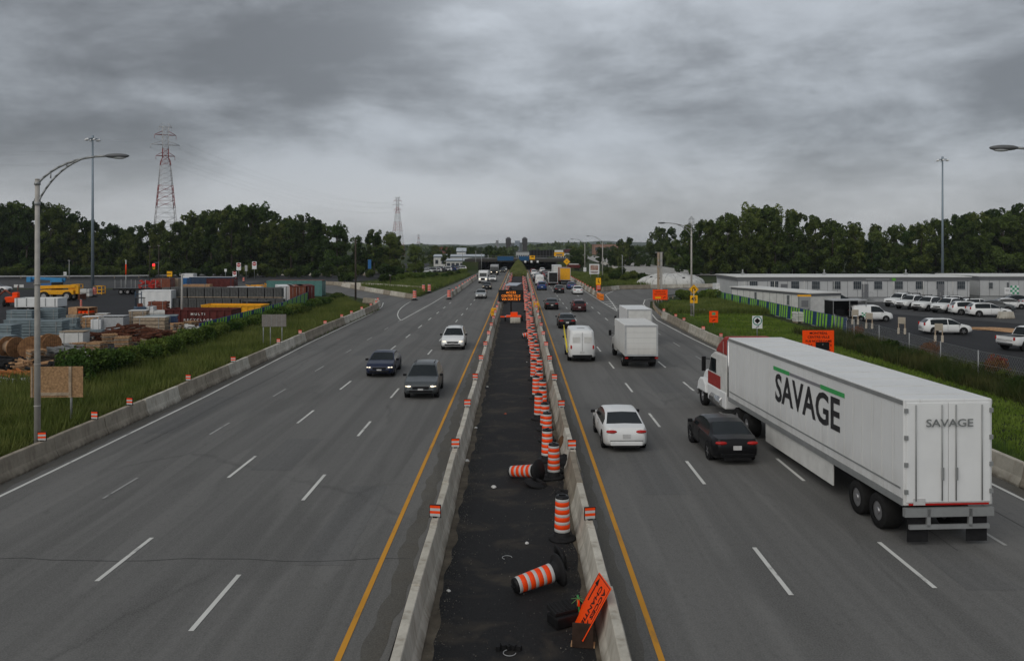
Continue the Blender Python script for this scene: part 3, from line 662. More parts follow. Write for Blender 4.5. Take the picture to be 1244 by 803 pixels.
# ------------------------------------------------------------------ small things on the median
def fallen_sign():
    c = Vector((1.55, 17.3, .60)); t = thing('construction_sign', 'fallen orange construction sign leaning on the median barrier', 'sign', (c.x, c.y, 0))
    u = Vector((-.51, -.155, -.845)).normalized(); v = Vector((.04, -1, .0)); v = (v-u*v.dot(u)).normalized(); w = u.cross(v)   # u: reading direction, down the slope
    R = Matrix((u, v, w)).transposed(); Lg, Ht = 1.2, 1.2
    hld = MB(); hld.box((0, 0, 0), (Lg, Ht, .02)); p = hld.build('panel', m_orange2, t, bevel=.006); p.location = (0, 0, c.z); p.rotation_euler = R.to_euler()
    bb = MB()
    for sx, sy, w_, hh in ((0, Ht/2-.03, Lg-.09, .014), (0, -Ht/2+.03, Lg-.09, .014), (Lg/2-.03, 0, .014, Ht-.04), (-Lg/2+.03, 0, .014, Ht-.04)): bb.box((sx, sy, .0125), (w_, hh, .004))
    bb.build('border', m_black, p)
    text('ACCES AU', .26, m_black, p, (0.03, .36, .0115), (0, 0, 0), .025, sx=.82); text('CHANTIER', .26, m_black, p, (0.05, .04, .0115), (0, 0, 0), .025, sx=.82)
    a = MB(); a.box((-.22, -.34, .0125), (.42, .07, .003)); a.prism([(-.54, -.34), (-.38, -.22), (-.38, -.46)], .011, .014, 'z'); a.build('arrow', m_black, p)
m_orange2 = M('sign_orange', (.95, .075, .004), .5, var=.06)
fallen_sign()
def lump(name, lab, cat, px, py, size, mat, seed, z0=0):
    rs = random.Random(seed); x, y = G(px, py); mb = MB(); n = 14; m = 7; v = []
    for j in range(m+1):
        p = PI/2*j/m
        for i in range(n):
            a = 2*PI*i/n; r = 1+rs.uniform(-.18, .18); v.append((size[0]*r*math.cos(a)*math.cos(p), size[1]*r*math.sin(a)*math.cos(p), max(0, size[2]*math.sin(p)*(1+rs.uniform(-.2, .2)))))
    mb.add(v, [(j*n+i, j*n+(i+1) % n, (j+1)*n+(i+1) % n, (j+1)*n+i) for j in range(m) for i in range(n)], 0, True)
    o = mb.build(name, mat); o.location = (x, y, .006+z0); o.rotation_euler.z = rs.uniform(0, 6); return tag(o, lab, cat)
def rubber_mats():
    t = thing('rubber_base', 'loose black rubber barrel base lying beside the fallen orange barrel', 'rubber base', (*G(672, 574), .006), .3)
    b = MB(); b.lathe([(.16, .0), (.42, 0), (.43, .04), (.4, .09), (.28, .12), (.25, .17), (.18, .17), (.16, 0)], 22); b.build('base_ring', m_rubber, t)
    dup(t, (*G(651, 590), .03), .2, 'tilted black rubber barrel base in front of the fallen orange barrel', None, None, (.25, .12, 1))
    dup(t, (*G(679, 690), .25), .2, 'black rubber base ring propped behind the toppled striped barrel', None, (.8, .8, .8), (1.35, 0, 1.9))
    dup(t, (*G(685, 600), .006), .2, 'flat black rubber base ring by the right barrier', None, (.7, .7, .6))
rubber_mats()
def black_case():
    t = thing('black_case', 'black ribbed plastic case lying open beside the fallen orange sign', 'case', (*G(687, 757), .006), .5)
    b = MB(); b.box((0, 0, .13), (.72, .45, .26)); b.build('case_body', m_plastic, t, bevel=.04)
    l = MB(); l.box((-.02, .05, .33), (.66, .4, .1), rx=.2)
    for k in range(6): l.box((-.28+k*.11, .05, .39), (.04, .38, .03), rx=.2)
    l.build('lid', m_rubber, t, bevel=.02)
    c = MB(); c.tube([(.3, .2, .3), (.45, .3, .4), (.6, .2, .2), (.75, .3, .03)], .018, 6); c.build('cable', m_rubber, t)
black_case()
def plate_box():
    t = thing('rusty_plate', 'brown rusty square plate standing against the fallen orange sign', 'steel plate', (*G(708, 786), .006), -.15)
    b = MB(); b.box((0, 0, .24), (.44, .05, .48), rx=-.15); b.build('plate', M('brown_plate', (.035, .02, .014), .7, var=.4), t, bevel=.008)
    f = MB(); f.box((0, .06, .03), (.5, .2, .04)); f.build('foot', m_wood, t)
plate_box()
def sprig():
    t = thing('plastic_stake', 'green and orange plastic stake with coloured ties behind the rusty plate', 'stake', (*G(705, 758), .006))
    a = MB(); a.cyl((0, 0, 0), (-.05, .05, .62), .018, .014, 6); a.build('stake', M('green_plastic', (.05, .3, .09), .5), t)
    b = MB(); b.cyl((-.035, .035, .38), (-.045, .045, .52), .03, .03, 8); b.build('collar', m_orange2, t)
    c = MB()
    for k in range(7): a_ = k*.9; c.cyl((-.045, .045, .56), (-.045+.17*math.cos(a_), .045+.15*math.sin(a_), .5+.06*math.sin(k)), .007, .005, 5)
    c.build('ties', M('pale_green_plastic', (.12, .28, .10), .5), t)
sprig()
tb = MB()
for k in range(5): tb.box((-.2+k*.1, .02*math.sin(k), .05+.02*(k % 2)), (.09, .16, .09), rz=k*.3)
tag(tb.build('tyre_shred', m_rubber, loc=(*G(617, 789), .006)), 'ribbed black tyre shred lying at the very front of the median', 'tyre shred')
rg = MB(); pts = [(.13*math.cos(a), .13*math.sin(a), .02) for a in np.linspace(0, 4.2, 12)]; rg.tube(pts, .008, 6)
w = tag(rg.build('white_hose_scrap', m_paleg, loc=(*G(616, 678), .006)), 'curl of white hose on the black median near the toppled barrel', 'hose')
tag(dup(w, (*G(619, 794), .006), 2), 'curl of white hose beside the tyre shred', 'hose')
for i, (px, py) in enumerate(((578, 520), (614, 503), (567, 560), (592, 470), (640, 440), (600, 592), (640, 660), (545, 718))):
    sz = random.uniform(.05, .11); lump('litter_scrap', ('white crumpled scrap by the left barrier', 'reddish scrap in the middle of the median', 'pale torn scrap at the foot of the left barrier', 'small pale scrap far along the left barrier', 'tiny scrap near the middle barrels', 'pale chip in line with the fallen orange barrel', 'pale chip near the toppled striped barrel', 'pale flake by the nearest left barrier')[i], 'litter', px, py, (sz, sz*.8, sz*.6), M('litter_red', (.4, .1, .06)) if i == 1 else m_whited, i)
lump('cardboard_scrap', 'brown cardboard sheet crumpled against the right median barrier', 'cardboard', 684, 546, (.3, .25, .5), M('brown_card', (.10, .055, .03), .8, var=.3), 41); lump('black_tarpaulin', 'crumpled black tarpaulin beside the upright barrel pair', 'tarpaulin', 686, 566, (.28, .6, .4), m_rubber, 42); lump('black_rubbish', 'flat black rubbish heap near the fallen orange barrel', 'rubbish', 660, 582, (.5, .3, .12), m_rubber, 43)
# gravel along the barrier feet
def gravel():
    n = 5200; X = np.where(RNG.random(n) < .5, -1.88+np.abs(RNG.normal(0, .25, n)), 1.5-np.abs(RNG.normal(0, .25, n))); k = RNG.random(n) < .25; X = np.where(k, RNG.uniform(-1.8, 1.5, n), X)
    Y = RNG.uniform(15, 60, n); C = np.stack([X, Y, np.full(n, .02)], 1); V, Fq = leaf_cloud(C, .032, .8); V[:, 2] = np.maximum(V[:, 2], .009)
    tag(npmesh('gravel', V, Fq, M('stone_chips', (.12, .11, .095), .9, var=.6, scale=2)), 'stone chips and grit scattered along the median barriers', 'gravel', None, 'stuff')
gravel()
# ------------------------------------------------------------------ vehicles
SPEC = {
 'sedan': dict(L=4.7, W=.90, zb=.2, belt=.93, top=[(-2.35,.70),(-2.28,.97),(-1.72,1.04),(-.95,1.37),(-.5,1.44),(.1,1.45),(.5,1.39),(1.3,.98),(2.0,.86),(2.28,.72),(2.35,.52)], ws=(.5,1.28), rw=(-1.70,-.95), sg=(-1.35,1.0), wy=(-1.38,1.42), r=.33),
 'suv': dict(L=4.7, W=.94, zb=.26, belt=1.06, top=[(-2.33,.85),(-2.27,1.12),(-1.9,1.55),(-1.55,1.66),(-.6,1.70),(-.1,1.68),(.25,1.60),(1.12,1.08),(1.5,1.03),(2.05,.93),(2.27,.78),(2.34,.55)], ws=(.24,1.10), rw=(-2.22,-1.92), sg=(-1.8,.85), wy=(-1.4,1.42), r=.37),
 'hatch': dict(L=4.36, W=.90, zb=.2, belt=.94, top=[(-2.17,.78),(-2.1,1.02),(-1.72,1.40),(-1.4,1.49),(0,1.53),(.4,1.46),(1.2,1.0),(1.85,.88),(2.1,.74),(2.17,.55)], ws=(.4,1.18), rw=(-2.07,-1.72), sg=(-1.6,.95), wy=(-1.28,1.35), r=.33),
 'pickup': dict(L=5.8, W=1.0, zb=.42, belt=1.16, top=[(-2.9,.95),(-2.88,1.15),(-.98,1.15),(-.92,1.17),(-.78,1.80),(-.45,1.90),(.45,1.90),(.8,1.80),(1.45,1.24),(2.5,1.14),(2.82,.98),(2.9,.62)], ws=(.78,1.42), rw=(-.93,-.77), sg=(-.8,1.25), wy=(-1.75,1.9), r=.42, bed=(-2.84,-1.0)),
 'van': dict(L=5.5, W=1.0, zb=.3, belt=1.28, top=[(-2.75,2.02),(-2.72,2.22),(-2.5,2.33),(1.0,2.31),(1.4,2.2),(2.0,1.36),(2.55,1.12),(2.72,.9),(2.75,.6)], ws=(1.38,1.98), rw=(9,9), sg=(.75,1.85), wy=(-1.65,1.75), r=.35),
 'smallvan': dict(L=4.4, W=.90, zb=.24, belt=1.05, top=[(-2.2,1.55),(-2.17,1.70),(-1.95,1.81),(.3,1.83),(.7,1.74),(1.3,1.14),(1.95,.98),(2.15,.8),(2.2,.58)], ws=(.66,1.28), rw=(9,9), sg=(-.2,1.15), wy=(-1.3,1.4), r=.32),
}
def car(kind, paint, lab, cat, loc, heading=0.0, group=None, head=False, tail=False, name=None, rack=None):
    """local +Y is the front; heading turns it"""
    sp = SPEC[kind]; Lh = sp['L']/2; Wd = sp['W']
    root = thing(name or {'sedan': 'car', 'suv': 'sport_utility_car', 'hatch': 'hatchback_car', 'pickup': 'pickup_truck', 'van': 'cargo_van', 'smallvan': 'compact_van'}[kind], lab, cat, (loc[0], loc[1], loc[2] if len(loc) > 2 else .006), heading, group)
    ky = [p[0] for p in sp['top']]; kz = [p[1] for p in sp['top']]
    ys = sorted(set(ky) | set(np.round(np.linspace(-Lh, Lh, 36), 3).tolist()) | {sp['ws'][0], sp['ws'][1], sp['sg'][0], sp['sg'][1]})
    zt = np.interp(ys, ky, kz); rows = []
    for y, z in zip(ys, zt):
        e = max(0, (abs(y)-(Lh-.55))/.55); w = Wd*(1-.20*e**2.2); zb = sp['zb']+.10*e*e
        b = min(sp['belt']+.02*math.sin(y), z-.025); hh = z-b; th = .42 if kind not in ('van', 'smallvan') else .11
        q = w-.05-th*hh/.5*.5
        rows.append([(0, zb), (w-.10, zb), (w-.015, zb+.10), (w, zb+.45*(b-zb)), (w-.012, b-.07), (w-.05, b), (w-.05-th*.86*hh*.9, b+.86*hh), (w-.10-th*hh*1.0, b+.97*hh), ((w-.1-th*hh)*.55, z), (0, z+.012)])
    n = 10; allv = []
    for y, r in zip(ys, rows):
        allv += [(a, y, z) for a, z in r]+[(-a, y, z) for a, z in r[1:-1][::-1]]
    m = 2*n-2
    parts = {'body': [], 'windshield': [], 'rear_window': [], 'side_window': [], 'bed_cover': []}
    wins = {1: [], -1: []}
    for i in range(len(ys)-1):
        ym = (ys[i]+ys[i+1])/2; hav = ((rows[i][9][1]-rows[i][5][1])+(rows[i+1][9][1]-rows[i+1][5][1]))/2
        for j in range(m):
            f = (i*m+j, i*m+(j+1) % m, (i+1)*m+(j+1) % m, (i+1)*m+j)
            band = j if j < n-1 else m-1-j
            dst = parts['body']
            if band == 5 and hav > .16 and sp['sg'][0] < ym < sp['sg'][1] and not (-.12 < ym < -.02):
                dst = wins[1 if j < n-1 else -1]
            elif band in (7, 8) and sp['ws'][0] < ym < sp['ws'][1]: dst = parts['windshield']
            elif band in (7, 8) and sp['rw'][0] < ym < sp['rw'][1]: dst = parts['rear_window']
            elif band in (7, 8) and 'bed' in sp and sp['bed'][0] < ym < sp['bed'][1]: dst = parts['bed_cover']
            dst.append(f)
    parts['body'] += [tuple(range(m-1, -1, -1)), tuple((len(ys)-1)*m+j for j in range(m))]
    def emit(nm, faces, mat):
        if not faces: return
        ids = sorted({i for f in faces for i in f}); mp = {k: a for a, k in enumerate(ids)}
        mb = MB(); mb.add([allv[i] for i in ids], [tuple(mp[i] for i in f) for f in faces], 0, True); return mb.build(nm, mat, root)
    emit('body', parts['body'], paint); emit('windshield', parts['windshield'], m_glass); emit('rear_window', parts['rear_window'], m_glass)
    emit('side_window', wins[1], m_glass); emit('side_window', wins[-1], m_glass); emit('bed_cover', parts['bed_cover'], m_plastic)
    r = sp['r']
    for sy in sp['wy']:
        for sx in (1, -1):
            a = MB(); a.cyl((sx*(Wd-.25), sy, r+.02), (sx*(Wd+.004), sy, r+.02), r+.06, r+.06, 20); a.build('wheel_arch', m_dark, root)
            ty = MB(); ty.lathe([(r*.62, -.1), (r*.95, -.1), (r, -.07), (r, .07), (r*.95, .1), (r*.62, .1)], 20); wv = ty.build('wheel', m_tyre, root); wv.location = (sx*(Wd-.09), sy, r); wv.rotation_euler = (0, PI/2, 0)
            ri = MB(); ri.cyl((0, 0, -.085), (0, 0, .085), r*.64, r*.64, 16)
            for k in range(5):
                q = 2*PI*k/5; ri.box((r*.34*math.cos(q), r*.34*math.sin(q), .0), (r*.5, .05, .19), rz=q)
            ri.build('rim', m_rim, wv)
    zt_f = np.interp(Lh-.12, ky, kz); zt_r = np.interp(-Lh+.08, ky, kz)
    hm = m_head if head else m_headoff
    fy = Lh-.10; hz = zt_f-.10
    for sx in (1, -1):
        q = MB(); q.ell((sx*Wd*.68, fy-.10, hz), (.22, .17, .085), 0, 12, 8); q.build('headlight', hm, root)
        tz = {'sedan': .86, 'suv': 1.04, 'hatch': .98, 'pickup': 1.0, 'van': 1.1, 'smallvan': 1.1}[kind]
        q = MB()
        if kind in ('sedan',): q.ell((sx*Wd*.66, -Lh+.09, tz-.03), (.24, .13, .075))
        else: q.box((sx*(Wd*.83-.03), -Lh+.05, tz), (.11, .14, .26))
        q.build('taillight', m_tail, root, bevel=.02)
        q = MB(); q.box((sx*(Wd+.09), sp['ws'][1]-.22, sp['belt']+.08), (.2, .10, .14)); q.build('side_mirror', m_plastic if paint is not m_white else m_white, root, bevel=.03)
    q = MB(); q.box((0, Lh-.04, hz-.06), (Wd*.95, .10, .13)); q.box((0, Lh-.03, sp['zb']+.2), (Wd*1.35, .12, .12)); q.build('grille', m_plastic, root, bevel=.015)
    q = MB(); q.box((0, -Lh+.03, sp['zb']+.16), (Wd*1.45, .12, .16)); q.build('rear_bumper', m_chrome if kind == 'pickup' else m_plastic if kind == 'van' else paint, root, bevel=.03)
    q = MB(); q.box((0, -Lh+.04, sp['zb']+.05), (Wd*1.2, .12, .12)); q.build('diffuser', m_dark, root)
    if kind in ('sedan', 'hatch', 'suv'):
        q = MB(); q.box((0, -Lh+.0, sp['zb']+.28), (Wd*1.5, .05, .012)); q.build('trunk_seam', m_dark, root)
    for sx in (1, -1):
        q = MB()
        for yy in ((-.07, .95) if kind != 'van' else (.55, 1.6)): q.box((sx*(Wd-.012), yy, (sp['zb']+sp['belt'])/2+.06), (.03, .012, (sp['belt']-sp['zb'])*.72))
        q.box((sx*(Wd-.012), .44, sp['zb']+.12), (.03, 1.02, .012)); q.build('door_seam', m_dark, root)
        q = MB(); q.box((sx*(Wd+.004), .1 if kind != 'van' else .75, sp['belt']-.17), (.03, .16, .03)); q.build('door_handle', paint, root)
        q = MB(); q.box((sx*Wd*.62, Lh-.05, sp['zb']+.2), (.2, .08, .09)); q.build('fog_lamp', m_dark, root)
    q = MB(); q.box((0, Lh+.008, sp['zb']+.3), (.3, .02, .09)); q.build('front_plate', m_plate, root)
    q = MB(); q.box((0, -Lh-.012, (sp['zb']+.42) if kind != 'sedan' else .66), (.32, .02, .16)); q.build('number_plate', m_plate, root)
    if kind in ('van', 'smallvan'):
        q = MB(); zz = SPEC[kind]['top'][1][1]
        q.box((0, -Lh-.003, (sp['zb']+.3+zz)/2), (.018, .02, zz-sp['zb']-.45)); q.build('rear_door_seam', m_dark, root)
        if kind == 'van':
            for sx in (1, -1): q = MB(); q.box((sx*.42, -Lh-.004, 1.62), (.55, .02, .42)); q.build('rear_door_window', m_whited, root, bevel=.01)
            q = MB(); q.box((0, -1.3, 2.335), (.55, .5, .06)); q.build('roof_vent', m_paleg, root, bevel=.02)
        else:
            for sx in (1, -1): q = MB(); q.box((sx*.36, -Lh-.004, 1.35), (.5, .02, .38)); q.build('rear_door_window', m_glass, root, bevel=.01)
    if kind == 'pickup':
        q = MB(); q.box((0, -Lh-.008, .86), (1.3, .02, .03)); q.build('tailgate_seam', m_dark, root)
    if rack:
        q = MB()
        for sx in (1, -1):
            for yy in (-2.6, -1.1): q.box((sx*.85, yy, 1.5), (.07, .07, .7))
            q.box((sx*.85, -1.85, 1.86), (.07, 1.7, .07))
        q.box((0, -1.1, 1.86), (1.63, .07, .07)); q.build('bed_rack', m_plastic, root); q = MB(); q.box((0, -1.5, 1.38), (1.3, .5, .42)); q.build('tool_box', rack, root, bevel=.02)
    if kind in ('suv', 'hatch'):
        for sx in (1, -1): q = MB(); q.tube([(sx*.56, -1.3, sp['top'][3][1]+.03), (sx*.56, .2, sp['top'][4][1]+.03)], .018, 6); q.build('roof_rail', m_plastic, root)
    return root
def P(nm, c, r=.28, met=.0): 
    m = M(nm, c, r, met, var=.05, scale=.8); q_ = m.node_tree.nodes['Principled BSDF']; q_.inputs['Coat Weight'].default_value = .3 if max(c) > .2 else .12; q_.inputs['Coat Roughness'].default_value = .08; q_.inputs['Specular IOR Level'].default_value = .25; return m
p_white = P('white_car_paint', (.70, .71, .71), .3, 0); p_black = P('black_car_paint', (.006, .006, .007)); p_navy = P('navy_car_paint', (.012, .018, .045)); p_grey = P('grey_car_paint', (.065, .073, .078))
p_silver = P('silver_car_paint', (.40, .41, .41), .3, .6); p_maroon = P('maroon_car_paint', (.045, .012, .014)); p_blue = P('blue_car_paint', (.02, .05, .16)); p_dk = P('dark_grey_car_paint', (.03, .033, .036)); p_red = P('red_car_paint', (.3, .02, .015))

def grime0(name, base, dirt, z0, z1):
    m, noise, rng, mix, crack, bump, mul, done, tcn, t = graph(name, .5)
    sx = t.nodes.new('ShaderNodeSeparateXYZ'); t.links.new(tcn.outputs['Object'], sx.inputs[0])
    c = mix(rng(noise(.9, (1, 1, .3), 5, .6), .4, .7, 0, .4), base, tuple(x*.8 for x in base))
    c = mix(mul(rng(sx.outputs[2], z0, z1, 1, 0), rng(noise(2, (1, 1, .4), 6, .7), .3, .7, .15, .8)), c, dirt); done(c); return m
m_boxw = grime0('box_lorry_white', (.66, .66, .64), (.36, .33, .29), .8, 1.7)
# right-hand carriageway, driving away
car('sedan', p_white, 'white saloon car driving away in the lane beside the yellow line, closest to the camera', 'car', (4.3, 34.9), 0.02, tail=True)
car('sedan', p_black, 'black saloon with red tail lamps beside the long white lorry', 'car', (8.25, 33.0), 0.03, tail=True)
car('van', p_white, 'white cargo van with a yellow ladder on its side', 'van', (4.55, 60.9), 0.0)
def ladder():
    t = thing('ladder', 'yellow ladder strapped along the side of the white cargo van', 'ladder', (3.46, 58.1, 0))
    m = MB()
    for dz in (0, .32): m.cyl((0, 0, .75+dz), (0, 4.6, 1.95+dz), .035, .035, 6)
    m.build('rail', M('yellow_fibreglass', (.75, .60, .04), .5), t); r = MB()
    for k in range(12): f = (k+.5)/12; r.cyl((0, 4.6*f, .75+1.2*f), (0, 4.6*f, 1.07+1.2*f), .02, .02, 6)
    r.build('rung', M('yellow_fibreglass', (.75, .60, .04), .5), t)
ladder()
car('sedan', p_black, 'black saloon ahead of the white van with the yellow ladder', 'car', (4.9, 84.3), 0)
car('sedan', p_black, 'black car in the lane by the yellow line, second ahead of the ladder van', 'car', (4.35, 109.3), 0)
car('hatch', p_maroon, 'dark maroon hatchback in the middle lane', 'car', (7.75, 105.5), 0, tail=True)
car('sedan', p_white, 'white saloon in the right lane near the orange barrier end', 'car', (10.4, 144.6), 0)
car('sedan', p_blue, 'blue car in the right lane behind the yellow lorry', 'car', (10.4, 161.5), 0)
car('sedan', p_black, 'black saloon in the middle lane left of the white one', 'car', (7.3, 148.5), 0)
car('suv', p_blue, 'blue car beside the yellow line ahead of two black cars', 'car', (4.4, 158.5), 0)
car('van', p_white, 'white van ahead of the blue car beside the yellow line', 'van', (4.5, 179), 0)
def wheel_set(root, xs, y, r=.5, w=.28):
    for x in xs:
        ty = MB(); ty.lathe([(r*.55, -w/2), (r*.96, -w/2), (r, -w/2+.03), (r, w/2-.03), (r*.96, w/2), (r*.55, w/2)], 22); o = ty.build('wheel', m_tyre, root); o.location = (x, y, r); o.rotation_euler = (0, PI/2, 0)
        ri = MB(); ri.cyl((0, 0, -w/2+.03), (0, 0, w/2-.03), r*.57, r*.57, 18); ri.cyl((0, 0, -w/2-.01), (0, 0, w/2+.01), r*.2, r*.2, 10); ri.build('rim', m_rim, o)
def box_truck(lab, x, y, hd, L_, Wd, z0, z1, boxmat, doormat, name='box_truck', cabmat=None, stripe=None, cab=True):
    """+Y is the front; (x, y) is the rear"""
    t = thing(name, lab, 'truck', (x, y, .006), hd)
    b = MB(); b.box((0, L_/2, (z0+z1)/2), (Wd, L_, z1-z0)); b.build('cargo_box', boxmat, t, bevel=.03)
    f = MB(); f.box((0, -.012, (z0+z1)/2), (Wd-.24, .03, z1-z0-.26))
    f.build('rear_door', doormat, t)
    s = MB()
    for k in range(1, 5): s.box((0, -.03, z0+.13+(z1-z0-.26)*k/5), (Wd-.26, .008, .012))
    s.build('door_groove', m_paleg, t)
    fr = MB()
    for sx in (1, -1): fr.box((sx*(Wd/2-.06), -.02, (z0+z1)/2), (.11, .05, z1-z0))
    fr.box((0, -.02, z1-.06), (Wd-.23, .05, .11)); fr.box((0, -.02, z0+.06), (Wd-.23, .05, .11)); fr.build('rear_frame', m_paleg, t)
    for sx in (1, -1): q = MB(); q.box((sx*(Wd/2-.12), -.05, z0-.12), (.22, .04, .1)); q.build('taillight', m_tail, t)
    c = MB(); c.box((0, L_/2, z0-.12), (Wd*.5, L_, .2)); c.box((0, -.06, z0-.35), (Wd*.8, .12, .12)); c.box((0, .25, z0-.25), (Wd*.85, .1, .3)); c.build('chassis', m_dark, t)
    wheel_set(t, (Wd/2-.2, -Wd/2+.2), 1.3, .46, .42)
    if cab:
        ch = min(z1-.35, 2.5); c = MB(); y0 = L_+.12
        c.prism([(y0, .5), (y0+2.3, .5), (y0+2.35, 1.1), (y0+2.15, 1.35), (y0+1.25, 1.5), (y0+.75, ch), (y0, ch)], -Wd/2+.1, Wd/2-.1); c.build('cab', cabmat or boxmat, t, bevel=.08)
        g = MB(); g.prism([(y0+1.22, 1.58), (y0+1.31, 1.52), (y0+.85, ch-.12), (y0+.79, ch-.14)], -Wd/2+.25, Wd/2-.25); g.build('windshield', m_glass, t)
        for sx in (1, -1):
            g = MB(); g.box((sx*(Wd/2-.1), y0+.55, (ch+1.5)/2), (.02, .65, ch-1.75)); g.build('side_window', m_glass, t)
            g = MB(); g.box((sx*(Wd/2+.18), y0+1.2, 1.75), (.2, .1, .42)); g.cyl((sx*(Wd/2-.1), y0+1.2, 1.7), (sx*(Wd/2+.14), y0+1.2, 1.7), .02, .02, 6); g.build('side_mirror', m_plastic, t)
            g = MB(); g.box((sx*(Wd/2-.38), y0+2.33, 1.0), (.34, .06, .2)); g.build('headlight', m_head if hd > 2 else m_headoff, t, bevel=.02)
        g = MB(); g.box((0, y0+2.35, 1.0), (Wd*.42, .04, .5)); g.build('grille', m_plastic, t)
        wheel_set(t, (Wd/2-.22, -Wd/2+.22), y0+1.5, .46, .3)
    return t
box_truck('white box lorry with a closed rear door in the middle lane', 8.38, 55.2, .01, 5.4, 2.3, .85, 2.98, m_boxw, m_boxw)
box_truck('smaller white box lorry just ahead of the closer white box lorry', 10.25, 68.5, .01, 5, 2.15, .85, 3.05, m_white, m_whited)
box_truck('white framed box trailer truck with a dark open back', 7.4, 176, 0, 5, 2.05, .6, 2.9, m_whited, m_black)
box_truck('orange lorry with a bright yellow rear door', 10.3, 181, 0, 7, 2.5, .95, 3.75, M('brown_orange_panel', (.30, .10, .03), .5), m_yellow)
box_truck('tall white lorry ahead of the yellow-backed lorry', 10.1, 214, 0, 8, 2.4, 1.0, 3.6, m_white, m_whited)
far = [('sedan', p_silver, 7.6, 196), ('sedan', p_black, 4.2, 197), ('suv', p_white, 4.4, 210), ('sedan', p_white, 5.0, 224), ('sedan', p_red, 7.3, 226), ('hatch', p_grey, 7.4, 210), ('suv', p_white, 4.3, 240), ('sedan', p_dk, 7.6, 245), ('sedan', p_red, 4.4, 262), ('suv', p_white, 7.5, 266), ('sedan', p_black, 10.3, 240)]
nm = {id(p_silver): 'silver', id(p_black): 'black', id(p_white): 'white', id(p_red): 'red', id(p_grey): 'grey', id(p_dk): 'dark grey'}
wh = ['beside the tall white lorry', 'ahead of the white van by the yellow line', 'in the queue by the yellow line', 'right by the planted median', 'in the queue before the underpass', 'alongside the tall white lorry, further on', 'at the mouth of the underpass on the inner lane', 'nearing the underpass in the middle lane', 'deep under the bridge on the inner lane', 'deep under the bridge in the middle lane', 'in front of the tall white lorry']
for (k, p, x, y), w_ in zip(far, wh): car(k, p, 'small '+nm[id(p)]+' car '+w_, 'car', (x, y), 0, 'distant cars driving away')
# left-hand carriageway, coming
car('sedan', p_navy, 'dark navy saloon coming with its headlamps on in the second lane', 'car', (-9.0, 53.6), PI+.02, head=True)
car('suv', p_grey, 'dark grey sport utility car coming, closest of the oncoming cars', 'car', (-5.45, 46.2), PI+.02, head=True)
car('suv', p_white, 'white sport utility car coming beside the yellow line with lamps on', 'car', (-5.45, 67.2), PI+.02, head=True)
car('sedan', p_silver, 'silver saloon coming in front of the message sign', 'car', (-6.3, 132.5), PI)
car('sedan', p_black, 'black car coming behind the silver saloon', 'car', (-6.45, 161), PI, head=True)
box_truck('white cube lorry coming with a dark bumper', -8.5, 194, PI, 5, 2.2, .7, 2.85, m_white, m_whited)
box_truck('dark-cabbed grey lorry coming from under the bridge', -7.6, 250, PI, 7, 2.4, 1.0, 3.1, m_paleg, m_whited, cabmat=p_dk)
car('sedan', p_white, 'white car coming beside the white cube lorry', 'car', (-6.6, 199), PI, head=True)
for i, (x, y, p) in enumerate(((-5.6, 268, p_black), (-5.2, 284, p_silver), (-8.6, 276, p_white))):
    car('sedan', p, 'oncoming '+('black', 'silver', 'white')[i]+' car with lit headlamps at the underpass', 'car', (x, y), PI, 'oncoming cars at the underpass', head=True)

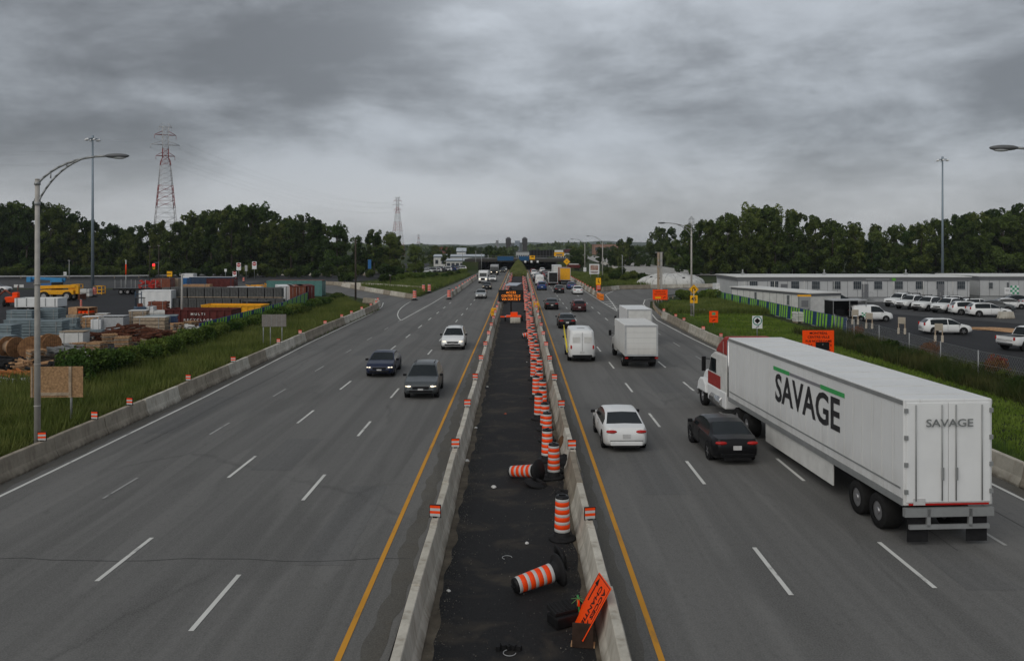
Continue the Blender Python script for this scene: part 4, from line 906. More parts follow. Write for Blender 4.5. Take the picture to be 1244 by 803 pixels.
def grime(name, base, dirt):
    m, noise, rng, mix, crack, bump, mul, done, tcn, t = graph(name, .45)
    sx = t.nodes.new('ShaderNodeSeparateXYZ'); t.links.new(tcn.outputs['Object'], sx.inputs[0])
    c = mix(rng(noise(.7, (1, 1, .25), 5, .6), .4, .7, 0, .35), base, tuple(x*.78 for x in base))
    c = mix(mul(rng(sx.outputs[2], 1.0, 2.2, 1, 0), rng(noise(1.6, (1, 1, .4), 6, .7), .35, .7, .1, .75)), c, dirt)
    c = mix(rng(noise(7, (1, 1, .06), 3), .6, .75, 0, .3), c, dirt); done(c); return m
m_cabred = M('cab_red', (.30, .035, .03), .5, var=.15)
m_trailer = grime('trailer_white', (.70, .71, .71), (.34, .32, .29))
def semi():
    t = thing('semi_trailer_truck', 'long white articulated lorry with a red cab and black lettering on its side', 'truck', (11.95, 22.4, .006), math.radians(3.2))
    L_, Wd, z0, z1 = 15.4, 2.55, 1.12, 4.08
    b = MB(); b.box((0, L_/2, (z0+z1)/2), (Wd, L_, z1-z0)); tr = b.build('trailer_box', m_trailer, t, bevel=.03)
    r = MB()
    for sx in (1, -1):
        r.box((sx*(Wd/2+.008), L_/2, z1-.10), (.03, L_-.05, .12)); r.box((sx*(Wd/2+.012), L_/2, z0+.10), (.04, L_-.05, .2)); r.box((sx*(Wd/2+.006), L_/2, z0+.46), (.02, L_-.3, .05))
    r.build('side_rail', m_galv, t)
    s = MB()
    for k in range(27):
        for sx in (1, -1): s.box((sx*(Wd/2+.003), .6+k*.6, (z0+z1)/2+.1), (.008, .012, z1-z0-.75))
    s.build('panel_seam', m_whited, t)
    for k in range(11): bw = MB(); bw.box((0, .7+k*1.38, z1+.004), (Wd-.3, .05, .012)); bw.build('roof_bow', m_whited, t)
    for sx in (1, -1):
        d = MB(); d.box((sx*.605, -.015, (z0+z1)/2), (1.19, .03, z1-z0-.2)); d.build('rear_door', m_white, t, bevel=.01)
        q = MB(); q.cyl((sx*.2, -.06, z0+.15), (sx*.2, -.06, z1-.15), .018, .018, 6); q.cyl((sx*.95, -.06, z0+.15), (sx*.95, -.06, z1-.15), .018, .018, 6); q.build('lock_rod', m_galv, t)
        q = MB(); q.box((sx*.98, -.06, z0-.17), (.42, .05, .11)); q.build('taillight', m_tail, t)
        q = MB(); q.box((sx*(Wd/2+.02), .8, z0+.1), (.012, 1.4, .06)); q.build('side_reflector', m_tail, t)
        sk = MB(); sk.box((sx*(Wd/2-.06), 7.6, .72), (.04, 6.2, .72)); sk.build('side_skirt', m_whited, t)
        mf = MB(); mf.box((sx*.85, .05, .45), (.6, .02, .7)); mf.build('mud_flap', m_rubber, t)
    u = MB(); u.box((0, -.02, z0-.17), (Wd, .14, .24)); u.box((0, -.05, .55), (Wd*.9, .08, .12))
    for sx in (1, -1): u.box((sx*.6, -.05, .8), (.1, .08, .5))
    u.build('rear_underrun_bar', m_galv, t)
    c = MB(); c.box((0, L_/2, z0-.12), (1.1, L_-.6, .2)); c.box((0, 2.6, .72), (1.2, 3.4, .3)); c.build('chassis', m_dark, t)
    for yy in (1.5, 2.8, 13.0, 14.3): wheel_set(t, (-1.0, 1.0), yy, .51, .52)
    lg = MB()
    for sx in (1, -1): lg.box((sx*.7, 11.4, .62), (.14, .14, .95))
    lg.build('landing_leg', m_galv, t)
    X = -Wd/2-.012
    text('SAVAGE', 1.5, M('lettering_black', (.03, .03, .032), .6, var=.4, scale=1.5), t, (X, 6.7, 2.74), (PI/2, 0, -PI/2), .02, sx=1.04, ext=.003)
    gm = M('lettering_green', (.05, .34, .10), .5); g = MB(); g.box((X, 8.9, 3.52), (.006, 1.6, .15)); g.build('green_stripe', gm, t); g = MB(); g.box((X, 4.45, 3.52), (.006, 1.8, .15)); g.build('green_stripe', gm, t)
    g = MB(); g.box((X, 6.72, 3.52), (.006, 2.7, .11)); g.build('grey_stripe', M('lettering_grey', (.22, .22, .24), .5), t)
    for sx in (1, -1):
        for k in range(4): h_ = MB(); h_.box((sx*1.22, -.045, z0+.4+k*.75), (.1, .04, .12)); h_.build('hinge', m_galv, t)
        h_ = MB(); h_.box((sx*.2, -.09, z0+.9), (.06, .04, .35)); h_.build('lock_handle', m_galv, t)
    h_ = MB(); h_.box((-.85, -.04, z0+.12), (.34, .02, .18)); h_.build('number_plate', m_plate, t)
    h_ = MB(); h_.box((0, -.04, z0+.05), (2.3, .015, .05)); h_.build('reflector_strip', m_tail, t)
    text('SAVAGE', .30, M('faded_grey_lettering', (.17, .18, .18)), t, (0, -.085, 3.42), (PI/2, 0, 0), .01, sx=1.25)
    # tractor
    y0 = L_+.75
    k = MB(); k.prism([(y0, 1.0), (y0+3.0, 1.0), (y0+3.0, 2.0), (y0+2.55, 2.85), (y0+1.9, 3.1), (y0, 3.1)], -1.15, 1.15); k.build('cab', m_whited, t, bevel=.08)
    for sx in (1, -1): k = MB(); k.prism([(y0+.9, 1.36), (y0+2.95, 1.36), (y0+2.95, 1.98), (y0+.9, 1.98)], sx*1.15, sx*1.17); k.build('door', m_cabred, t)
    k = MB(); k.prism([(y0+.1, 3.1), (y0+2.0, 3.1), (y0+1.4, 3.55), (y0+.5, 4.0), (y0+.1, 4.0)], -1.1, 1.1); k.build('roof_fairing', m_cabred, t, bevel=.1)
    k = MB(); k.prism([(y0+2.98, .95), (y0+4.9, .85), (y0+4.95, 1.45), (y0+4.6, 1.8), (y0+2.98, 2.0)], -.85, .85); k.build('hood', m_white, t, bevel=.12)
    k = MB(); k.prism([(y0, .55), (y0+2.9, .55), (y0+2.9, 1.35), (y0, 1.35)], -1.2, 1.2); k.build('lower_fairing', m_white, t, bevel=.06)
    k = MB(); k.prism([(y0+2.57, 2.82), (y0+3.03, 1.98), (y0+3.05, 2.06), (y0+2.6, 2.86)], -1.0, 1.0); k.build('windshield', m_glass, t)
    for sx in (1, -1):
        k = MB(); k.prism([(y0+1.6, 2.05), (y0+2.8, 2.05), (y0+2.45, 2.75), (y0+1.6, 2.75)], sx*1.15, sx*1.165); k.build('side_window', m_glass, t)
        k = MB(); k.box((sx*1.42, y0+2.85, 2.35), (.2, .12, .75)); k.cyl((sx*1.1, y0+2.8, 2.6), (sx*1.4, y0+2.85, 2.6), .025, .025, 6); k.build('side_mirror', m_plastic, t, bevel=.03)
        k = MB(); k.prism([(y0+3.25, .75), (y0+4.85, .75), (y0+4.7, 1.2), (y0+4.35, 1.42), (y0+3.75, 1.42), (y0+3.4, 1.2)], sx*.85, sx*1.2); k.build('fender', m_white, t, bevel=.06)
        k = MB(); k.cyl((sx*1.1, y0-.25, 1.2), (sx*1.1, y0-.25, 3.9), .08, .08, 10); k.build('exhaust_stack', m_chrome, t)
        k = MB(); k.cyl((sx*1.05, y0+.5, .75), (sx*1.05, y0+2.2, .75), .3, .3, 16); k.build('fuel_tank', m_chrome, t)
        k = MB(); k.box((sx*.95, y0+4.82, 1.15), (.3, .1, .22)); k.build('headlight', m_headoff, t, bevel=.02)
    k = MB(); k.box((0, y0+5.0, .6), (2.35, .2, .35)); k.build('front_bumper', m_chrome, t, bevel=.05)
    wheel_set(t, (-1.02, 1.02), y0+4.0, .5, .3)
semi()

# ------------------------------------------------------------------ lamps, masts, pylons
def curve_pts(a, b, c, n=8): return [tuple((1-t)**2*a[i]+2*t*(1-t)*b[i]+t*t*c[i] for i in range(3)) for t in [k/n for k in range(n+1)]]
def street_lamp(lab, x, y, hgt, arm, rise, sgn, r=.14, group=None, z0=0):
    t = thing('street_lamp', lab, 'street lamp', (x, y, z0), 0, group)
    p = MB(); p.cyl((0, 0, 0), (0, 0, hgt), r, r*.68, 14); p.cyl((0, 0, 0), (0, 0, .12), r*1.5, r*1.5, 14); p.cyl((0, 0, hgt), (0, 0, hgt+.04), r*.75, r*.6, 14)
    for z in (.33*hgt, .62*hgt, .18*hgt): p.cyl((0, 0, z), (0, 0, z+.05), r*1.02, r*1.02, 14)
    p.build('pole', m_polec, t)
    a = MB(); tip = (sgn*arm, 0, hgt+rise)
    A = curve_pts((0, 0, hgt-.15), (sgn*arm*.35, 0, hgt+rise*.95), tip); B = curve_pts((0, 0, hgt-.95), (sgn*arm*.22, 0, hgt+rise*.35), (sgn*arm*.62, 0, hgt+rise*.84))
    a.tube(A, .045, 8); a.tube(B, .04, 8)
    for k in (2, 4): a.cyl(A[k], (A[k][0], 0, A[k][2]-.42+.08*k), .025, .025, 6)
    for z in (-.15, -.95): a.cyl((0, 0, hgt+z-.06), (0, 0, hgt+z+.06), r*.95, r*.95, 12)
    a.build('arm', m_galv, t)
    hd = MB(); hd.ell((sgn*(arm+.42), 0, hgt+rise), (.5, .17, .10), 0, 14, 8); hd.build('lamp_head', M('lamp_housing', (.12, .125, .13), .5), t)
    l = MB(); l.ell((sgn*(arm+.5), 0, hgt+rise-.06), (.28, .13, .07), 0, 12, 8); l.build('lens', m_headoff, t); return t
street_lamp('tall grey street lamp behind the left barrier beside the strand board', -19.2, 32, 11.0, 2.75, .95, 1, .125)
street_lamp('street lamp at the right edge of the highway reaching in from the right', 19.4, 27, 10.6, 2.7, 1.05, -1, .15)
street_lamp('distant street lamp right of the highway beside the white picture board', *G(732, 340), 9.9, 3.3, 1.4, -1, .14)
street_lamp('farther street lamp right of the highway near the yellow warning diamond', *G(710.5, 333), 9.8, 3.6, 1.2, -1, .14)
def camera_pole():
    x, y = G(840, 384); t = street_lamp('tall pole with a lamp arm and a bird-cage camera basket on top', x, y, 10.6, 3.2, .7, -1, .13)
    c = MB(); z = 11.0
    for k in range(6):
        a = k*PI/3; c.cyl((.34*math.cos(a), .34*math.sin(a), z), (.34*math.cos(a), .34*math.sin(a), z+.75), .018, .018, 5)
    for zz in (z, z+.4, z+.75): c.tube([(.34*math.cos(k*PI/6), .34*math.sin(k*PI/6), zz) for k in range(13)], .018, 5)
    for k in range(6): a = k*PI/3; c.cyl((.34*math.cos(a), .34*math.sin(a), z+.75), (0, 0, z+1.1), .014, .014, 5)
    c.cyl((0, 0, 10.5), (0, 0, z), .06, .06, 8); c.build('camera_cage', m_galv, t)
    k = MB(); k.cyl((0, 0, z+.1), (0, 0, z+.5), .13, .11, 10); k.cyl((0, 0, z+1.0), (0, 0, z+1.5), .012, .008, 5); k.build('camera', m_white, t)
    b = MB(); b.box((.0, -.2, 1.6), (.4, .25, .6)); b.build('control_box', m_galv, t)
camera_pole()
def high_mast(lab, x, y, hgt):
    t = thing('high_mast_light', lab, 'light mast', (x, y, 0))
    p = MB(); p.cyl((0, 0, 0), (0, 0, hgt), .30, .15, 14); p.build('pole', m_mast, t)
    r = MB(); r.tube([(.75*math.cos(k*PI/8), .75*math.sin(k*PI/8), hgt-.25) for k in range(17)], .05, 6); r.cyl((0, 0, hgt-.5), (0, 0, hgt+.35), .25, .22, 12)
    for k in range(6): a = k*PI/3; r.cyl((0, 0, hgt-.2), (1.1*math.cos(a), 1.1*math.sin(a), hgt-.3), .035, .035, 5)
    r.build('lamp_ring', m_mast, t)
    for k in range(6):
        a = k*PI/3+.2; l = MB(); l.cyl((1.1*math.cos(a), 1.1*math.sin(a), hgt-.62), (1.1*math.cos(a), 1.1*math.sin(a), hgt-.28), .34, .14, 12); l.build('floodlight', m_white, t)
high_mast('very tall grey floodlight mast standing in the storage yard', *G(112.5, 356), 28.5)
high_mast('very tall floodlight mast behind the site offices', *G(1145, 346), 28.3)
def plain_pole(lab, px, pyb, pyt, r=.1, mat=None, name='utility_pole', cat='pole'):
    x, y = G(px, pyb); hgt = H+(PY-pyt)*y/F; t = thing(name, lab, cat, (x, y, 0)); b = MB(); b.cyl((0, 0, 0), (0, 0, hgt), r, r*.75, 10); b.build('pole', mat or m_bark, t)
    b = MB(); b.box((0, -.02, hgt-.12), (.5, .1, .1)); b.cyl((-.2, 0, hgt-.1), (-.2, 0, hgt+.12), .04, .03, 6); b.build('bracket', m_galv, t); return t
plain_pole('dark wooden utility pole on the scrub bank by the entry ramp', 432, 368, 291, .15)
plain_pole('pale grey pole in front of the dark red skips', 221, 396, 333, .13, m_polec)
plain_pole('thin dark pole beyond the flatbed trailer', 193, 346, 298, .11)
plain_pole('slim brown pole left of the red traffic light', 182, 344, 299, .1)
plain_pole('slim pole behind the white dropside lorry', 84, 349, 316, .08, m_galv)
plain_pole('short pale pole behind the barrier on the rising street', 474, 349, 334, .1, m_bark)
for i, (a, b_) in enumerate(((799.8, 'left'), (803.2, 'right'))):
    x, y = G(a, 352); t = thing('square_post', ('square grey timber post of the pair by the exit ramp, carrying a lamp bracket', 'plain square grey timber post, the other of the pair by the exit ramp')[i], 'post', (x, y, 0))
    m = MB(); m.box((0, 0, 3.7), (.42, .42, 7.4)); m.build('post', m_wood2 if i == 0 else m_polec, t, bevel=.03)
    m = MB(); m.box((-.3 if i == 0 else 0, 0, 7.35), (.7, .3, .14)); m.box((0, -.23, 5.8), (.2, .06, .5)); m.box((0, -.23, 4.6), (.2, .06, .5)); m.build('bracket', m_galv, t)
for i, (px, pyb, pyt) in enumerate(((510, 331, 318), (562, 328, 304), (578, 328, 305), (585, 329, 308), (593, 327, 310), (756, 336, 310))):
    plain_pole(('distant lamp pole by the parked cars', 'first thin lamp pole above the white depot roof', 'second thin lamp pole above the white depot roof', 'third thin lamp pole above the white depot roof', 'thin lamp pole between depot and towers', 'short dark pole beside the light distant road')[i], px, pyb, pyt, .13, m_galv, 'lamp_pole')
def pylon(lab, x, y, hgt, w0):
    t = thing('transmission_tower', lab, 'pylon', (x, y, 0), .5)
    m_pr = M('pylon_red', (.26, .055, .05), .7); m_pw = M('pylon_white', (.46, .46, .47), .7)
    bands = [(0, .22), (.22, .42), (.42, .58), (.58, .72), (.72, .84), (.84, 1.0)]
    W_ = lambda f: w0*max(.17, (1-f)**1.0*.9+.10) if f < .76 else w0*.2
    for bi, (f0, f1) in enumerate(bands):
        mb = MB(); nn = 3 if bi < 3 else 4; zs = [f0+(f1-f0)*k/nn for k in range(nn+1)]
        for k in range(nn):
            z0, z1 = zs[k]*hgt, zs[k+1]*hgt; a, b = W_(zs[k])/2, W_(zs[k+1])/2; r = .14 if bi < 3 else .11
            c0 = [(-a, -a, z0), (a, -a, z0), (a, a, z0), (-a, a, z0)]; c1 = [(-b, -b, z1), (b, -b, z1), (b, b, z1), (-b, b, z1)]
            for i in range(4):
                mb.cyl(c0[i], c1[i], r, r, 5); mb.cyl(c0[i], c1[(i+1) % 4], r*.5, r*.5, 4); mb.cyl(c0[(i+1) % 4], c1[i], r*.5, r*.5, 4); mb.cyl(c1[i], c1[(i+1) % 4], r*.5, r*.5, 4)
                m_ = lambda p, q: tuple((p[j]+q[j])/2 for j in range(3))
                mb.cyl(m_(c0[i], c1[i]), m_(c0[(i+1) % 4], c1[(i+1) % 4]), r*.4, r*.4, 4)
        mb.build('lattice_section', m_pw if bi % 2 else m_pr, t)
    for f, wd in ((.79, .62), (.87, .95), (.94, .7), (.995, .42)):
        a = MB(); z = f*hgt; hw = wd*w0/2*1.05; b = w0*.1
        for sy in (1, -1): a.cyl((-hw, 0, z), (-b, sy*b, z), .11, .11, 5); a.cyl((b, sy*b, z), (hw, 0, z), .11, .11, 5); a.cyl((-hw, 0, z), (-b, sy*b, z+1.6), .08, .08, 4); a.cyl((hw, 0, z), (b, sy*b, z+1.6), .08, .08, 4)
        a.cyl((-b, 0, z), (b, 0, z), .1, .1, 5); a.cyl((0, -b, z), (0, b, z), .1, .1, 5)
        for sx in (1, -1): a.cyl((sx*hw, 0, z), (sx*hw, 0, z-1.7), .08, .08, 5)
        a.build('cross_arm', m_pr if f in (.79, .94) else m_pw, t)
    return t
PY1 = ((201-PX)*345/F, 345); PY2 = ((483-PX)*790/F, 790); PY3 = ((508.5-PX)*2100/F, 2100)
pylon('red and white lattice power pylon rising above the left-hand wood', *PY1, H+147*345/F, 11.5)
pylon('distant lattice pylon above the end of the left-hand wood', *PY2, H+61*790/F, 11.5)
pylon('very distant small pylon right of the left-hand wood', *PY3, H+16*2100/F, 11.5)
def cable(lab, a, b, sag, r):
    m = MB(); m.tube([tuple(a[i]+(b[i]-a[i])*t-(sag*4*t*(1-t) if i == 2 else 0) for i in range(3)) for t in [k/16 for k in range(17)]], r, 5)
    tag(m.build('power_cable', m_galv), lab, 'cable', 'power cables between the pylons')
for f, w_ in ((.79, 3.5), (.87, 5.4), (.94, 4)):
    for s in (1, -1):
        z1 = (H+147*345/F)*f-1.7; z2 = (H+61*790/F)*f-1.7; ux, uy = math.cos(.5), math.sin(.5)
        cable('thin power cable sagging between the pylons', (PY1[0]+s*w_*ux, PY1[1]+s*w_*uy, z1), (PY2[0]+s*w_*ux, PY2[1]+s*w_*uy, z2), 9, .022)
        cable('thin power cable running off to the left from the red and white pylon', (PY1[0]+s*w_*ux, PY1[1]+s*w_*uy, z1), (-420, 250+s*w_, z1+1), 7, .02)

# ------------------------------------------------------------------ signs
def sign_post(t, x0, h_, r=.045, mat=None, nm='post'):
    b = MB(); b.cyl((x0, .06, 0), (x0, .06, h_), r, r, 8); b.build(nm, mat or m_galv, t)
def panel(t, w_, h_, zc, mat, nm='panel', x=0, y=0, rot=0, parent=None, th=.03, bev=.015):
    b = MB(); b.box((x, y, zc), (w_, th, h_), ry=rot); return b.build(nm, mat, parent or t, bevel=bev)
def uturn():
    x, y = (841.6-PX)*96.9/F, 97.2; t = thing('warning_sign', 'yellow diamond sign with a black U-turn arrow above a square sign reading 45', 'road sign', (x, y-.9, 0))
    zc = H-(351.8-PY)*(y-.9)/F; z2 = H-(363.7-PY)*(y-.9)/F
    sign_post(t, 0, zc, .09, m_polec)
    panel(t, .86, .86, zc, m_signy, 'diamond_panel', rot=PI/4); panel(t, .9, .92, z2, m_signy, 'speed_panel')
    a = MB(); pts = [(-.14, 0, -.27)]+[(-.14+.13-.13*math.cos(q), 0, .1+.13*math.sin(q)) for q in np.linspace(0, PI, 9)]+[(.12, 0, .0)]
    a.tube([(p[0], -.025, zc+p[2]) for p in pts], .042, 6); a.prism([(.0, zc+.0), (.24, zc+.0), (.12, zc-.16)], -.05, -.018, 'y'); a.build('arrow', m_black, t)
    b = MB()
    for s in (1, -1):
        b.box((s*.27, -.018, zc+.27), (.74, .006, .02), ry=s*PI/4); b.box((s*.27, -.018, zc-.27), (.74, .006, .02), ry=-s*PI/4)
    b.build('border', m_black, t)
    text('45', .62, m_black, t, (0, -.02, z2+.02), bold=.02)
uturn()
def green_sign():
    x, y = G(920, 408); y = 71; x = (920-PX)*y/F; z = H-(391.5-PY)*y/F; t = thing('route_sign', 'white sign with a green ring round a black diamond and a small arrow', 'road sign', (x, y, 0))
    sign_post(t, 0, z+.3); panel(t, .9, 1.12, z, m_white)
    gm = M('sign_green', (.02, .22, .16), .5); r = MB(); n = 28; v = []
    for rad in (.33, .41):
        for k in range(n): v.append((rad*math.cos(2*PI*k/n), -.02, z+.13+rad*math.sin(2*PI*k/n)))
    r.add(v, [(k, (k+1) % n, n+(k+1) % n, n+k) for k in range(n)]); r.build('ring', gm, t)
    b = MB(); b.box((0, -.02, z+.13), (.36, .006, .36), ry=PI/4); b.build('diamond', m_black, t)
    b = MB(); b.box((-.03, -.02, z-.42), (.24, .006, .06), ry=-.6); b.prism([(.02, z-.35), (.15, z-.30), (.12, z-.44)], -.024, -.017, 'y'); b.build('arrow', m_black, t)
green_sign()
def small_orange():
    y = 84; x = (867-PX)*y/F; z = H-(385-PY)*y/F; t = thing('detour_sign', 'small upright orange sign with a green square and an arrow', 'road sign', (x, y, 0))
    sign_post(t, 0, z+.3); panel(t, .92, 1.2, z, m_orange2)
    b = MB(); b.box((0, -.02, z+.33), (.36, .006, .3)); b.build('green_patch', M('detour_green', (.10, .30, .14), .5), t)
    b = MB(); b.box((0, -.02, z+.02), (.7, .006, .05)); b.box((-.04, -.02, z-.37), (.26, .006, .07), ry=-.6); b.prism([(.02, z-.28), (.17, z-.24), (.12, z-.40)], -.024, -.017, 'y'); b.build('arrow', m_black, t)
small_orange()
def message_orange():
    y = 113; x = (802-PX)*y/F; z = H-(358-PY)*y/F; t = thing('detour_sign', 'wide orange sign with a yellow strip and an arrow beside the exit ramp guardrail', 'road sign', (x, y, 0))
    sign_post(t, -.25, z); sign_post(t, .25, z); panel(t, 2.1, 1.45, z, m_orange2)
    b = MB(); b.box((-.3, -.02, z-.42), (.8, .008, .26)); b.build('yellow_patch', m_signy, t)
    b = MB(); b.box((.52, -.02, z-.42), (.3, .006, .07), ry=-.7); b.prism([(.6, z-.3), (.74, z-.28), (.70, z-.44)], -.024, -.017, 'y'); b.box((0, -.02, z+.7), (2.0, .006, .02)); b.build('arrow', m_black, t)
    text('CENTRE-VILLE', .22, m_black, t, (0, -.02, z+.38), bold=.01); text('RUE NOTRE-DAME', .19, m_black, t, (0, -.02, z+.05), bold=.01)
message_orange()
def montreal():
    y = 58; x = (994-PX)*y/F; z = H-(415-PY)*y/F; t = thing('direction_sign', 'large orange sign with lines of black writing and a black patch over the last', 'road sign', (x, y, 0))
    sign_post(t, -.8, z+.5, .06); sign_post(t, .8, z+.5, .06); panel(t, 2.28, 1.62, z, m_orange2)
    for s, dz, sz in (('MONTRÉAL', .60, .25), ('CENTRE-VILLE', .32, .25), ('RUE NOTRE-DAME', .03, .225)): text(s, sz, m_black, t, (.02, -.02, z+dz), bold=.012)
    text('RUE S', .225, m_black, t, (-.72, -.02, z-.27), bold=.012); text('E', .225, m_black, t, (.92, -.02, z-.27), bold=.012)
    b = MB(); b.box((.30, -.03, z-.33), (.98, .03, .58)); b.build('cover_patch', m_plastic, t)
    b = MB(); b.box((.32, -.05, z-.2), (.05, .02, .05)); b.build('fastener', m_paleg, t)
    b = MB(); b.box((-.42, -.02, z-.62), (.42, .008, .2)); b.build('yellow_patch', m_signy, t)
    b = MB(); b.box((.8, -.02, z-.66), (.22, .006, .05), ry=-.6); b.build('arrow', m_black, t)
montreal()
def strand_board():
    y = 37; x = (69-PX)*y/F; t = thing('boarded_sign', 'brown strand-board sign back behind the left street lamp', 'sign', (x, y, 0), .05)
    z = H-(464-PY)*y/F; panel(t, 2.36, 1.42, z, m_osb, 'board', th=.025, bev=.004)
    b = MB(); b.box((.62, -.04, z), (.12, .05, 1.42)); b.box((-1.1, -.03, z), (.06, .03, 1.4)); b.box((-.2, -.025, z-.55), (1.5, .03, .14)); b.build('batten', m_wood2, t)
    sign_post(t, .62, z+.3, .05); sign_post(t, -.8, z+.3, .05); b = MB(); b.cyl((.62, .06, .5), (.5, -.45, 0), .03, .03, 6); b.build('brace', m_galv, t)
strand_board()
def grey_back():
    y = 64; x = (333-PX)*y/F; z = H-(389.5-PY)*y/F; t = thing('sign_back', 'grey blank rear of a wide road sign on three thin posts on the left bank', 'sign', (x, y, 0), .1)
    panel(t, 1.9, .98, z, M('sign_back_grey', (.20, .185, .17), .7, var=.15), 'panel')
    b = MB()
    for k in range(4): b.box((-.6+k*.4, -.02, z), (.02, .02, .96))
    b.build('rib', m_galv, t)
    for q in (-.85, -.3, .6): sign_post(t, q, z+.3, .035)
grey_back()
def far_sign(lab, px, pyc, w_, h_, pyb, mat, d, sym=None, n='road_sign'):
    x = (px-PX)*d/F; z = H-(pyc-PY)*d/F; t = thing(n, lab, 'road sign', (x, d, 0)); sign_post(t, 0, z+h_*.4, .06)
    if sym == 'diamond': panel(t, w_, h_, z, mat, rot=PI/4)
    else: panel(t, w_, h_, z, mat)
    if sym == 'bar':
        b = MB(); b.cyl((0, -.02, z+h_*.2), (0, -.03, z+h_*.2), w_*.42, w_*.42, 20); b.build('red_disc', m_red, t); b = MB(); b.box((0, -.04, z+h_*.2), (w_*.6, .01, w_*.14)); b.build('white_bar', m_white, t)
    if sym == 'arrow': b = MB(); b.box((0, -.02, z), (w_*.6, .01, h_*.12)); b.prism([(-w_*.3, z-h_*.18), (-w_*.3, z+h_*.18), (-w_*.48, z)], -.03, -.018, 'y'); b.build('arrow', m_black, t)
    if sym == 'diamond': b = MB(); b.box((0, -.02, z-.05), (.12, .01, .4)); b.box((.1, -.02, z+.12), (.3, .01, .1)); b.build('symbol', m_black, t)
    return t
far_sign('red and white no-entry sign, left of the two tall ones beyond the yard', 290, 324, 1.2, 2.0, 0, m_white, 212, 'bar')
far_sign('red and white no-entry sign, right of the two tall ones beyond the yard', 309, 322.5, 1.2, 2.0, 0, m_white, 214, 'bar')
far_sign('white sign with a red mark low by the cross street', 285, 333, 1.0, 1.2, 0, m_white, 196, 'bar')
far_sign('narrow pale sign between the two tall no-entry signs', 299, 326, .7, 1.6, 0, m_paleg, 216)
far_sign('round-looking yellow arrow sign near the red traffic light', 206, 333, 1.3, 1.3, 0, m_signy, 196, 'arrow')
far_sign('small white sign in front of the wood behind the dropside lorry', 79, 332.5, .8, .9, 0, m_white, 214, 'arrow')
far_sign('left small white panel on the grass beyond the yard', 19.5, 348, .9, .75, 0, m_whited, 168); far_sign('right small white panel on the grass beyond the yard', 26.2, 348, .9, .75, 0, m_whited, 168)
far_sign('thin white marker sign on the cross street verge', 392, 325.5, .5, 1.1, 0, m_white, 240)
far_sign('small pale sign beside the no-entry signs', 274, 328.5, .6, .7, 0, m_white, 206)
far_sign('blue panel sign before the left-hand wood', 449, 322, 1.0, 3.2, 0, m_blue, 245)
far_sign('yellow warning diamond right of the highway before the underpass', 688.5, 318, 1.6, 1.6, 0, m_signy, 262, 'diamond')
far_sign('small white plate on the lamp pole by the far verge', 710.5, 327.5, .9, 1.3, 0, m_white, 250)
def picture_board():
    d = 208; x = (722-PX)*d/F; z = H-(327-PY)*d/F; t = thing('picture_board', 'white advertising board with a red and brown picture on the right verge', 'billboard', (x, d, 0))
    sign_post(t, -1, z, .08); sign_post(t, 1, z, .08); panel(t, 2.6, 2.6, z, m_white)
    b = MB(); b.box((0, -.03, z+.35), (2.0, .01, 1.3)); b.build('picture', M('picture_print', (.45, .40, .34), .6, var=.5, scale=2, col2=(.25, .06, .04)), t)
    b = MB(); b.box((0, -.03, z-.75), (1.9, .01, .18)); b.box((0, -.03, z-1.0), (1.5, .01, .1)); b.build('caption_bar', m_dkred, t)
picture_board()
def hazard_marker(lab, px, pyb, w_=.9):
    x, y = G(px, pyb); t = thing('hazard_marker', lab, 'marker', (x, y, 0)); b = MB(); b.box((0, 0, .5), (w_*.8, w_*.5, 1.0)); b.build('orange_base', m_orange, t, bevel=.05)
    b = MB(); b.box((0, -.05, 1.7), (w_, .06, 1.35)); b.build('yellow_panel', m_signy, t, bevel=.02); b = MB(); b.box((-.05, -.09, 1.8), (.1, .02, .7)); b.box((.1, -.09, 1.55), (.35, .02, .1), ry=.7); b.build('arrow', m_black, t)
    b = MB(); b.box((0, -.26*w_/.9, .35), (w_*.7, .02, .16)); b.box((0, -.26*w_/.9, .75), (w_*.7, .02, .16)); b.build('stripe', m_refl, t)
hazard_marker('yellow arrow panel on an orange base at the exit ramp gore', 727, 352.5, 1.0)
def attenuator(lab, x, y, rz, L_=5.5, mat=None):
    t = thing('crash_cushion', lab, 'crash cushion', (x, y, .006), rz); b = MB()
    for k in range(5): b.box((0, k*L_/5+L_/10, .45), (.62, L_/5-.06, .85))
    b.build('cushion_box', mat or m_yellow, t, bevel=.06); c = MB(); c.box((0, -.05, .5), (.66, .06, .95)); c.build('nose_plate', mat or m_yellow, t)
    d = MB(); d.box((0, -.085, .5), (.5, .01, .06)); d.build('seam', m_dark, t)
attenuator('orange-yellow crash cushion at the end of the exit ramp barriers', 13.0, 127, 0, 5, M('amber_plastic', (.75, .20, .02), .5))
attenuator('yellow crash cushion right of the message sign', 2.25, 106, 0, 6)
attenuator('yellow crash cushion box on the left median barrier', -3.1, 97, 0, 2.2)
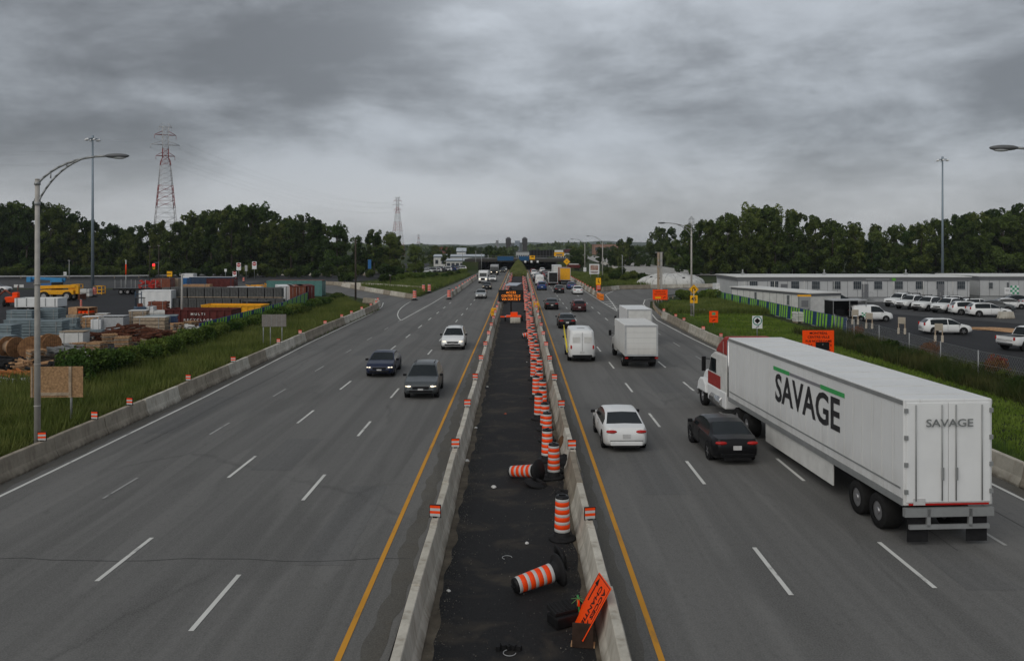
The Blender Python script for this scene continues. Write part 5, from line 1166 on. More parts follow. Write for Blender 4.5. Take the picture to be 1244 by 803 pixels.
def vms():
    x, y = -.95, 91; t = thing('message_trailer', 'mobile message sign with orange lit words on a trailer in the median', 'message sign', (x, y, .006))
    z = H-(359.6-PY)*y/F
    b = MB(); b.box((0, 0, z), (2.85, .28, 1.36)); b.build('display_case', m_black, t, bevel=.03)
    b = MB(); b.box((0, -.145, z), (2.65, .01, 1.18)); b.build('screen', M('screen_face', (.012, .010, .009), .3), t)
    led = M('amber_led', (1.0, .25, .02), .4, emit=.9)
    for s, dz, sx in (('ACCES', .38, 1.0), ('CENTRE-VILLE', .0, .92), ('VIA SORTIE 9', -.38, .98)): text(s, .37, led, t, (0, -.16, z+dz), bold=-.006, sx=sx)
    m = MB(); m.cyl((0, .1, .7), (0, .1, z+.9), .08, .08, 10); m.build('mast', m_black, t)
    s = MB(); s.box((.25, 1.3, z+1.25), (1.5, 1.9, .06), rx=.12, rz=-.3); s.build('solar_panel', M('solar_glass', (.20, .22, .26), .15), t)
    f = MB(); f.box((.3, -.1, .55), (1.7, 1.3, .16)); f.box((.35, -.15, .8), (.8, .7, .4)); f.box((-.7, -.1, .5), (1.0, .1, .1)); f.cyl((-1.2, -.2, .45), (.2, -.3, .5), .05, .05, 6); f.build('trailer_frame', m_orange2, t, bevel=.02)
    wheel_set(t, (-.65, 1.25), .1, .3, .18)
    l = MB(); l.box((-.55, -.45, .55), (.3, .08, .12)); l.build('lamp', m_headoff, t)
    tag(MB().box((0, 0, .3), (1.15, .6, .6), taper=.96).build('counterweight_block', m_conc, loc=(-.45, 88.6, .006), bevel=.04), 'pale concrete block on the median in front of the message trailer', 'concrete block')
vms()
def guardrail(lab, pts, group=None, hgt=.72, step=2.0, mat=None):
    t = thing('guardrail', lab, 'guardrail'); prof = [(-.02, -.16), (.05, -.09), (-.02, 0), (.05, .09), (-.02, .16)]
    r = MB(); n = len(prof); v = []
    for i, (x, y) in enumerate(pts):
        a = pts[max(0, i-1)]; b = pts[min(len(pts)-1, i+1)]; d = Vector((b[0]-a[0], b[1]-a[1])).normalized()
        for o, z in prof: v.append((x+d.y*o, y-d.x*o, hgt-.12+z))
    r.add(v, [(i*n+j, i*n+j+1, (i+1)*n+j+1, (i+1)*n+j) for i in range(len(pts)-1) for j in range(n-1)], 0, True); r.build('rail', mat or m_galv, t)
    for x, y, a in walk(pts, step, .3): p = MB(); p.box((x, y, hgt/2-.05), (.12, .12, hgt)); p.build('post', m_wood2, t)
guardrail('steel guardrail curving along the exit ramp', [(16.9, 94.5), (17.3, 100), (17.9, 106), (18.8, 113), (20, 120), (22.5, 127), (26, 133)])
guardrail('long guardrail along the foot of the left-hand wood', [(-230, 213), (-150, 214), (-110, 218), (-70, 238), (-45, 246)], step=6, mat=m_paleg)
def traffic_light():
    d = 210; x = (187-PX)*d/F; t = thing('traffic_light', 'traffic light showing red beyond the storage yard', 'traffic light', (x, d, 0)); z = H-(322-PY)*d/F
    b = MB(); b.cyl((1.2, 0, 0), (1.2, 0, z+1), .09, .07, 8); b.cyl((1.2, 0, z+.6), (0, 0, z+.6), .05, .05, 6); b.build('pole', m_galv, t)
    b = MB(); b.box((0, 0, z-.35), (.5, .3, 1.4)); b.build('housing', m_signy, t)
    b = MB(); b.ell((0, -.17, z), (.36, .1, .36)); b.build('red_lens', M('red_signal', (1, .02, .03), .3, emit=2.0), t); b = MB(); b.ell((0, -.15, z-.6), (.2, .08, .2)); b.build('dark_lens', m_black, t)
traffic_light()
bp = plain_pole('red and white banded slim pole beyond the yard', 153, 346, 316, .12, m_whited)
b = MB(); b.cyl((0, 0, 2.2), (0, 0, 4.6), .14, .13, 10); b.build('red_band', m_orange, bp)
# ------------------------------------------------------------------ site buildings on the right
m_clad = M('pale_grey_cladding', (.46, .47, .475), .6, var=.06, scale=.8); m_fascia = M('grey_fascia', (.15, .155, .165), .6, var=.08); m_roofw = M('white_roof_sheet', (.62, .62, .60), .6, var=.12, scale=.3)
def office(lab, x0, y0, L_, D_, z1, wins, rz=0, skirt=.75, fascia=.55, doors=()):
    t = thing('site_office', lab, 'building', (x0, y0, 0), rz)
    b = MB(); b.box((L_/2, D_/2, (z1+skirt)/2), (L_, D_, z1-skirt)); b.build('wall', m_clad, t)
    b = MB(); b.box((L_/2, D_/2+.06, skirt/2), (L_-.2, D_-.2, skirt)); b.build('skirting', m_paleg, t)
    g = MB(); k = 0.0
    while k < L_: g.box((k, -.004, (z1+skirt)/2), (.05, .02, z1-skirt)); k += 1.53
    g.build('cladding_seam', m_fascia, t)
    b = MB(); b.box((L_/2, -.03, z1-fascia/2), (L_+.2, .1, fascia)); b.box((-.05, D_/2, z1-fascia/2), (.1, D_, fascia)); b.box((L_+.05, D_/2, z1-fascia/2), (.1, D_, fascia)); b.build('fascia', m_fascia, t)
    b = MB(); b.prism([(-.25, z1+.003), (D_+.2, z1+.003), (D_+.2, z1+.10), (D_/2, z1+.16), (-.25, z1+.10)], -.25, L_+.25); b.build('roof', m_roofw, t)
    for wx, wz, ww, wh in wins:
        w_ = MB(); w_.box((wx, -.02, wz), (ww, .05, wh)); o = w_.build('window', m_bglass, t)
        f = MB()
        for s in (-1, 1): f.box((wx+s*(ww/2+.03), -.03, wz), (.07, .08, wh+.12)); f.box((wx, -.03, wz+s*(wh/2+.03)), (ww-.002, .075, .07))
        f.build('frame', m_paleg, o); f = MB()
        for q in (-.25, 0, .25): f.box((wx+q*ww, -.055, wz), (.025, .02, wh))
        f.box((wx, -.057, wz), (ww, .02, .03)); f.build('bar', m_galv, o)
    for dx_, in doors:
        d = MB(); d.box((dx_, -.03, skirt+1.0), (.95, .05, 2.0)); d.build('door', m_fascia, t)
    return t
Y0 = 123
ow = [((991+25.2*k-PX)*Y0/F-33.4, 2.55, 1.2, 1.2) for k in range(-3, 8)]
o1 = office('long pale grey site office with a row of barred windows', 33.4, Y0, 35.5, 13, 3.75, ow)
for k in range(3):
    b = MB(); b.box((3+k*13.3, 8, 4.0), (.5, .5, .35)); b.cyl((3+k*13.3, 8, 4.1), (3+k*13.3, 8, 4.75), .12, .12, 10); b.build('roof_unit', m_galv, o1, bevel=.03)
for dx_ in (7.1, 19.5, 31.1):
    b = MB(); b.box((dx_, -.04, 1.7), (1.0, .07, 2.1)); q = b.build('door', m_fascia, o1); b = MB(); b.box((dx_+.35, -.1, 1.65), (.06, .06, .2)); b.build('handle', m_galv, q)
    b = MB(); b.box((dx_, -.7, .55), (1.5, 1.2, .1)); b.box((dx_, -1.45, .28), (1.4, .3, .08)); b.box((dx_, -1.75, .12), (1.4, .3, .08))
    for s in (-.7, .7): b.cyl((dx_+s, -1.25, 0), (dx_+s, -1.25, 1.5), .025, .025, 6); b.cyl((dx_+s, -.1, 1.5), (dx_+s, -1.25, 1.5), .02, .02, 6)
    b.build('steps', m_galv, o1)
for k in range(8): b = MB(); b.cyl((1.1+k*4.55, -.06, .8), (1.1+k*4.55, -.06, 3.2), .04, .04, 6); b.build('downpipe', m_whited, o1)
b = MB(); b.box((23.9, -.10, 3.45), (.55, .05, .42)); b.build('green_plaque', M('plaque_green', (.12, .38, .05), .5), o1)
b = MB(); b.box((21.4, -.10, 3.45), (3.6, .03, .1)); b.build('name_strip', m_paleg, o1)
o2 = office('second pale site office at the right edge with a blue poster by its windows', 72.2, 126, 30, 13, 3.75, [(1.7, 2.35, .6, .95), (4.4, 2.35, .35, .95), (7.5, 2.35, 1.1, 1.0), (17.5, 2.35, 1.4, 1.0), (22, 2.35, 1.4, 1.0)])
b = MB(); b.box((12, -.05, 2.4), (1.7, .05, 1.15)); b.build('blue_poster', M('poster_blue', (.03, .06, .17), .5), o2)
oc = office('narrow grey link hut between the two site offices', 69.0, 130, 3.0, 9, 3.6, [])
def checker():
    t = thing('checker_board', 'green and white chequered board standing before the right-hand site office', 'sign', ((1232-PX)*122/F, 122, 0)); t.location.x = (1232.5-PX)*122/F
    z = 1.9; sign_post(t, -.4, 1.5); sign_post(t, .4, 1.5); p = panel(t, 1.3, 1.3, z, m_white); g = MB()
    for i in range(4):
        for j in range(4):
            if (i+j) % 2: g.box((-.49+i*.325, -.02, z-.49+j*.325), (.325, .008, .325))
    g.build('checker', M('checker_green', (.05, .30, .16), .5), t)
    t2 = thing('small_white_board', 'small white board left of the chequered board', 'sign', ((1223.5-PX)*122/F, 122, 0)); sign_post(t2, 0, 1.6); panel(t2, .8, 1.0, 1.75, m_white)
    g = MB(); g.box((0, -.02, 1.9), (.5, .006, .06)); g.box((0, -.02, 1.7), (.5, .006, .06)); g.build('lines', m_fascia, t2)
checker()
lo = office('low white hut with a flat pale roof and dark eaves behind the striped fence', 30.9, 117, 17.5, 4.6, 2.55, [(6.0, 1.5, .45, 1.2), (13.2, 1.5, .45, 1.2)], rz=math.radians(-72), skirt=.1, fascia=.28)
for o in lo.children:
    if o.name.startswith('wall'): o.data.materials[0] = m_whited
def container(lab, x, y, rz, L_, W_, h_, mat, name='shipping_container', cat='container', roofm=None, z0=0.05):
    t = thing(name, lab, cat, (x, y, 0), rz); b = MB(); n = int(L_/.28); xs = [-L_/2+L_*k/n for k in range(n+1)]
    for sy in (1, -1):
        v = []
        for k, q in enumerate(xs): o = .035 if (k % 4) in (1, 2) else 0; v += [(q, sy*(W_/2-o), z0+.1), (q, sy*(W_/2-o), h_-.08)]
        b.add(v, [(2*k, 2*k+2, 2*k+3, 2*k+1) for k in range(n)])
    b.box((-L_/2+.04, 0, h_/2), (.06, W_-.1, h_-.2)); b.build('corrugated_wall', mat, t)
    r = MB(); r.box((0, 0, h_-.05), (L_-.02, W_-.06, .07)); r.build('roof', roofm or mat, t)
    f = MB()
    for sx in (1, -1):
        for sy in (1, -1): f.box((sx*(L_/2-.07), sy*(W_/2-.06), h_/2), (.15, .14, h_-.02))
    for sy in (1, -1): f.box((0, sy*(W_/2-.04), z0+.06), (L_-.3, .1, .13)); f.box((0, sy*(W_/2-.03), h_-.07), (L_-.3, .08, .12))
    f.build('frame', mat, t)
    for sy in (1, -1):
        d = MB(); d.box((L_/2-.03, sy*W_/4*.95, h_/2), (.07, W_/2-.16, h_-.28)); d.build('door', mat, t)
        q = MB(); q.cyl((L_/2+.03, sy*.2, .2), (L_/2+.03, sy*.2, h_-.2), .02, .02, 6); q.cyl((L_/2+.03, sy*.75, .2), (L_/2+.03, sy*.75, h_-.2), .02, .02, 6); q.build('lock_rod', m_galv, t)
    return t
x, y = G(879, 361); container('small white container behind the green bushes by the exit ramp', x, y, 0, 3.1, 2.4, 2.3, m_white)
def stripe_fence(pts, lab, group):
    gm = M('banner_green', (.24, .52, .05), .6, var=.2); bm = M('banner_blue', (.02, .055, .14), .6, var=.2)
    for x, y, a in walk(pts, 3.9, 1.95):
        t = thing('site_fence_panel', lab, 'fence', (x, y, 0), a, group); Lp = 3.8
        b = MB(); b.box((0, 0, .80), (Lp, .1, 1.46)); b.build('banner', bm, t); g = MB(); k = -Lp/2+.2
        while k < Lp/2-.55:
            for s in (1, -1):
                y_ = s*.056; g.add([(k, y_, .09), (k+.44, y_, .09), (k+.70, y_, 1.51), (k+.24, y_, 1.51)], [(0, 1, 2, 3)])
            k += .78
        g.build('green_stripe', gm, t); p = MB()
        for s in (1, -1): p.cyl((s*(Lp/2+.03), 0, 0), (s*(Lp/2+.03), 0, 1.25), .03, .03, 6); p.box((s*(Lp/2-.3), 0, .04), (.5, .5, .07))
        p.build('post', m_galv, t)
stripe_fence([(30.6, 132), (31.2, 104), (31.5, 79)], 'green and blue striped fence panel beside the parking lot', 'striped fence panels by the parking lot')
stripe_fence([(-28.7, 72), (-29.4, 100), (-33, 128)], 'green and blue striped fence panel beside the storage yard', 'striped fence panels by the storage yard')
def wire_fence():
    t = thing('wire_fence', 'chain-link fence on thin grey posts between lawn and parking lot', 'fence'); ps = [(30.6, 78), (30.2, 72.5), (30, 67), (29.6, 61), (29.1, 55.5), (28.9, 50.6), (29.9, 45.5), (30.2, 40)]
    for x, y in ps: b = MB(); b.cyl((x, y, 0), (x, y, 1.85), .04, .04, 8); b.build('post', m_galv, t)
    m = MB()
    for (x0, y0), (x1, y1) in zip(ps, ps[1:]):
        for z in (.1, 1.0, 1.8): m.cyl((x0, y0, z), (x1, y1, z), .008, .008, 4, caps=False)
        n = 28
        for s in (0, 1):
            for k in range(-6, n+6):
                f0, f1 = k/n, (k+6)/n; z0, z1 = (.1, 1.8) if s else (1.8, .1)
                a, b_ = max(f0, 0), min(f1, 1)
                if b_ <= a: continue
                za = z0+(z1-z0)*(a-f0)/(f1-f0); zb = z0+(z1-z0)*(b_-f0)/(f1-f0)
                m.cyl((x0+(x1-x0)*a, y0+(y1-y0)*a, za), (x0+(x1-x0)*b_, y0+(y1-y0)*b_, zb), .0035, .0035, 3, caps=False)
    m.build('mesh_wire', m_galv, t)
wire_fence()
def stand():
    t = thing('barricade_stand', 'x', 'stand', group='beige barricade stands in the parking lot'); lb = M('beige_concrete', (.36, .32, .26), .8)
    for s in (-.28, .28):
        b = MB(); b.prism([(-.32, 0), (.32, 0), (.06, .55), (-.06, .55)], s-.1, s+.1, 'x'); b.build('foot', lb, t, bevel=.01); b = MB(); b.box((s, 0, 1.0), (.09, .09, 1.1)); b.build('post', m_wood2, t)
    b = MB(); b.box((0, 0, 1.28), (.66, .12, .62)); b.build('panel', lb, t, bevel=.01); return t
st = stand()
for i, ((px, py), w_) in enumerate(zip(((1039, 394), (1056, 399), (1095.5, 405.5), (1140.5, 415)), ('beside the compact van', 'in front of the compact van door', 'between the compact van and the white hatchback', 'in front of the white hatchback'))):
    if i == 0: st.location = (*G(px, py), 0); st['label'] = 'two-legged beige stand '+w_; st.rotation_euler.z = -.5
    else: dup(st, (*G(px, py), 0), -.5, 'two-legged beige stand '+w_)
R = math.radians
c_ = car('smallvan', p_white, 'white compact van with a green chequered mark, side on in the parking lot', 'van', (*G(1057.5, 390), .006), R(-96))
for sx in (1, -1):
    g = MB()
    for i in range(4):
        for j in range(3):
            if (i+j) % 2 == 0: g.box((sx*.903, -1.15+i*.2, .6+j*.17), (.01, .2, .17))
    g.build('green_checker', M('checker_green', (.05, .30, .16), .5), c_)
car('hatch', p_white, 'white hatchback crossing the dark part of the parking lot, side on', 'car', (*G(1148, 405.5), .006), R(-97))
car('pickup', p_white, 'white pickup showing its tailgate at the right edge of the parking lot', 'pickup', (*G(1252, 424), .006), R(-70))
for (px, py, w_) in ((1096, 372.2, 'farthest left'), (1110, 375, 'second from the left'), (1131, 377.4, 'third from the left'), (1155, 379.6, 'fourth from the left, beside the white utility cars')):
    car('pickup', p_white, 'white pickup parked nose left, '+w_, 'pickup', (*G(px, py), .006), R(118), 'white pickups parked before the site office', rack=random.choice((m_wood2, m_plastic, m_brown)))
for px, py, w_ in ((1179, 382.5, 'just right of the last white pickup'), (1201, 384.8, 'with dark tail windows, nearest of the parked row')):
    car('suv', p_white, 'white utility car parked '+w_, 'car', (*G(px, py), .006), R(-99))
car('sedan', p_white, 'white sporty saloon parked on the right with dark windows', 'car', (*G(1224, 375), .006), R(-104))
car('sedan', p_dk, 'dark grey saloon parked behind the white sporty one', 'car', (*G(1236, 370.5), .006), R(-100))
car('sedan', p_silver, 'silver saloon parked at the far right behind the white sporty one', 'car', (*G(1262, 373), .006), R(-100))
car('suv', p_white, 'white utility car half hidden behind the pickup row', 'car', (*G(1164, 374), .006), R(-100))
car('hatch', p_white, 'white car half hidden between the pickups and the sporty saloon', 'car', (*G(1188, 376.5), .006), R(-100))
car('sedan', p_grey, 'dark green-grey saloon parked left of the white sporty one', 'car', (*G(1208, 378), .006), R(-115))
car('suv', p_white, 'white car at the right edge behind the last row', 'car', (*G(1278, 379), .006), R(-100))
for px, py, w_ in ((990, 371, 'left of the black trailer'), (1001, 374, 'close behind the black trailer')):
    car('pickup', p_white, 'white pickup parked by the hut, '+w_, 'pickup', (*G(px, py), .006), R(-70))
car('suv', p_black, 'black car tucked behind the black trailer', 'car', (*G(1018, 371.5), .006), R(-80))
def black_trailer():
    x, y = G(1027, 390); t = thing('covered_trailer', 'black covered trailer with an open dark side and a pale roof edge', 'trailer', (x, y, 0), .12)
    b = MB(); b.box((0, .9, 1.4), (4.0, .08, 1.9)); b.box((-2, 0, 1.4), (.08, 1.8, 1.9)); b.box((0, 0, .5), (4.0, 1.9, .14)); b.build('body', m_black, t)
    b = MB(); b.box((0, 0, 2.4), (4.2, 2.0, .1)); b.build('roof', m_paleg, t); b = MB()
    for q in (-1.95, 0, 1.95): b.box((q, -.92, 1.45), (.07, .07, 1.8))
    b.build('frame', m_galv, t); b = MB(); b.box((-.7, .3, .95), (1.0, .7, .75)); b.box((.9, .2, .85), (.8, .9, .55)); b.build('cargo', m_plastic, t, bevel=.03); wheel_set(t, (-.4,), -.9, .36, .2)
    for o in t.children:
        if o.name.startswith('wheel'): o.rotation_euler = (PI/2, 0, 0)
black_trailer()
def crate_stack(lab, px, py, w_, d_, h_, mat, rz=0, layers=5, group=None, name='crate_stack', cat='stacked panels', top=None):
    x, y = G(px, py); t = thing(name, lab, cat, (x, y, 0), rz, group); p = MB()
    for s in (-1, 0, 1): p.box((s*w_*.4, 0, .07), (.12, d_, .14))
    p.build('pallet', m_wood2, t); b = MB(); lh = (h_-.14)/layers
    for k in range(layers): b.box((jit(.03), jit(.03), .14+lh*(k+.5)), (w_-jit(.06), d_, lh*.86), rz=jit(.012))
    b.build('stacked_layers', mat, t, bevel=.012); c = MB()
    for s in (-.3, .3): c.box((s*w_, 0, h_/2+.08), (.05, d_+.06, h_-.1))
    c.build('strap', m_galv, t)
    if top: q = MB(); q.box((0, 0, h_+.03), (w_*1.02, d_*1.02, .05)); q.build('cover_sheet', top, t)
    return t
crate_stack('pale pallet of goods by the black trailer', 963+9, 392, 1.4, 1.0, 1.2, m_whited, .1, 4); crate_stack('low grey pallet of boards right of the low white hut', 985, 391, 1.9, 1.0, 1.0, m_paleg, .1, 3); crate_stack('reddish pallet of bricks left of the black trailer', 1003, 391, 1.3, 1.0, .8, m_brown, .1, 4)
y = 98; x = (977-PX)*y/F
t = thing('site_generator', 'grey site generator cabinet on legs beside the low white hut', 'generator', (x, y, 0), -.2)
b = MB(); b.box((0, 0, 1.6), (1.3, 1.0, 1.5)); b.build('cabinet', m_galv, t, bevel=.03); b = MB()
for s in (-.5, .5): b.box((s, 0, .45), (.1, .9, .9))
b.build('leg', m_fascia, t); b = MB(); b.box((0, -.51, 1.5), (.8, .02, .8)); b.build('vent_panel', m_fascia, t); b = MB(); b.box((0, 0, 2.45), (1.6, .2, .2)); b.build('yellow_beam', m_yellow, t)
tag(MB().box((0, 0, .4), (1.9, .6, .8), taper=.8).build('concrete_block', m_conc, loc=(*G(1222, 387), 0), bevel=.04), 'pale concrete block right of the parked white utility cars', 'concrete block')
sd = lump('sawdust_pile', 'low yellowish heap of wood chips on the parking lot', 'wood chips', 1225, 402, (4.2, 1.5, .22), m_wood, 5)
cb = MB()
for k in range(3): cb.box((0, 0, .12+k*.18), (1.5, .5, .15))
tag(cb.build('sleeper_pile', m_polec, loc=(*G(849, 381), 0), bevel=.02), 'grey stacked sleepers in the grass by the U-turn sign', 'sleepers')
# white tarpaulin mound
def mound():
    n, m = 44, 10; v = []; cx, cy = 34.0, 180
    def pt(a, f, up=0.0):
        r = math.cos(f*PI/2); z = 2.5*math.sin(f*PI/2)**.8*(1+.10*math.sin(3*a+1)*r+.07*math.sin(7*a+f*5)*r+.04*math.sin(13*a-f*9))
        k = 1+.04*math.sin(5*a)+.03*math.sin(11*a); return ((7.4*math.cos(a))*r*k, 5*math.sin(a)*r*k, z+up)
    for j in range(m+1):
        for i in range(n): v.append(pt(2*PI*i/n, j/m))
    b = MB(); b.add(v, [(j*n+i, j*n+(i+1) % n, (j+1)*n+(i+1) % n, (j+1)*n+i) for j in range(m) for i in range(n)], 0, True)
    t = thing('tarpaulin_mound', 'broad mound under a white tarpaulin behind the exit ramp', 'mound', (cx, cy, 0)); b.build('tarpaulin', M('tarpaulin', (.52, .52, .50), .55, var=.18, scale=1.2, bump=.6), t)
    s = MB()
    for k in range(9): s.tube([pt(3.3+k*.36, f, .02) for f in (.05, .2, .4, .6, .75)], .03, 5)
    for (a, f) in ((4.2, .35), (5.1, .45), (3.6, .5)): q = pt(a, f); s.ell(q, (.35, .2, .2))
    s.build('rope', m_rubber, t)
mound()

# ------------------------------------------------------------------ storage yard on the left
def spool(lab, px, py, rz, s=1.0):
    x, y = G(px, py); t = thing('cable_spool', lab, 'cable spool', (x, y, 0), rz); r = .78*s
    for sy in (-.45, .45):
        b = MB(); b.cyl((0, sy*s-.05, r), (0, sy*s+.05, r), r, r, 28); o = b.build('flange', M('spool_wood', (.27, .14, .065), .85, var=.4, scale=5), t)
        k = MB()
        for q in range(-4, 5): k.box((q*.17*s, (sy*s)+(.055 if sy > 0 else -.055), r), (.012, .004, 2*math.sqrt(max(0, r*r-(q*.17*s)**2))*.97))
        for q in range(6): k.cyl((.3*s*math.cos(q), sy*s-.065, r+.3*s*math.sin(q)), (.3*s*math.cos(q), sy*s+.065, r+.3*s*math.sin(q)), .03, .03, 6)
        k.build('board_joint', m_rust, o)
    b = MB(); b.cyl((0, -.4*s, r), (0, .4*s, r), r*.62, r*.62, 24); b.build('drum', M('spool_core', (.30, .21, .14), .8, var=.25), t)
spool('wooden cable spool lying with its pale core showing, left of the others', 14, 434, PI/2-.35); spool('wooden cable spool facing front beside the left street lamp', 37, 435, .45, 1.02); spool('wooden cable spool behind the left street lamp with a dark core', 61, 427, PI/2-.7, .9)
for px, py, w_, d_, h_, l in ((28, 400, 2.6, 1.3, 1.9, 'left of the lamp post in the back row'), (40, 399, 1.5, 1.3, 1.8, 'close by the lamp post in the back row'), (62, 398, 2.3, 1.5, 1.95, 'right of the lamp post in the back row'), (8, 419, 1.9, 1.2, 1.7, 'at the left edge'), (29, 413, 2.8, 1.4, 1.8, 'left of the lamp post in the front row'), (63, 414, 2.4, 1.3, 1.75, 'right of the lamp post in the front row'), (5, 428, 1.6, 1.1, 1.3, 'behind the left spool')):
    crate_stack('pale blue-grey stack of panels '+l, px, py, w_, d_, h_, m_bluegrey, jit(.15), random.randint(6, 9), 'blue-grey panel stacks', top=m_bluegrey)
crate_stack('small blue-grey stack behind the white crate', 84, 401, 1.7, 1.1, 1.2, m_bluegrey, .2, 5); crate_stack('white wrapped crate with a timber lid', 91, 419, 2.0, 1.2, 1.15, m_whited, .05, 1, top=m_wood2)
crate_stack('low stack of boards with a wood sheet on top right of the lamp post', 66, 417, 2.6, 1.0, .6, m_bluegrey, .1, 3, top=m_wood)
def open_crate():
    x, y = G(101, 389); t = thing('plywood_crate', 'plywood crate holding orange netting rolls, open at the side', 'crate', (x, y, 0), -.15)
    b = MB(); b.box((-.75, 0, .75), (1.1, 1.5, 1.5)); b.build('plywood_side', m_wood, t, bevel=.01); f = MB(); f.box((.5, 0, .05), (1.5, 1.5, .1)); f.box((.5, 0, 1.47), (1.5, 1.5, .06)); f.box((.5, .72, .75), (1.5, .05, 1.4)); f.box((1.2, -.7, .75), (.08, .08, 1.4)); f.build('frame', m_wood, t)
    s = MB(); s.box((.5, -.1, .78), (1.3, 1.2, .05)); s.build('shelf', m_wood, t)
    t2 = thing('netting_rolls', 'orange netting rolls inside the plywood crate', 'netting', (x, y, 0), -.15)
    for k in range(3): r = MB(); r.cyl((-.05+.5*k, -.6, .95), (-.05+.5*k, .5, .95), .14, .14, 12); r.cyl((.0+.48*k, -.62, .3), (.0+.48*k, .5, .3), .19, .19, 12); r.build('roll', m_orange2, t2)
open_crate()
crate_stack('brown cardboard bale on a pallet beside the plywood crate', 90, 391, 1.4, 1.1, .8, m_wood2, .1, 2); crate_stack('white-topped pallet with plastic sheets', 112, 403, 1.5, 1.2, 1.5, m_wood, .3, 4, top=m_white); crate_stack('upright white block beside the white-topped pallet', 119, 404, .9, .9, 1.4, m_white, .1, 1); crate_stack('grey stone pallet in front of the white block', 115, 411, 1.6, .9, .8, m_bluegrey, .1, 3)
crate_stack('small stack of brown trays with white lids', 125, 399, 1.1, 1.0, 1.5, m_wood2, .1, 4, top=m_whited)
crate_stack('grey square-sided pallet pile left of the rusty beams', 139, 403, 2.4, 1.4, 1.55, m_paleg, .05, 1, top=m_paleg); crate_stack('tan wrapped pallet on the timber pile', 169, 400, 1.7, 1.3, 1.9, m_wood2, .2, 5, top=m_whited); crate_stack('long pale timber pallet over the rusty beams', 184, 404, 3.0, 1.1, 1.5, m_wood2, .05, 4, top=m_whited)
def beam_heap(lab, px, py, w_, d_, n, mat, seed, lmin=1.2, lmax=2.8, t0=.13, hgt=1.2, name='beam_heap', cat='heap of beams'):
    rs = random.Random(seed); x, y = G(px, py); b = MB()
    for k in range(n):
        q = (rs.uniform(-1, 1), rs.uniform(-1, 1)); z = .08+rs.random()*hgt*(1-.6*max(abs(q[0]), abs(q[1])))
        b.box((q[0]*w_/2, q[1]*d_/2, z), (rs.uniform(lmin, lmax), rs.uniform(.6, 1.2)*t0, t0*rs.uniform(.5, 1.2)), rz=rs.uniform(-.9, .9), ry=rs.uniform(-.22, .22))
    return tag(b.build(name, mat, loc=(x, y, 0)), lab, cat)
beam_heap('tangled heap of rusty brown beams behind the hedge', 160, 415, 5.5, 2.2, 90, m_rust, 4, t0=.16, hgt=1.6); beam_heap('pale timber offcuts at the foot of the rusty beams', 163, 417, 4.5, .8, 16, m_wood2, 5, hgt=.4)
beam_heap('silver scrap metal heap right of the spools', 82, 431, 2.4, 1.8, 70, m_galv, 6, .5, 1.4, .12, .9, 'scrap_heap', 'scrap heap'); beam_heap('grey twisted wire and rod heap in front of the scrap', 78, 442, 2.6, 1.2, 60, m_bark, 7, .8, 2.0, .06, .9, 'rod_heap', 'scrap heap')
beam_heap('heap of split timber boards left of the lamp post', 22, 449, 2.8, 1.2, 26, m_wood, 8, 1.2, 2.6, .14, .7, 'timber_heap', 'timber heap'); beam_heap('dark black rubbish heap at the left edge', 4, 448, 2.4, 1.6, 34, m_rubber, 9, .6, 1.6, .3, .9, 'rubbish_heap', 'rubbish heap')
beam_heap('fan of white metal strips in the grass at the left edge', 19, 469, 2.0, .9, 40, m_white, 10, .7, 1.7, .04, .5, 'metal_strips', 'metal strips'); beam_heap('orange-brown planks lying under the timber boards', 18, 457, 2.8, .7, 12, M('orange_timber', (.35, .13, .04), .8), 12, 1.2, 2.4, .14, .3, 'timber_heap', 'timber heap')
beam_heap('pale plastic and timber litter between hedge and scrap heap', 108, 436, 3.0, 1.4, 46, m_whited, 51, .3, .9, .1, .5, 'scrap_heap', 'scrap heap'); beam_heap('brown twisted scrap right of the scrap heap', 97, 447, 2.6, 1.4, 60, m_rust, 52, .4, 1.5, .07, .8, 'scrap_heap', 'scrap heap'); beam_heap('white and grey offcuts behind the hedge near the striped bundle', 226, 402, 4.5, 1.2, 50, m_whited, 53, .4, 1.4, .16, .6, 'scrap_heap', 'scrap heap'); beam_heap('grey steel offcuts between the panel stacks', 88, 407, 2.5, 1.3, 30, m_bluegrey, 54, .6, 1.5, .2, 1.0, 'scrap_heap', 'scrap heap')
def wrapped(lab, px, py):
    t = crate_stack(lab, px, py, 3.0, 1.6, 1.5, M('navy_wrap', (.05, .08, .16), .4, var=.3), .3, 7, top=m_bluegrey); return t
wrapped('blue and white striped bundle of wrapped lumber', 196, 402)
def skip(lab, px, py, L_, W_, h_, mat, rz, txt):
    x, y = G(px, py); t = thing('open_skip', lab, 'skip', (x, y, 0), rz); b = MB(); th = .08
    b.box((0, -W_/2, h_/2+.1), (L_, th, h_)); b.box((0, W_/2, h_/2+.1), (L_, th, h_)); b.box((-L_/2, 0, h_/2+.1), (th, W_-.09, h_)); b.box((L_/2, 0, h_/2+.1), (th, W_-.09, h_)); b.box((0, 0, .16), (L_-.1, W_-.1, .1)); b.build('body', mat, t)
    r = MB(); n = int(L_/.75)
    for k in range(n+1):
        for s in (1, -1): r.box((-L_/2+.04+k*(L_-.08)/n, s*(W_/2+.08), h_/2+.08), (.09, .1, h_-.1))
    for s in (1, -1): r.box((0, s*(W_/2+.07), h_+.1), (L_+.1, .12, .12)); r.box((s*(L_/2+.06), 0, h_+.102), (.11, W_+.02, .115))
    r.build('rib', mat, t)
    for s, dz, sz, m_ in txt: text(s, sz, m_, t, (0, -W_/2-.14, dz), bold=.02, sx=1.15)
    return t
skip('yellow open skip with black lettering', 286, 385, 7.2, 2.4, 1.35, m_yellow, -.06, (('MULTI', .85, .8, m_black),))
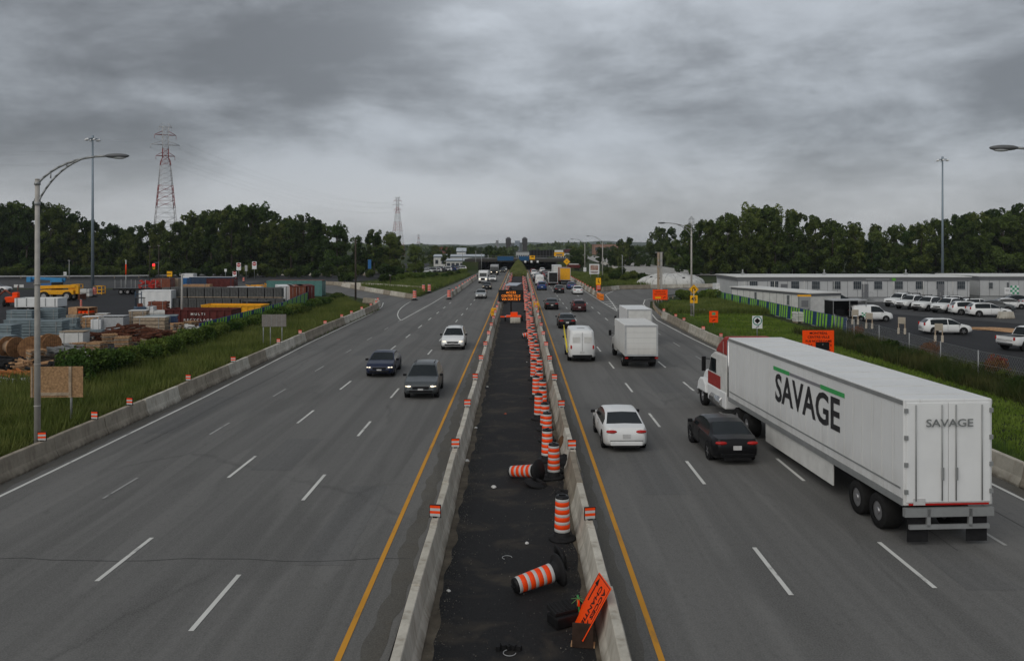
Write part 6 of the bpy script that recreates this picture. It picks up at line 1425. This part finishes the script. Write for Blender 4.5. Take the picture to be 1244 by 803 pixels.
skip('long dark red open skip with small white letters', 247, 396, 7.0, 2.4, 1.7, m_dkred, -.03, (('M U L T I', 1.35, .34, m_whited), ('R E C Y C L A G E', .75, .34, m_whited)))
# grey block pallets
def block_stack():
    t = thing('block_pallet', 'x', 'block pallet', group='pallets of grey blocks in the yard'); b = MB()
    for i in range(3):
        for j in range(4):
            for k in range(2): b.box((-.36+i*.36, -.28+k*.56, .12+.15+j*.31), (.35, .54, .30))
    b.build('blocks', m_blkgrey, t, bevel=.015); p = MB(); p.box((0, 0, .06), (1.1, 1.1, .1)); p.build('pallet', m_wood2, t); return t
bs = block_stack(); first = True
for row in range(3):
    for k in range(15-row):
        X_ = -49.5+k*1.22+row*.5; Y_ = 110.5-k*.10+row*1.5
        for lv in range(2 if row else 1):
            lab = 'pallet of grey blocks in the '+('front', 'middle', 'back')[row]+' row, '+('bottom', 'top', 'top')[lv]+' layer'
            if first: bs.location = (X_, Y_, 0); bs['label'] = lab; first = False
            else: dup(bs, (X_+jit(.04), Y_+jit(.04), lv*1.41), jit(.03), lab)
container('white storage container with its end open near the forklift', *G(192, 374.5), .1, 4.2, 2.4, 2.5, m_white)
container('white container end right of the grey blocks', *G(346, 366), -1.2, 6, 2.4, 2.5, m_white); container('brown container pair right of the white one, left half', *G(359.5, 366), -1.2, 6, 2.3, 2.5, m_brown); container('dark brown container right of the brown one', *G(370, 365.5), -1.2, 6, 2.3, 2.5, m_dkred)
container('long teal container with a rusty roof edge', *G(360, 359.5), -.02, 9.5, 2.5, 2.7, m_teal, roofm=m_brown)
container('brown container behind the red flatbed trailer', *G(199, 354.5), .05, 3.2, 2.4, 2.5, m_brown); container('beige container right of the brown one at the yard back', *G(212, 353.5), .05, 2.2, 2.4, 2.4, m_wood2); container('blue container beyond the grey pole', *G(222.5, 352), .05, 2.2, 2.4, 2.3, m_blue); container('small white tank box high at the yard back', *G(230, 345), .05, 2.6, 2.4, 2.4, m_white); container('long dark blue container under a white cover', *G(258, 350), .02, 8.5, 2.5, 2.3, M('navy_steel', (.03, .05, .09), .6), roofm=m_white); container('dark red container at the back right of the yard', *G(270, 350), .02, 5.5, 2.5, 2.0, m_dkred)
crate_stack('stack of reddish timber planks above the grey blocks', 240, 356, 5.0, 1.4, 1.6, m_wood, .03, 6, name='timber_stack', cat='timber stack'); crate_stack('long white bundle under plastic behind the grey blocks', 298, 356, 6.2, 1.6, 1.2, m_white, .02, 2, name='wrapped_bundle', cat='bundle')
beam_heap('yellow and white formwork beams at the back of the yard', 322, 350, 5.5, 1.6, 40, m_yellow, 13, 1.5, 3, .15, 1.0); beam_heap('grey steel sections lying behind the teal container', 345, 349, 7, 1.6, 40, m_galv, 14, 2, 4, .16, .9)
crate_stack('dark grey plates stacked in front of the yellow skip', 312, 381, 3.2, 1.4, 1.6, m_plastic, -.1, 4)
crate_stack('pallet of white bags by the floodlight mast', 103, 361, 2.0, 1.4, 1.4, m_whited, .1, 2); crate_stack('low white slab table left of the grey blocks', 200, 386, 3.4, 1.3, .9, m_whited, .05, 2); crate_stack('white box in front of the forklift', 178, 383.5, 1.9, 1.2, 1.2, m_white, .1, 1); crate_stack('brown timber bundle in the open container', 193, 378, 2.4, 1.2, 1.3, m_brown, .05, 3)
def pallets():
    t = thing('wooden_pallets', 'weathered pile of wooden pallets among the yard stock', 'pallets', (*G(150, 421), 0), .2, 'pallet piles among the yard stock')
    for k in range(5):
        b = MB()
        for j in range(6): b.box((-.5+j*.2, 0, .16+k*.17), (.12, 1.1, .025))
        for j in (-.48, 0, .48): b.box((0, j, .09+k*.17), (1.15, .1, .1))
        o = b.build('pallet', m_wood2 if k % 2 else m_wood, t); o.rotation_euler.z = jit(.12); o.location = (jit(.06), jit(.06), 0)
    for px, py in ((205, 408), (118, 428), (133, 417), (215, 405), (72, 403), (108, 396), (152, 396), (205, 395), (44, 439), (232, 400), (96, 424)):
        dup(t, (*G(px, py), 0), jit(1.5), None, None, (1, 1, random.uniform(.5, 1.2)))
pallets()
beam_heap('dark tarpaulin-coloured rubbish between spools and hedge', 70, 452, 3.2, 1.4, 60, m_rubber, 61, .4, 1.3, .16, .6, 'rubbish_heap', 'rubbish heap'); beam_heap('brown mixed offcuts in front of the white crate', 95, 427, 3.0, 1.0, 50, m_rust, 62, .4, 1.2, .12, .5, 'scrap_heap', 'scrap heap'); beam_heap('blue and grey steel bits by the tan wrapped pallet', 150, 408, 3.0, 1.0, 40, m_fascia, 63, .5, 1.6, .14, .7, 'scrap_heap', 'scrap heap')
def forklift():
    x, y = G(170, 384); t = thing('forklift', 'blue-grey forklift with a tall mast in the yard', 'forklift', (x, y, 0), .6); b = MB(); b.box((0, 0, .75), (1.1, 1.9, .8)); b.build('body', M('slate_blue', (.06, .10, .15), .5), t, bevel=.08)
    b = MB()
    for s in (-.35, .35): b.box((s, 1.1, 1.5), (.09, .12, 2.9))
    b.box((0, 1.15, 2.6), (.8, .08, .1)); b.build('mast', M('slate_blue', (.06, .10, .15), .5), t); b = MB()
    for sx in (-.45, .45):
        for sy in (-.5, .5): b.box((sx, sy, 1.65), (.06, .06, 1.1))
    b.box((0, 0, 2.22), (1.05, 1.15, .06)); b.build('cage', m_plastic, t); b = MB(); b.box((0, -.1, 1.3), (.5, .5, .5)); b.build('seat', m_brown, t); wheel_set(t, (-.5, .5), .6, .32, .2); wheel_set(t, (-.5, .5), -.65, .28, .2)
    b = MB()
    for s in (-.25, .25): b.box((s, 1.7, .12), (.12, 1.1, .05))
    b.build('fork', m_galv, t)
forklift()
def dropside():
    x, y = G(50, 381); t = thing('dropside_truck', 'white dropside lorry bed parked in the yard behind the panel stacks', 'truck', (x, y, 0), PI/2+.05)
    b = MB(); b.box((0, 0, .95), (2.3, 5.2, .12)); b.box((-1.15, 0, 1.5), (.06, 5.2, 1.0)); b.box((1.15, 0, 1.5), (.06, 5.2, 1.0)); b.box((0, -2.6, 1.5), (2.24, .06, 1.0)); b.box((0, 2.6, 1.5), (2.24, .06, 1.0)); b.build('dropside_bed', m_white, t)
    b = MB()
    for k in range(5): b.box((1.2, -2.3+k*1.15, 1.5), (.06, .08, 1.0)); b.box((-1.2, -2.3+k*1.15, 1.5), (.06, .08, 1.0))
    b.build('stake', m_galv, t); b = MB(); b.box((0, 0, .7), (1.0, 5.4, .3)); b.build('chassis', m_dark, t); wheel_set(t, (-.95, .95), -1.7, .45, .4); wheel_set(t, (-.95, .95), 1.0, .45, .4)
    t2 = thing('orange_loader', 'small orange loader with white wheel hubs at the left of the yard', 'loader', (*G(15, 372), 0), .3); b = MB(); b.box((0, 0, .95), (1.4, 1.9, .8)); b.box((.4, .2, 1.6), (.7, 1.0, .7)); b.build('body', m_orange2, t2, bevel=.08); b = MB(); b.tube([(0, 0, 1.6), (-.9, .2, 2.3), (-1.7, .3, 1.6)], .12, 8); b.cyl((.6, .3, 1.8), (.6, .3, 2.9), .05, .05, 6); b.build('arm', m_brown, t2); wheel_set(t2, (-.75, .75), -.8, .5, .3); wheel_set(t2, (-.75, .75), .9, .5, .3)
dropside()
def telehandler():
    x, y = G(72, 365); t = thing('telehandler', 'yellow telehandler with a long boom parked before the blue lift', 'telehandler', (x, y, 0), PI/2)
    b = MB(); b.box((0, 0, 1.3), (1.8, 5.4, .7)); b.box((.3, -2.2, 1.8), (1.3, 1.2, .8)); b.build('chassis_body', m_yellow, t, bevel=.08); b = MB(); b.box((-.35, .2, 2.15), (.5, 6.4, .5), rx=-.03); b.box((-.35, -3.1, 1.7), (.5, .5, 1.3)); b.build('boom', m_yellow, t, bevel=.04); b = MB(); b.box((.5, .6, 2.2), (.95, 1.4, 1.3)); b.build('cab', m_glass, t, bevel=.06)
    wheel_set(t, (-.95, .95), -1.8, .72, .5); wheel_set(t, (-.95, .95), 1.8, .72, .5); b = MB(); b.box((0, -3.6, .6), (1.9, .3, .9)); b.build('bucket', m_rust, t)
    x, y = G(62, 352.5); t = thing('boom_lift', 'blue boom lift folded behind the yellow telehandler', 'boom lift', (x, y, 0), PI/2+.1); b = MB(); b.box((0, 0, .9), (2.0, 3.6, .8)); b.build('base', m_blue, t, bevel=.06); b = MB(); b.box((0, .6, 2.2), (.5, 6.6, .5), rx=.05); b.box((.1, -1.2, 1.9), (1.4, 2.2, .9)); b.box((0, 3.9, 2.1), (1.2, .8, 1.0)); b.build('boom', M('sky_blue_paint', (.05, .25, .5), .5), t, bevel=.05); wheel_set(t, (-1, 1), -1.3, .45, .35); wheel_set(t, (-1, 1), 1.3, .45, .35)
telehandler()
def cage(lab, px, py):
    x, y = G(px, py); t = thing('steel_cage', lab, 'cage', (x, y, 0)); b = MB()
    for sx in (-.7, .7):
        for sy in (-.6, .6): b.box((sx, sy, .75), (.12, .12, 1.5))
        for z in (.2, .8, 1.45): b.box((sx, 0, z), (.1, 1.08, .1))
    for sy in (-.6, .6):
        for z in (.2, .8, 1.45): b.box((0, sy, z), (1.28, .1, .1))
    b.build('frame', m_yellow, t); b = MB(); b.box((0, .0, .1), (1.3, 1.1, .05)); b.build('deck', m_galv, t)
cage('yellow steel cage left of the floodlight mast', 94, 355); cage('yellow steel cage right of the floodlight mast', 121, 357.5)
dup(br, (*G(115, 360.5), 0), 0, 'orange barrel at the foot of the left floodlight mast', None, 1.4); dup(br, (*G(98.5, 377), 0), 0, 'orange marker barrel behind the plywood crate', None, (.6, .6, 1.25))
def flatbed():
    x, y = G(168, 357.5); t = thing('flatbed_trailer', 'black flatbed trailer loaded with red steel parts', 'trailer', (x, y, 0), PI/2); b = MB(); b.box((0, 0, .95), (2.3, 8.0, .3)); b.build('deck', m_plastic, t); wheel_set(t, (-.9, .9), 2.6, .45, .4); wheel_set(t, (-.9, .9), 1.4, .45, .4); b = MB()
    for k in range(5): b.box((1.1, -3.6+k*1.8, 1.8), (.08, .08, 1.6)); b.box((-1.1, -3.6+k*1.8, 1.8), (.08, .08, 1.6))
    b.build('stake', m_galv, t)
    rs = random.Random(2); b = MB()
    for k in range(26): b.box((rs.uniform(-.8, .8), -.5-rs.random()*3, 1.2+rs.random()*1.2), (.3, rs.uniform(.5, 1.5), .25), rz=rs.uniform(-.6, .6), rx=rs.uniform(-.5, .5))
    o = b.build('steel_parts', m_red); o.location = (x, y, 0); o.rotation_euler.z = PI/2; tag(o, 'tangle of red steel parts on the flatbed trailer', 'steel parts')
flatbed()
car('sedan', p_black, 'black car parked behind the yellow arrow sign', 'car', (*G(213, 346), .006), PI/2)
car('suv', p_white, 'white car at the far left edge beyond the yard', 'car', (*G(-3, 355), .006), -PI/2)

# ------------------------------------------------------------------ far field: cars, depot, bridge, towers, hills
fx = [(486, 334, p_grey, 'suv'), (497, 331.5, p_dk, 'suv')]
for i, (px, py, p, k) in enumerate(fx): car(k, p, ('green-grey', 'dark')[i]+' utility car driving on the side street', 'car', (*G(px, py), .012), R(14))
rs = random.Random(5); cols = [p_white, p_silver, p_white, p_dk, p_white, p_blue, p_silver, p_white]
cn = ['white', 'silver', 'white', 'dark', 'white', 'blue', 'silver', 'white']
i = 0
for row in range(2):
    for k in range(8):
        px = 517+k*6.0+row*3; py = 331.6-k*.45-row*1.6; car(('sedan', 'suv', 'hatch')[i % 3], cols[i % 8], cn[i % 8]+' car parked in the '+('nearer', 'farther')[row]+' row before the white depot', 'car', (*G(px, py), .006), R(100), 'cars parked before the white depot'); i += 1
def depot(lab, x0, x1, y, D_, h_, roof):
    t = thing('white_depot', lab, 'building', ((x0+x1)/2, y, 0)); L_ = x1-x0; b = MB(); b.box((0, D_/2, h_/2), (L_, D_, h_)); b.build('wall', m_whited, t); b = MB(); b.prism([(-.4, h_+.01), (D_+.4, h_+.01), (D_/2, h_+roof)], -L_/2-.3, L_/2+.3); b.build('roof', M('pale_blue_roof', (.42, .46, .50), .6), t); b = MB()
    for k in range(8): b.box((-L_/2+L_*(k+.5)/8, -.02, h_*.45), (1.3, .06, h_*.4))
    b.build('window', m_bglass, t); b = MB(); b.box((0, -.05, h_-.25), (L_, .06, .35)); b.build('fascia', m_bluegrey, t)
depot('low white depot building beside the parked cars', -30, -15.5, 330, 14, 3.0, .8); depot('farther white depot wing with a pale roof', -38, -16, 356, 12, 4.4, .9); depot('small white gabled hut on the depot end', -29, -25, 372, 6, 6.6, 1.6)
# overpass
def overpass():
    t = thing('overpass_bridge', 'concrete bridge with blue hoardings crossing the highway', 'bridge', (0, 300, 0))
    m_bridge = M('dark_bridge_concrete', (.05, .047, .042), .85, var=.3)  # dark concrete tone for deck and piers
    b = MB(); b.box((-.5, 26, 3.5), (40, 52, 1.0)); b.build('deck', m_bridge, t); b = MB()  # deck and piers extended far back to keep the opening below dark
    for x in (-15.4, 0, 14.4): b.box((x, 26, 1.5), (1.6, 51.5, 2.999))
    b.build('pier', m_bridge, t)
    for s in (-18.3, 17.3): b = MB(); b.prism([(-3, -.05), (0, 2.98), (52, 2.98), (55, -.05)], s-3, s+3); b.build('abutment_slope', m_ground, t); b = MB(); b.box((-.5, 51.6, 1.48), (36, .3, 2.96)); b.build('added_dark_screen', m_dark, t)  # dark screen added across the far end, standing in for deep shade
    for x, w_ in ((-5.2, 6.0), (1.7, 3.8)): b = MB(); b.box((x, -.1, 4.25), (w_, .15, 1.6)); b.build('blue_hoarding', M('hoarding_blue', (.02, .085, .19), .6, var=.2), t)
    b = MB()
    for x in (2.2, 4.5, 6.8): b.box((x, -.2, 3.1), (.75, .06, .8))
    b.build('white_panel', m_white, t)
    b = MB(); b.box((4.8, -.25, 4.6), (2.0, .1, 1.5)); b.build('yellow_panel', m_signy, t); b = MB(); b.box((4.9, -.32, 4.95), (.9, .04, .35)); b.build('black_patch', m_black, t)
    b = MB(); b.box((-.5, .15, 4.5), (40, .1, .06)); b.box((-.5, .15, 5.1), (40, .1, .06)); b.build('railing', m_galv, t)
overpass()
def tall_box(name, lab, cat, px, pyt, w_px, d, depth, mat, parts):
    x = (px-PX)*d/F; z = H+(PY-pyt)*d/F; w_ = w_px*d/F; t = thing(name, lab, cat, (x, d, 0)); b = MB(); b.box((0, depth/2, z/2), (w_, depth, z)); b.build('wall', mat, t, bevel=.05); parts(t, w_, z, depth); return t
def tower(lab, px):
    m_tw = M('tower_brown', (.04, .028, .022), .8, var=.12); x = (px-PX)*1150/F; t = thing('apartment_tower', lab, 'building', (x, 1150, 0)); z = H+(PY-288)*1150/F
    b = MB(); b.box((0, 4, z/2-2), (6.2, 8, z-4)); b.build('shaft', m_tw, t); b = MB(); b.box((0, 4, z-6.5), (7.6, 9, 9)); b.build('upper_storeys', m_tw, t); b = MB(); b.box((0, 4, z-1.2), (4.5, 6, 1.8)); b.build('roof_block', m_fascia, t)
    for k in range(5): w_ = MB(); w_.box((0, -.55, z-9.5+k*1.7), (6.4, .1, .6)); w_.build('window_band', m_bglass, t)
    for k in range(4): w_ = MB(); w_.box((0, -.03, 3+k*2.8), (5.2, .1, .8)); w_.build('window_band', m_bglass, t)
tower('brown apartment tower with a wider top, left of the pair', 617.5); tower('brown apartment tower with a wider top, right of the pair', 637.5)
def fb(t, w_, z, dp):
    for k in range(int(z/3.2)): b = MB(); b.box((0, -.05, 2+k*3.2), (w_*.9, .1, 1.1)); b.build('window_band', m_bglass, t)
tall_box('apartment_block', 'pale blue apartment block between the two brown towers', 'building', 628.7, 292.5, 6.5, 2100, 20, M('pale_blue_block', (.30, .35, .42), .7), fb)
tall_box('apartment_block', 'small grey tower far left of the brown pair', 'building', 604, 292, 3.0, 2600, 16, M('grey_block_wall', (.25, .24, .24), .7), fb)
tall_box('apartment_block', 'low dark block beside the left brown tower', 'building', 622.5, 295.5, 4, 1300, 16, M('dark_block_wall', (.12, .13, .14), .7), fb)
tall_box('apartment_block', 'low dark block left of the right brown tower', 'building', 632.5, 295, 3, 1350, 16, M('dark_block_wall', (.12, .13, .14), .7), fb)
def black_board():
    d = 358; x0, x1 = (643-PX)*d/F, (673-PX)*d/F; z0 = H-(313-PY)*d/F; z1 = H-(304-PY)*d/F; t = thing('black_hoarding', 'large black blank hoarding above the bridge', 'billboard', ((x0+x1)/2, d, 0)); w_ = x1-x0
    b = MB(); b.box((0, 0, (z0+z1)/2), (w_, .4, z1-z0)); b.build('panel', m_black, t); b = MB()
    for k in range(8): b.box((-w_/2+w_*(k+.5)/8, -.22, (z0+z1)/2), (.1, .05, z1-z0))
    b.build('seam', m_fascia, t); b = MB()
    for k in (-.4, 0, .4): b.box((k*w_, .3, z0/2), (.3, .3, z0))
    b.build('post', m_galv, t)
    d = 430; x = (679-PX)*d/F; z = H-(309-PY)*d/F; t = thing('yellow_store_sign', 'yellow and white sign box right of the black hoarding', 'sign', (x, d, 0)); panel(t, 5.6, 2.2, z, m_signy); b = MB(); b.box((0, -.02, z+1.7), (4.6, .3, 1.1)); b.build('white_top', m_white, t); b = MB(); b.box((.2, -.05, z-.2), (3.2, .06, .7)); b.build('dark_band', m_fascia, t); sign_post(t, 0, z, .15)
black_board()
def lowb(lab, px0, px1, pyt, d, mat, D_=14):
    x0, x1 = (px0-PX)*d/F, (px1-PX)*d/F; z = H-(pyt-PY)*d/F; t = thing('low_building', lab, 'building', ((x0+x1)/2, d, 0)); w_ = x1-x0
    b = MB(); b.box((0, D_/2, z/2), (w_, D_, z)); b.build('wall', mat, t); b = MB(); b.box((0, D_/2, z+.1), (w_+.6, D_+.6, .25)); b.build('roof', m_fascia, t); b = MB()
    for k in range(6): b.box((-w_/2+w_*(k+.5)/6, -.03, z*.55), (w_/9, .08, z*.3))
    b.build('window', m_bglass, t)
lowb('pale low building above the bridge left of the black hoarding', 627, 643, 306, 440, m_clad); lowb('white-topped shop building right of the yellow sign', 676, 693, 308, 520, m_white); lowb('dark red brick building behind the right verge', 686, 702, 303, 700, m_dkred, 30)
lowb('brick-red long building on the horizon behind the trees', 722, 762, 297, 950, M('pale_brick', (.30, .17, .12), .8), 30); lowb('red-roofed far building left of the towers', 588, 601, 304.5, 520, M('pale_brick', (.30, .17, .12), .8)); lowb('white far building beside the yellow sign', 690, 700, 310, 480, m_white); lowb('far reddish house row above the ramp', 524, 545, 300, 900, m_brown, 20)
t = thing('red_car_carrier', 'dark red freight wagon body behind the yellow warning diamond', 'wagon', ((697-PX)*290/F, 290, 0)); b = MB(); b.box((0, 0, 1.6), (4.6, 2.2, 1.2)); b.build('body', m_dkred, t, bevel=.05); b = MB(); b.box((0, 0, 2.35), (3.4, 1.6, .3)); b.build('load', m_whited, t); wheel_set(t, (-1.5, 1.5), -.9, .5, .3)
# far trees
for i in range(58):
    d = random.uniform(330, 900); px = random.choice((random.uniform(500, 612), random.uniform(690, 760), random.uniform(560, 612)))
    if 545 < px < 600 and d < 400: d += 200
    pyt = random.uniform(298.5, 306); hg = min(H+(PY-pyt)*d/F, 15)
    if hg > 3: tree(random.choice((0, 1, 1, 4, 5)), (px-PX)*d/F, d, hg, 'in the distant tree belt beyond the underpass', 'distant trees beyond the underpass', 1.25)
for px, d, pyt in ((654, 318, 314), (668, 330, 312), (700, 300, 305), (696, 325, 303), (704, 340, 303), (606, 322, 309), (598, 330, 305), (612, 360, 306), (650, 700, 303), (662, 640, 304), (556, 420, 303), (566, 440, 304), (527, 395, 305), (534, 400, 305), (737, 700, 300), (728, 760, 300), (745, 640, 299), (622, 560, 304), (586, 500, 306)):
    tree(random.choice((0, 1)), (px-PX)*d/F, d, H+(PY-pyt)*d/F, 'near the bridge and its slopes', 'trees by the bridge', 1.3)
def far_woods():
    rs = np.random.default_rng(5); n = 26000; Y = rs.uniform(1000, 3600, n); X = rs.uniform(-1.0, 1.0, n)*Y*.75; Z = rs.uniform(0, 1, n)**.7*(9+5*np.sin(X*.02)+rs.normal(0, 1, n))
    k = np.abs(X-5) > 8; V, Fq = leaf_cloud(np.stack([X, Y, np.maximum(Z, .5)], 1)[k], 9, .2); o = npmesh('far_woods', V, Fq, m_leaf); tag(o, 'distant belt of woods and gardens towards the horizon', 'woods', None, 'stuff')
far_woods()
def hills():
    mb = MB(); xs = np.linspace(-6500, 6500, 220); rows = []; v = []
    for j, (yy, k) in enumerate(((3700, 0.0), (4300, .55), (5000, 1.0), (5800, .9), (6600, .2))):
        for x in xs:
            z = (30+9*math.sin(x*.0011+1)+6*math.sin(x*.0031)+3.5*math.sin(x*.011+j)+2.5*math.sin(x*.027))*k; v.append((x, yy, z-.1))
    n = len(xs); mb.add(v, [(j*n+i, j*n+i+1, (j+1)*n+i+1, (j+1)*n+i) for j in range(4) for i in range(n-1)], 0, True); o = mb.build('hills', M('hill_woodland', (.03, .045, .018), .95, var=.5, scale=.01, bump=0)); o['kind'] = 'structure'
hills()
def haze():
    mb = MB(); mb.box((0, 3300, 49), (14000, 7000, 102)); m = bpy.data.materials.new('haze_air'); m.use_nodes = True; t = m.node_tree; t.nodes.clear(); o = t.nodes.new('ShaderNodeOutputMaterial'); v = t.nodes.new('ShaderNodeVolumePrincipled'); v.inputs['Color'].default_value = (.80, .86, .93, 1); v.inputs['Density'].default_value = HAZE; v.inputs['Anisotropy'].default_value = .2
    t.links.new(v.outputs[0], o.inputs['Volume']); ob = mb.build('haze', m); ob['kind'] = 'stuff'
HAZE = 1.1e-4
if HAZE: haze()
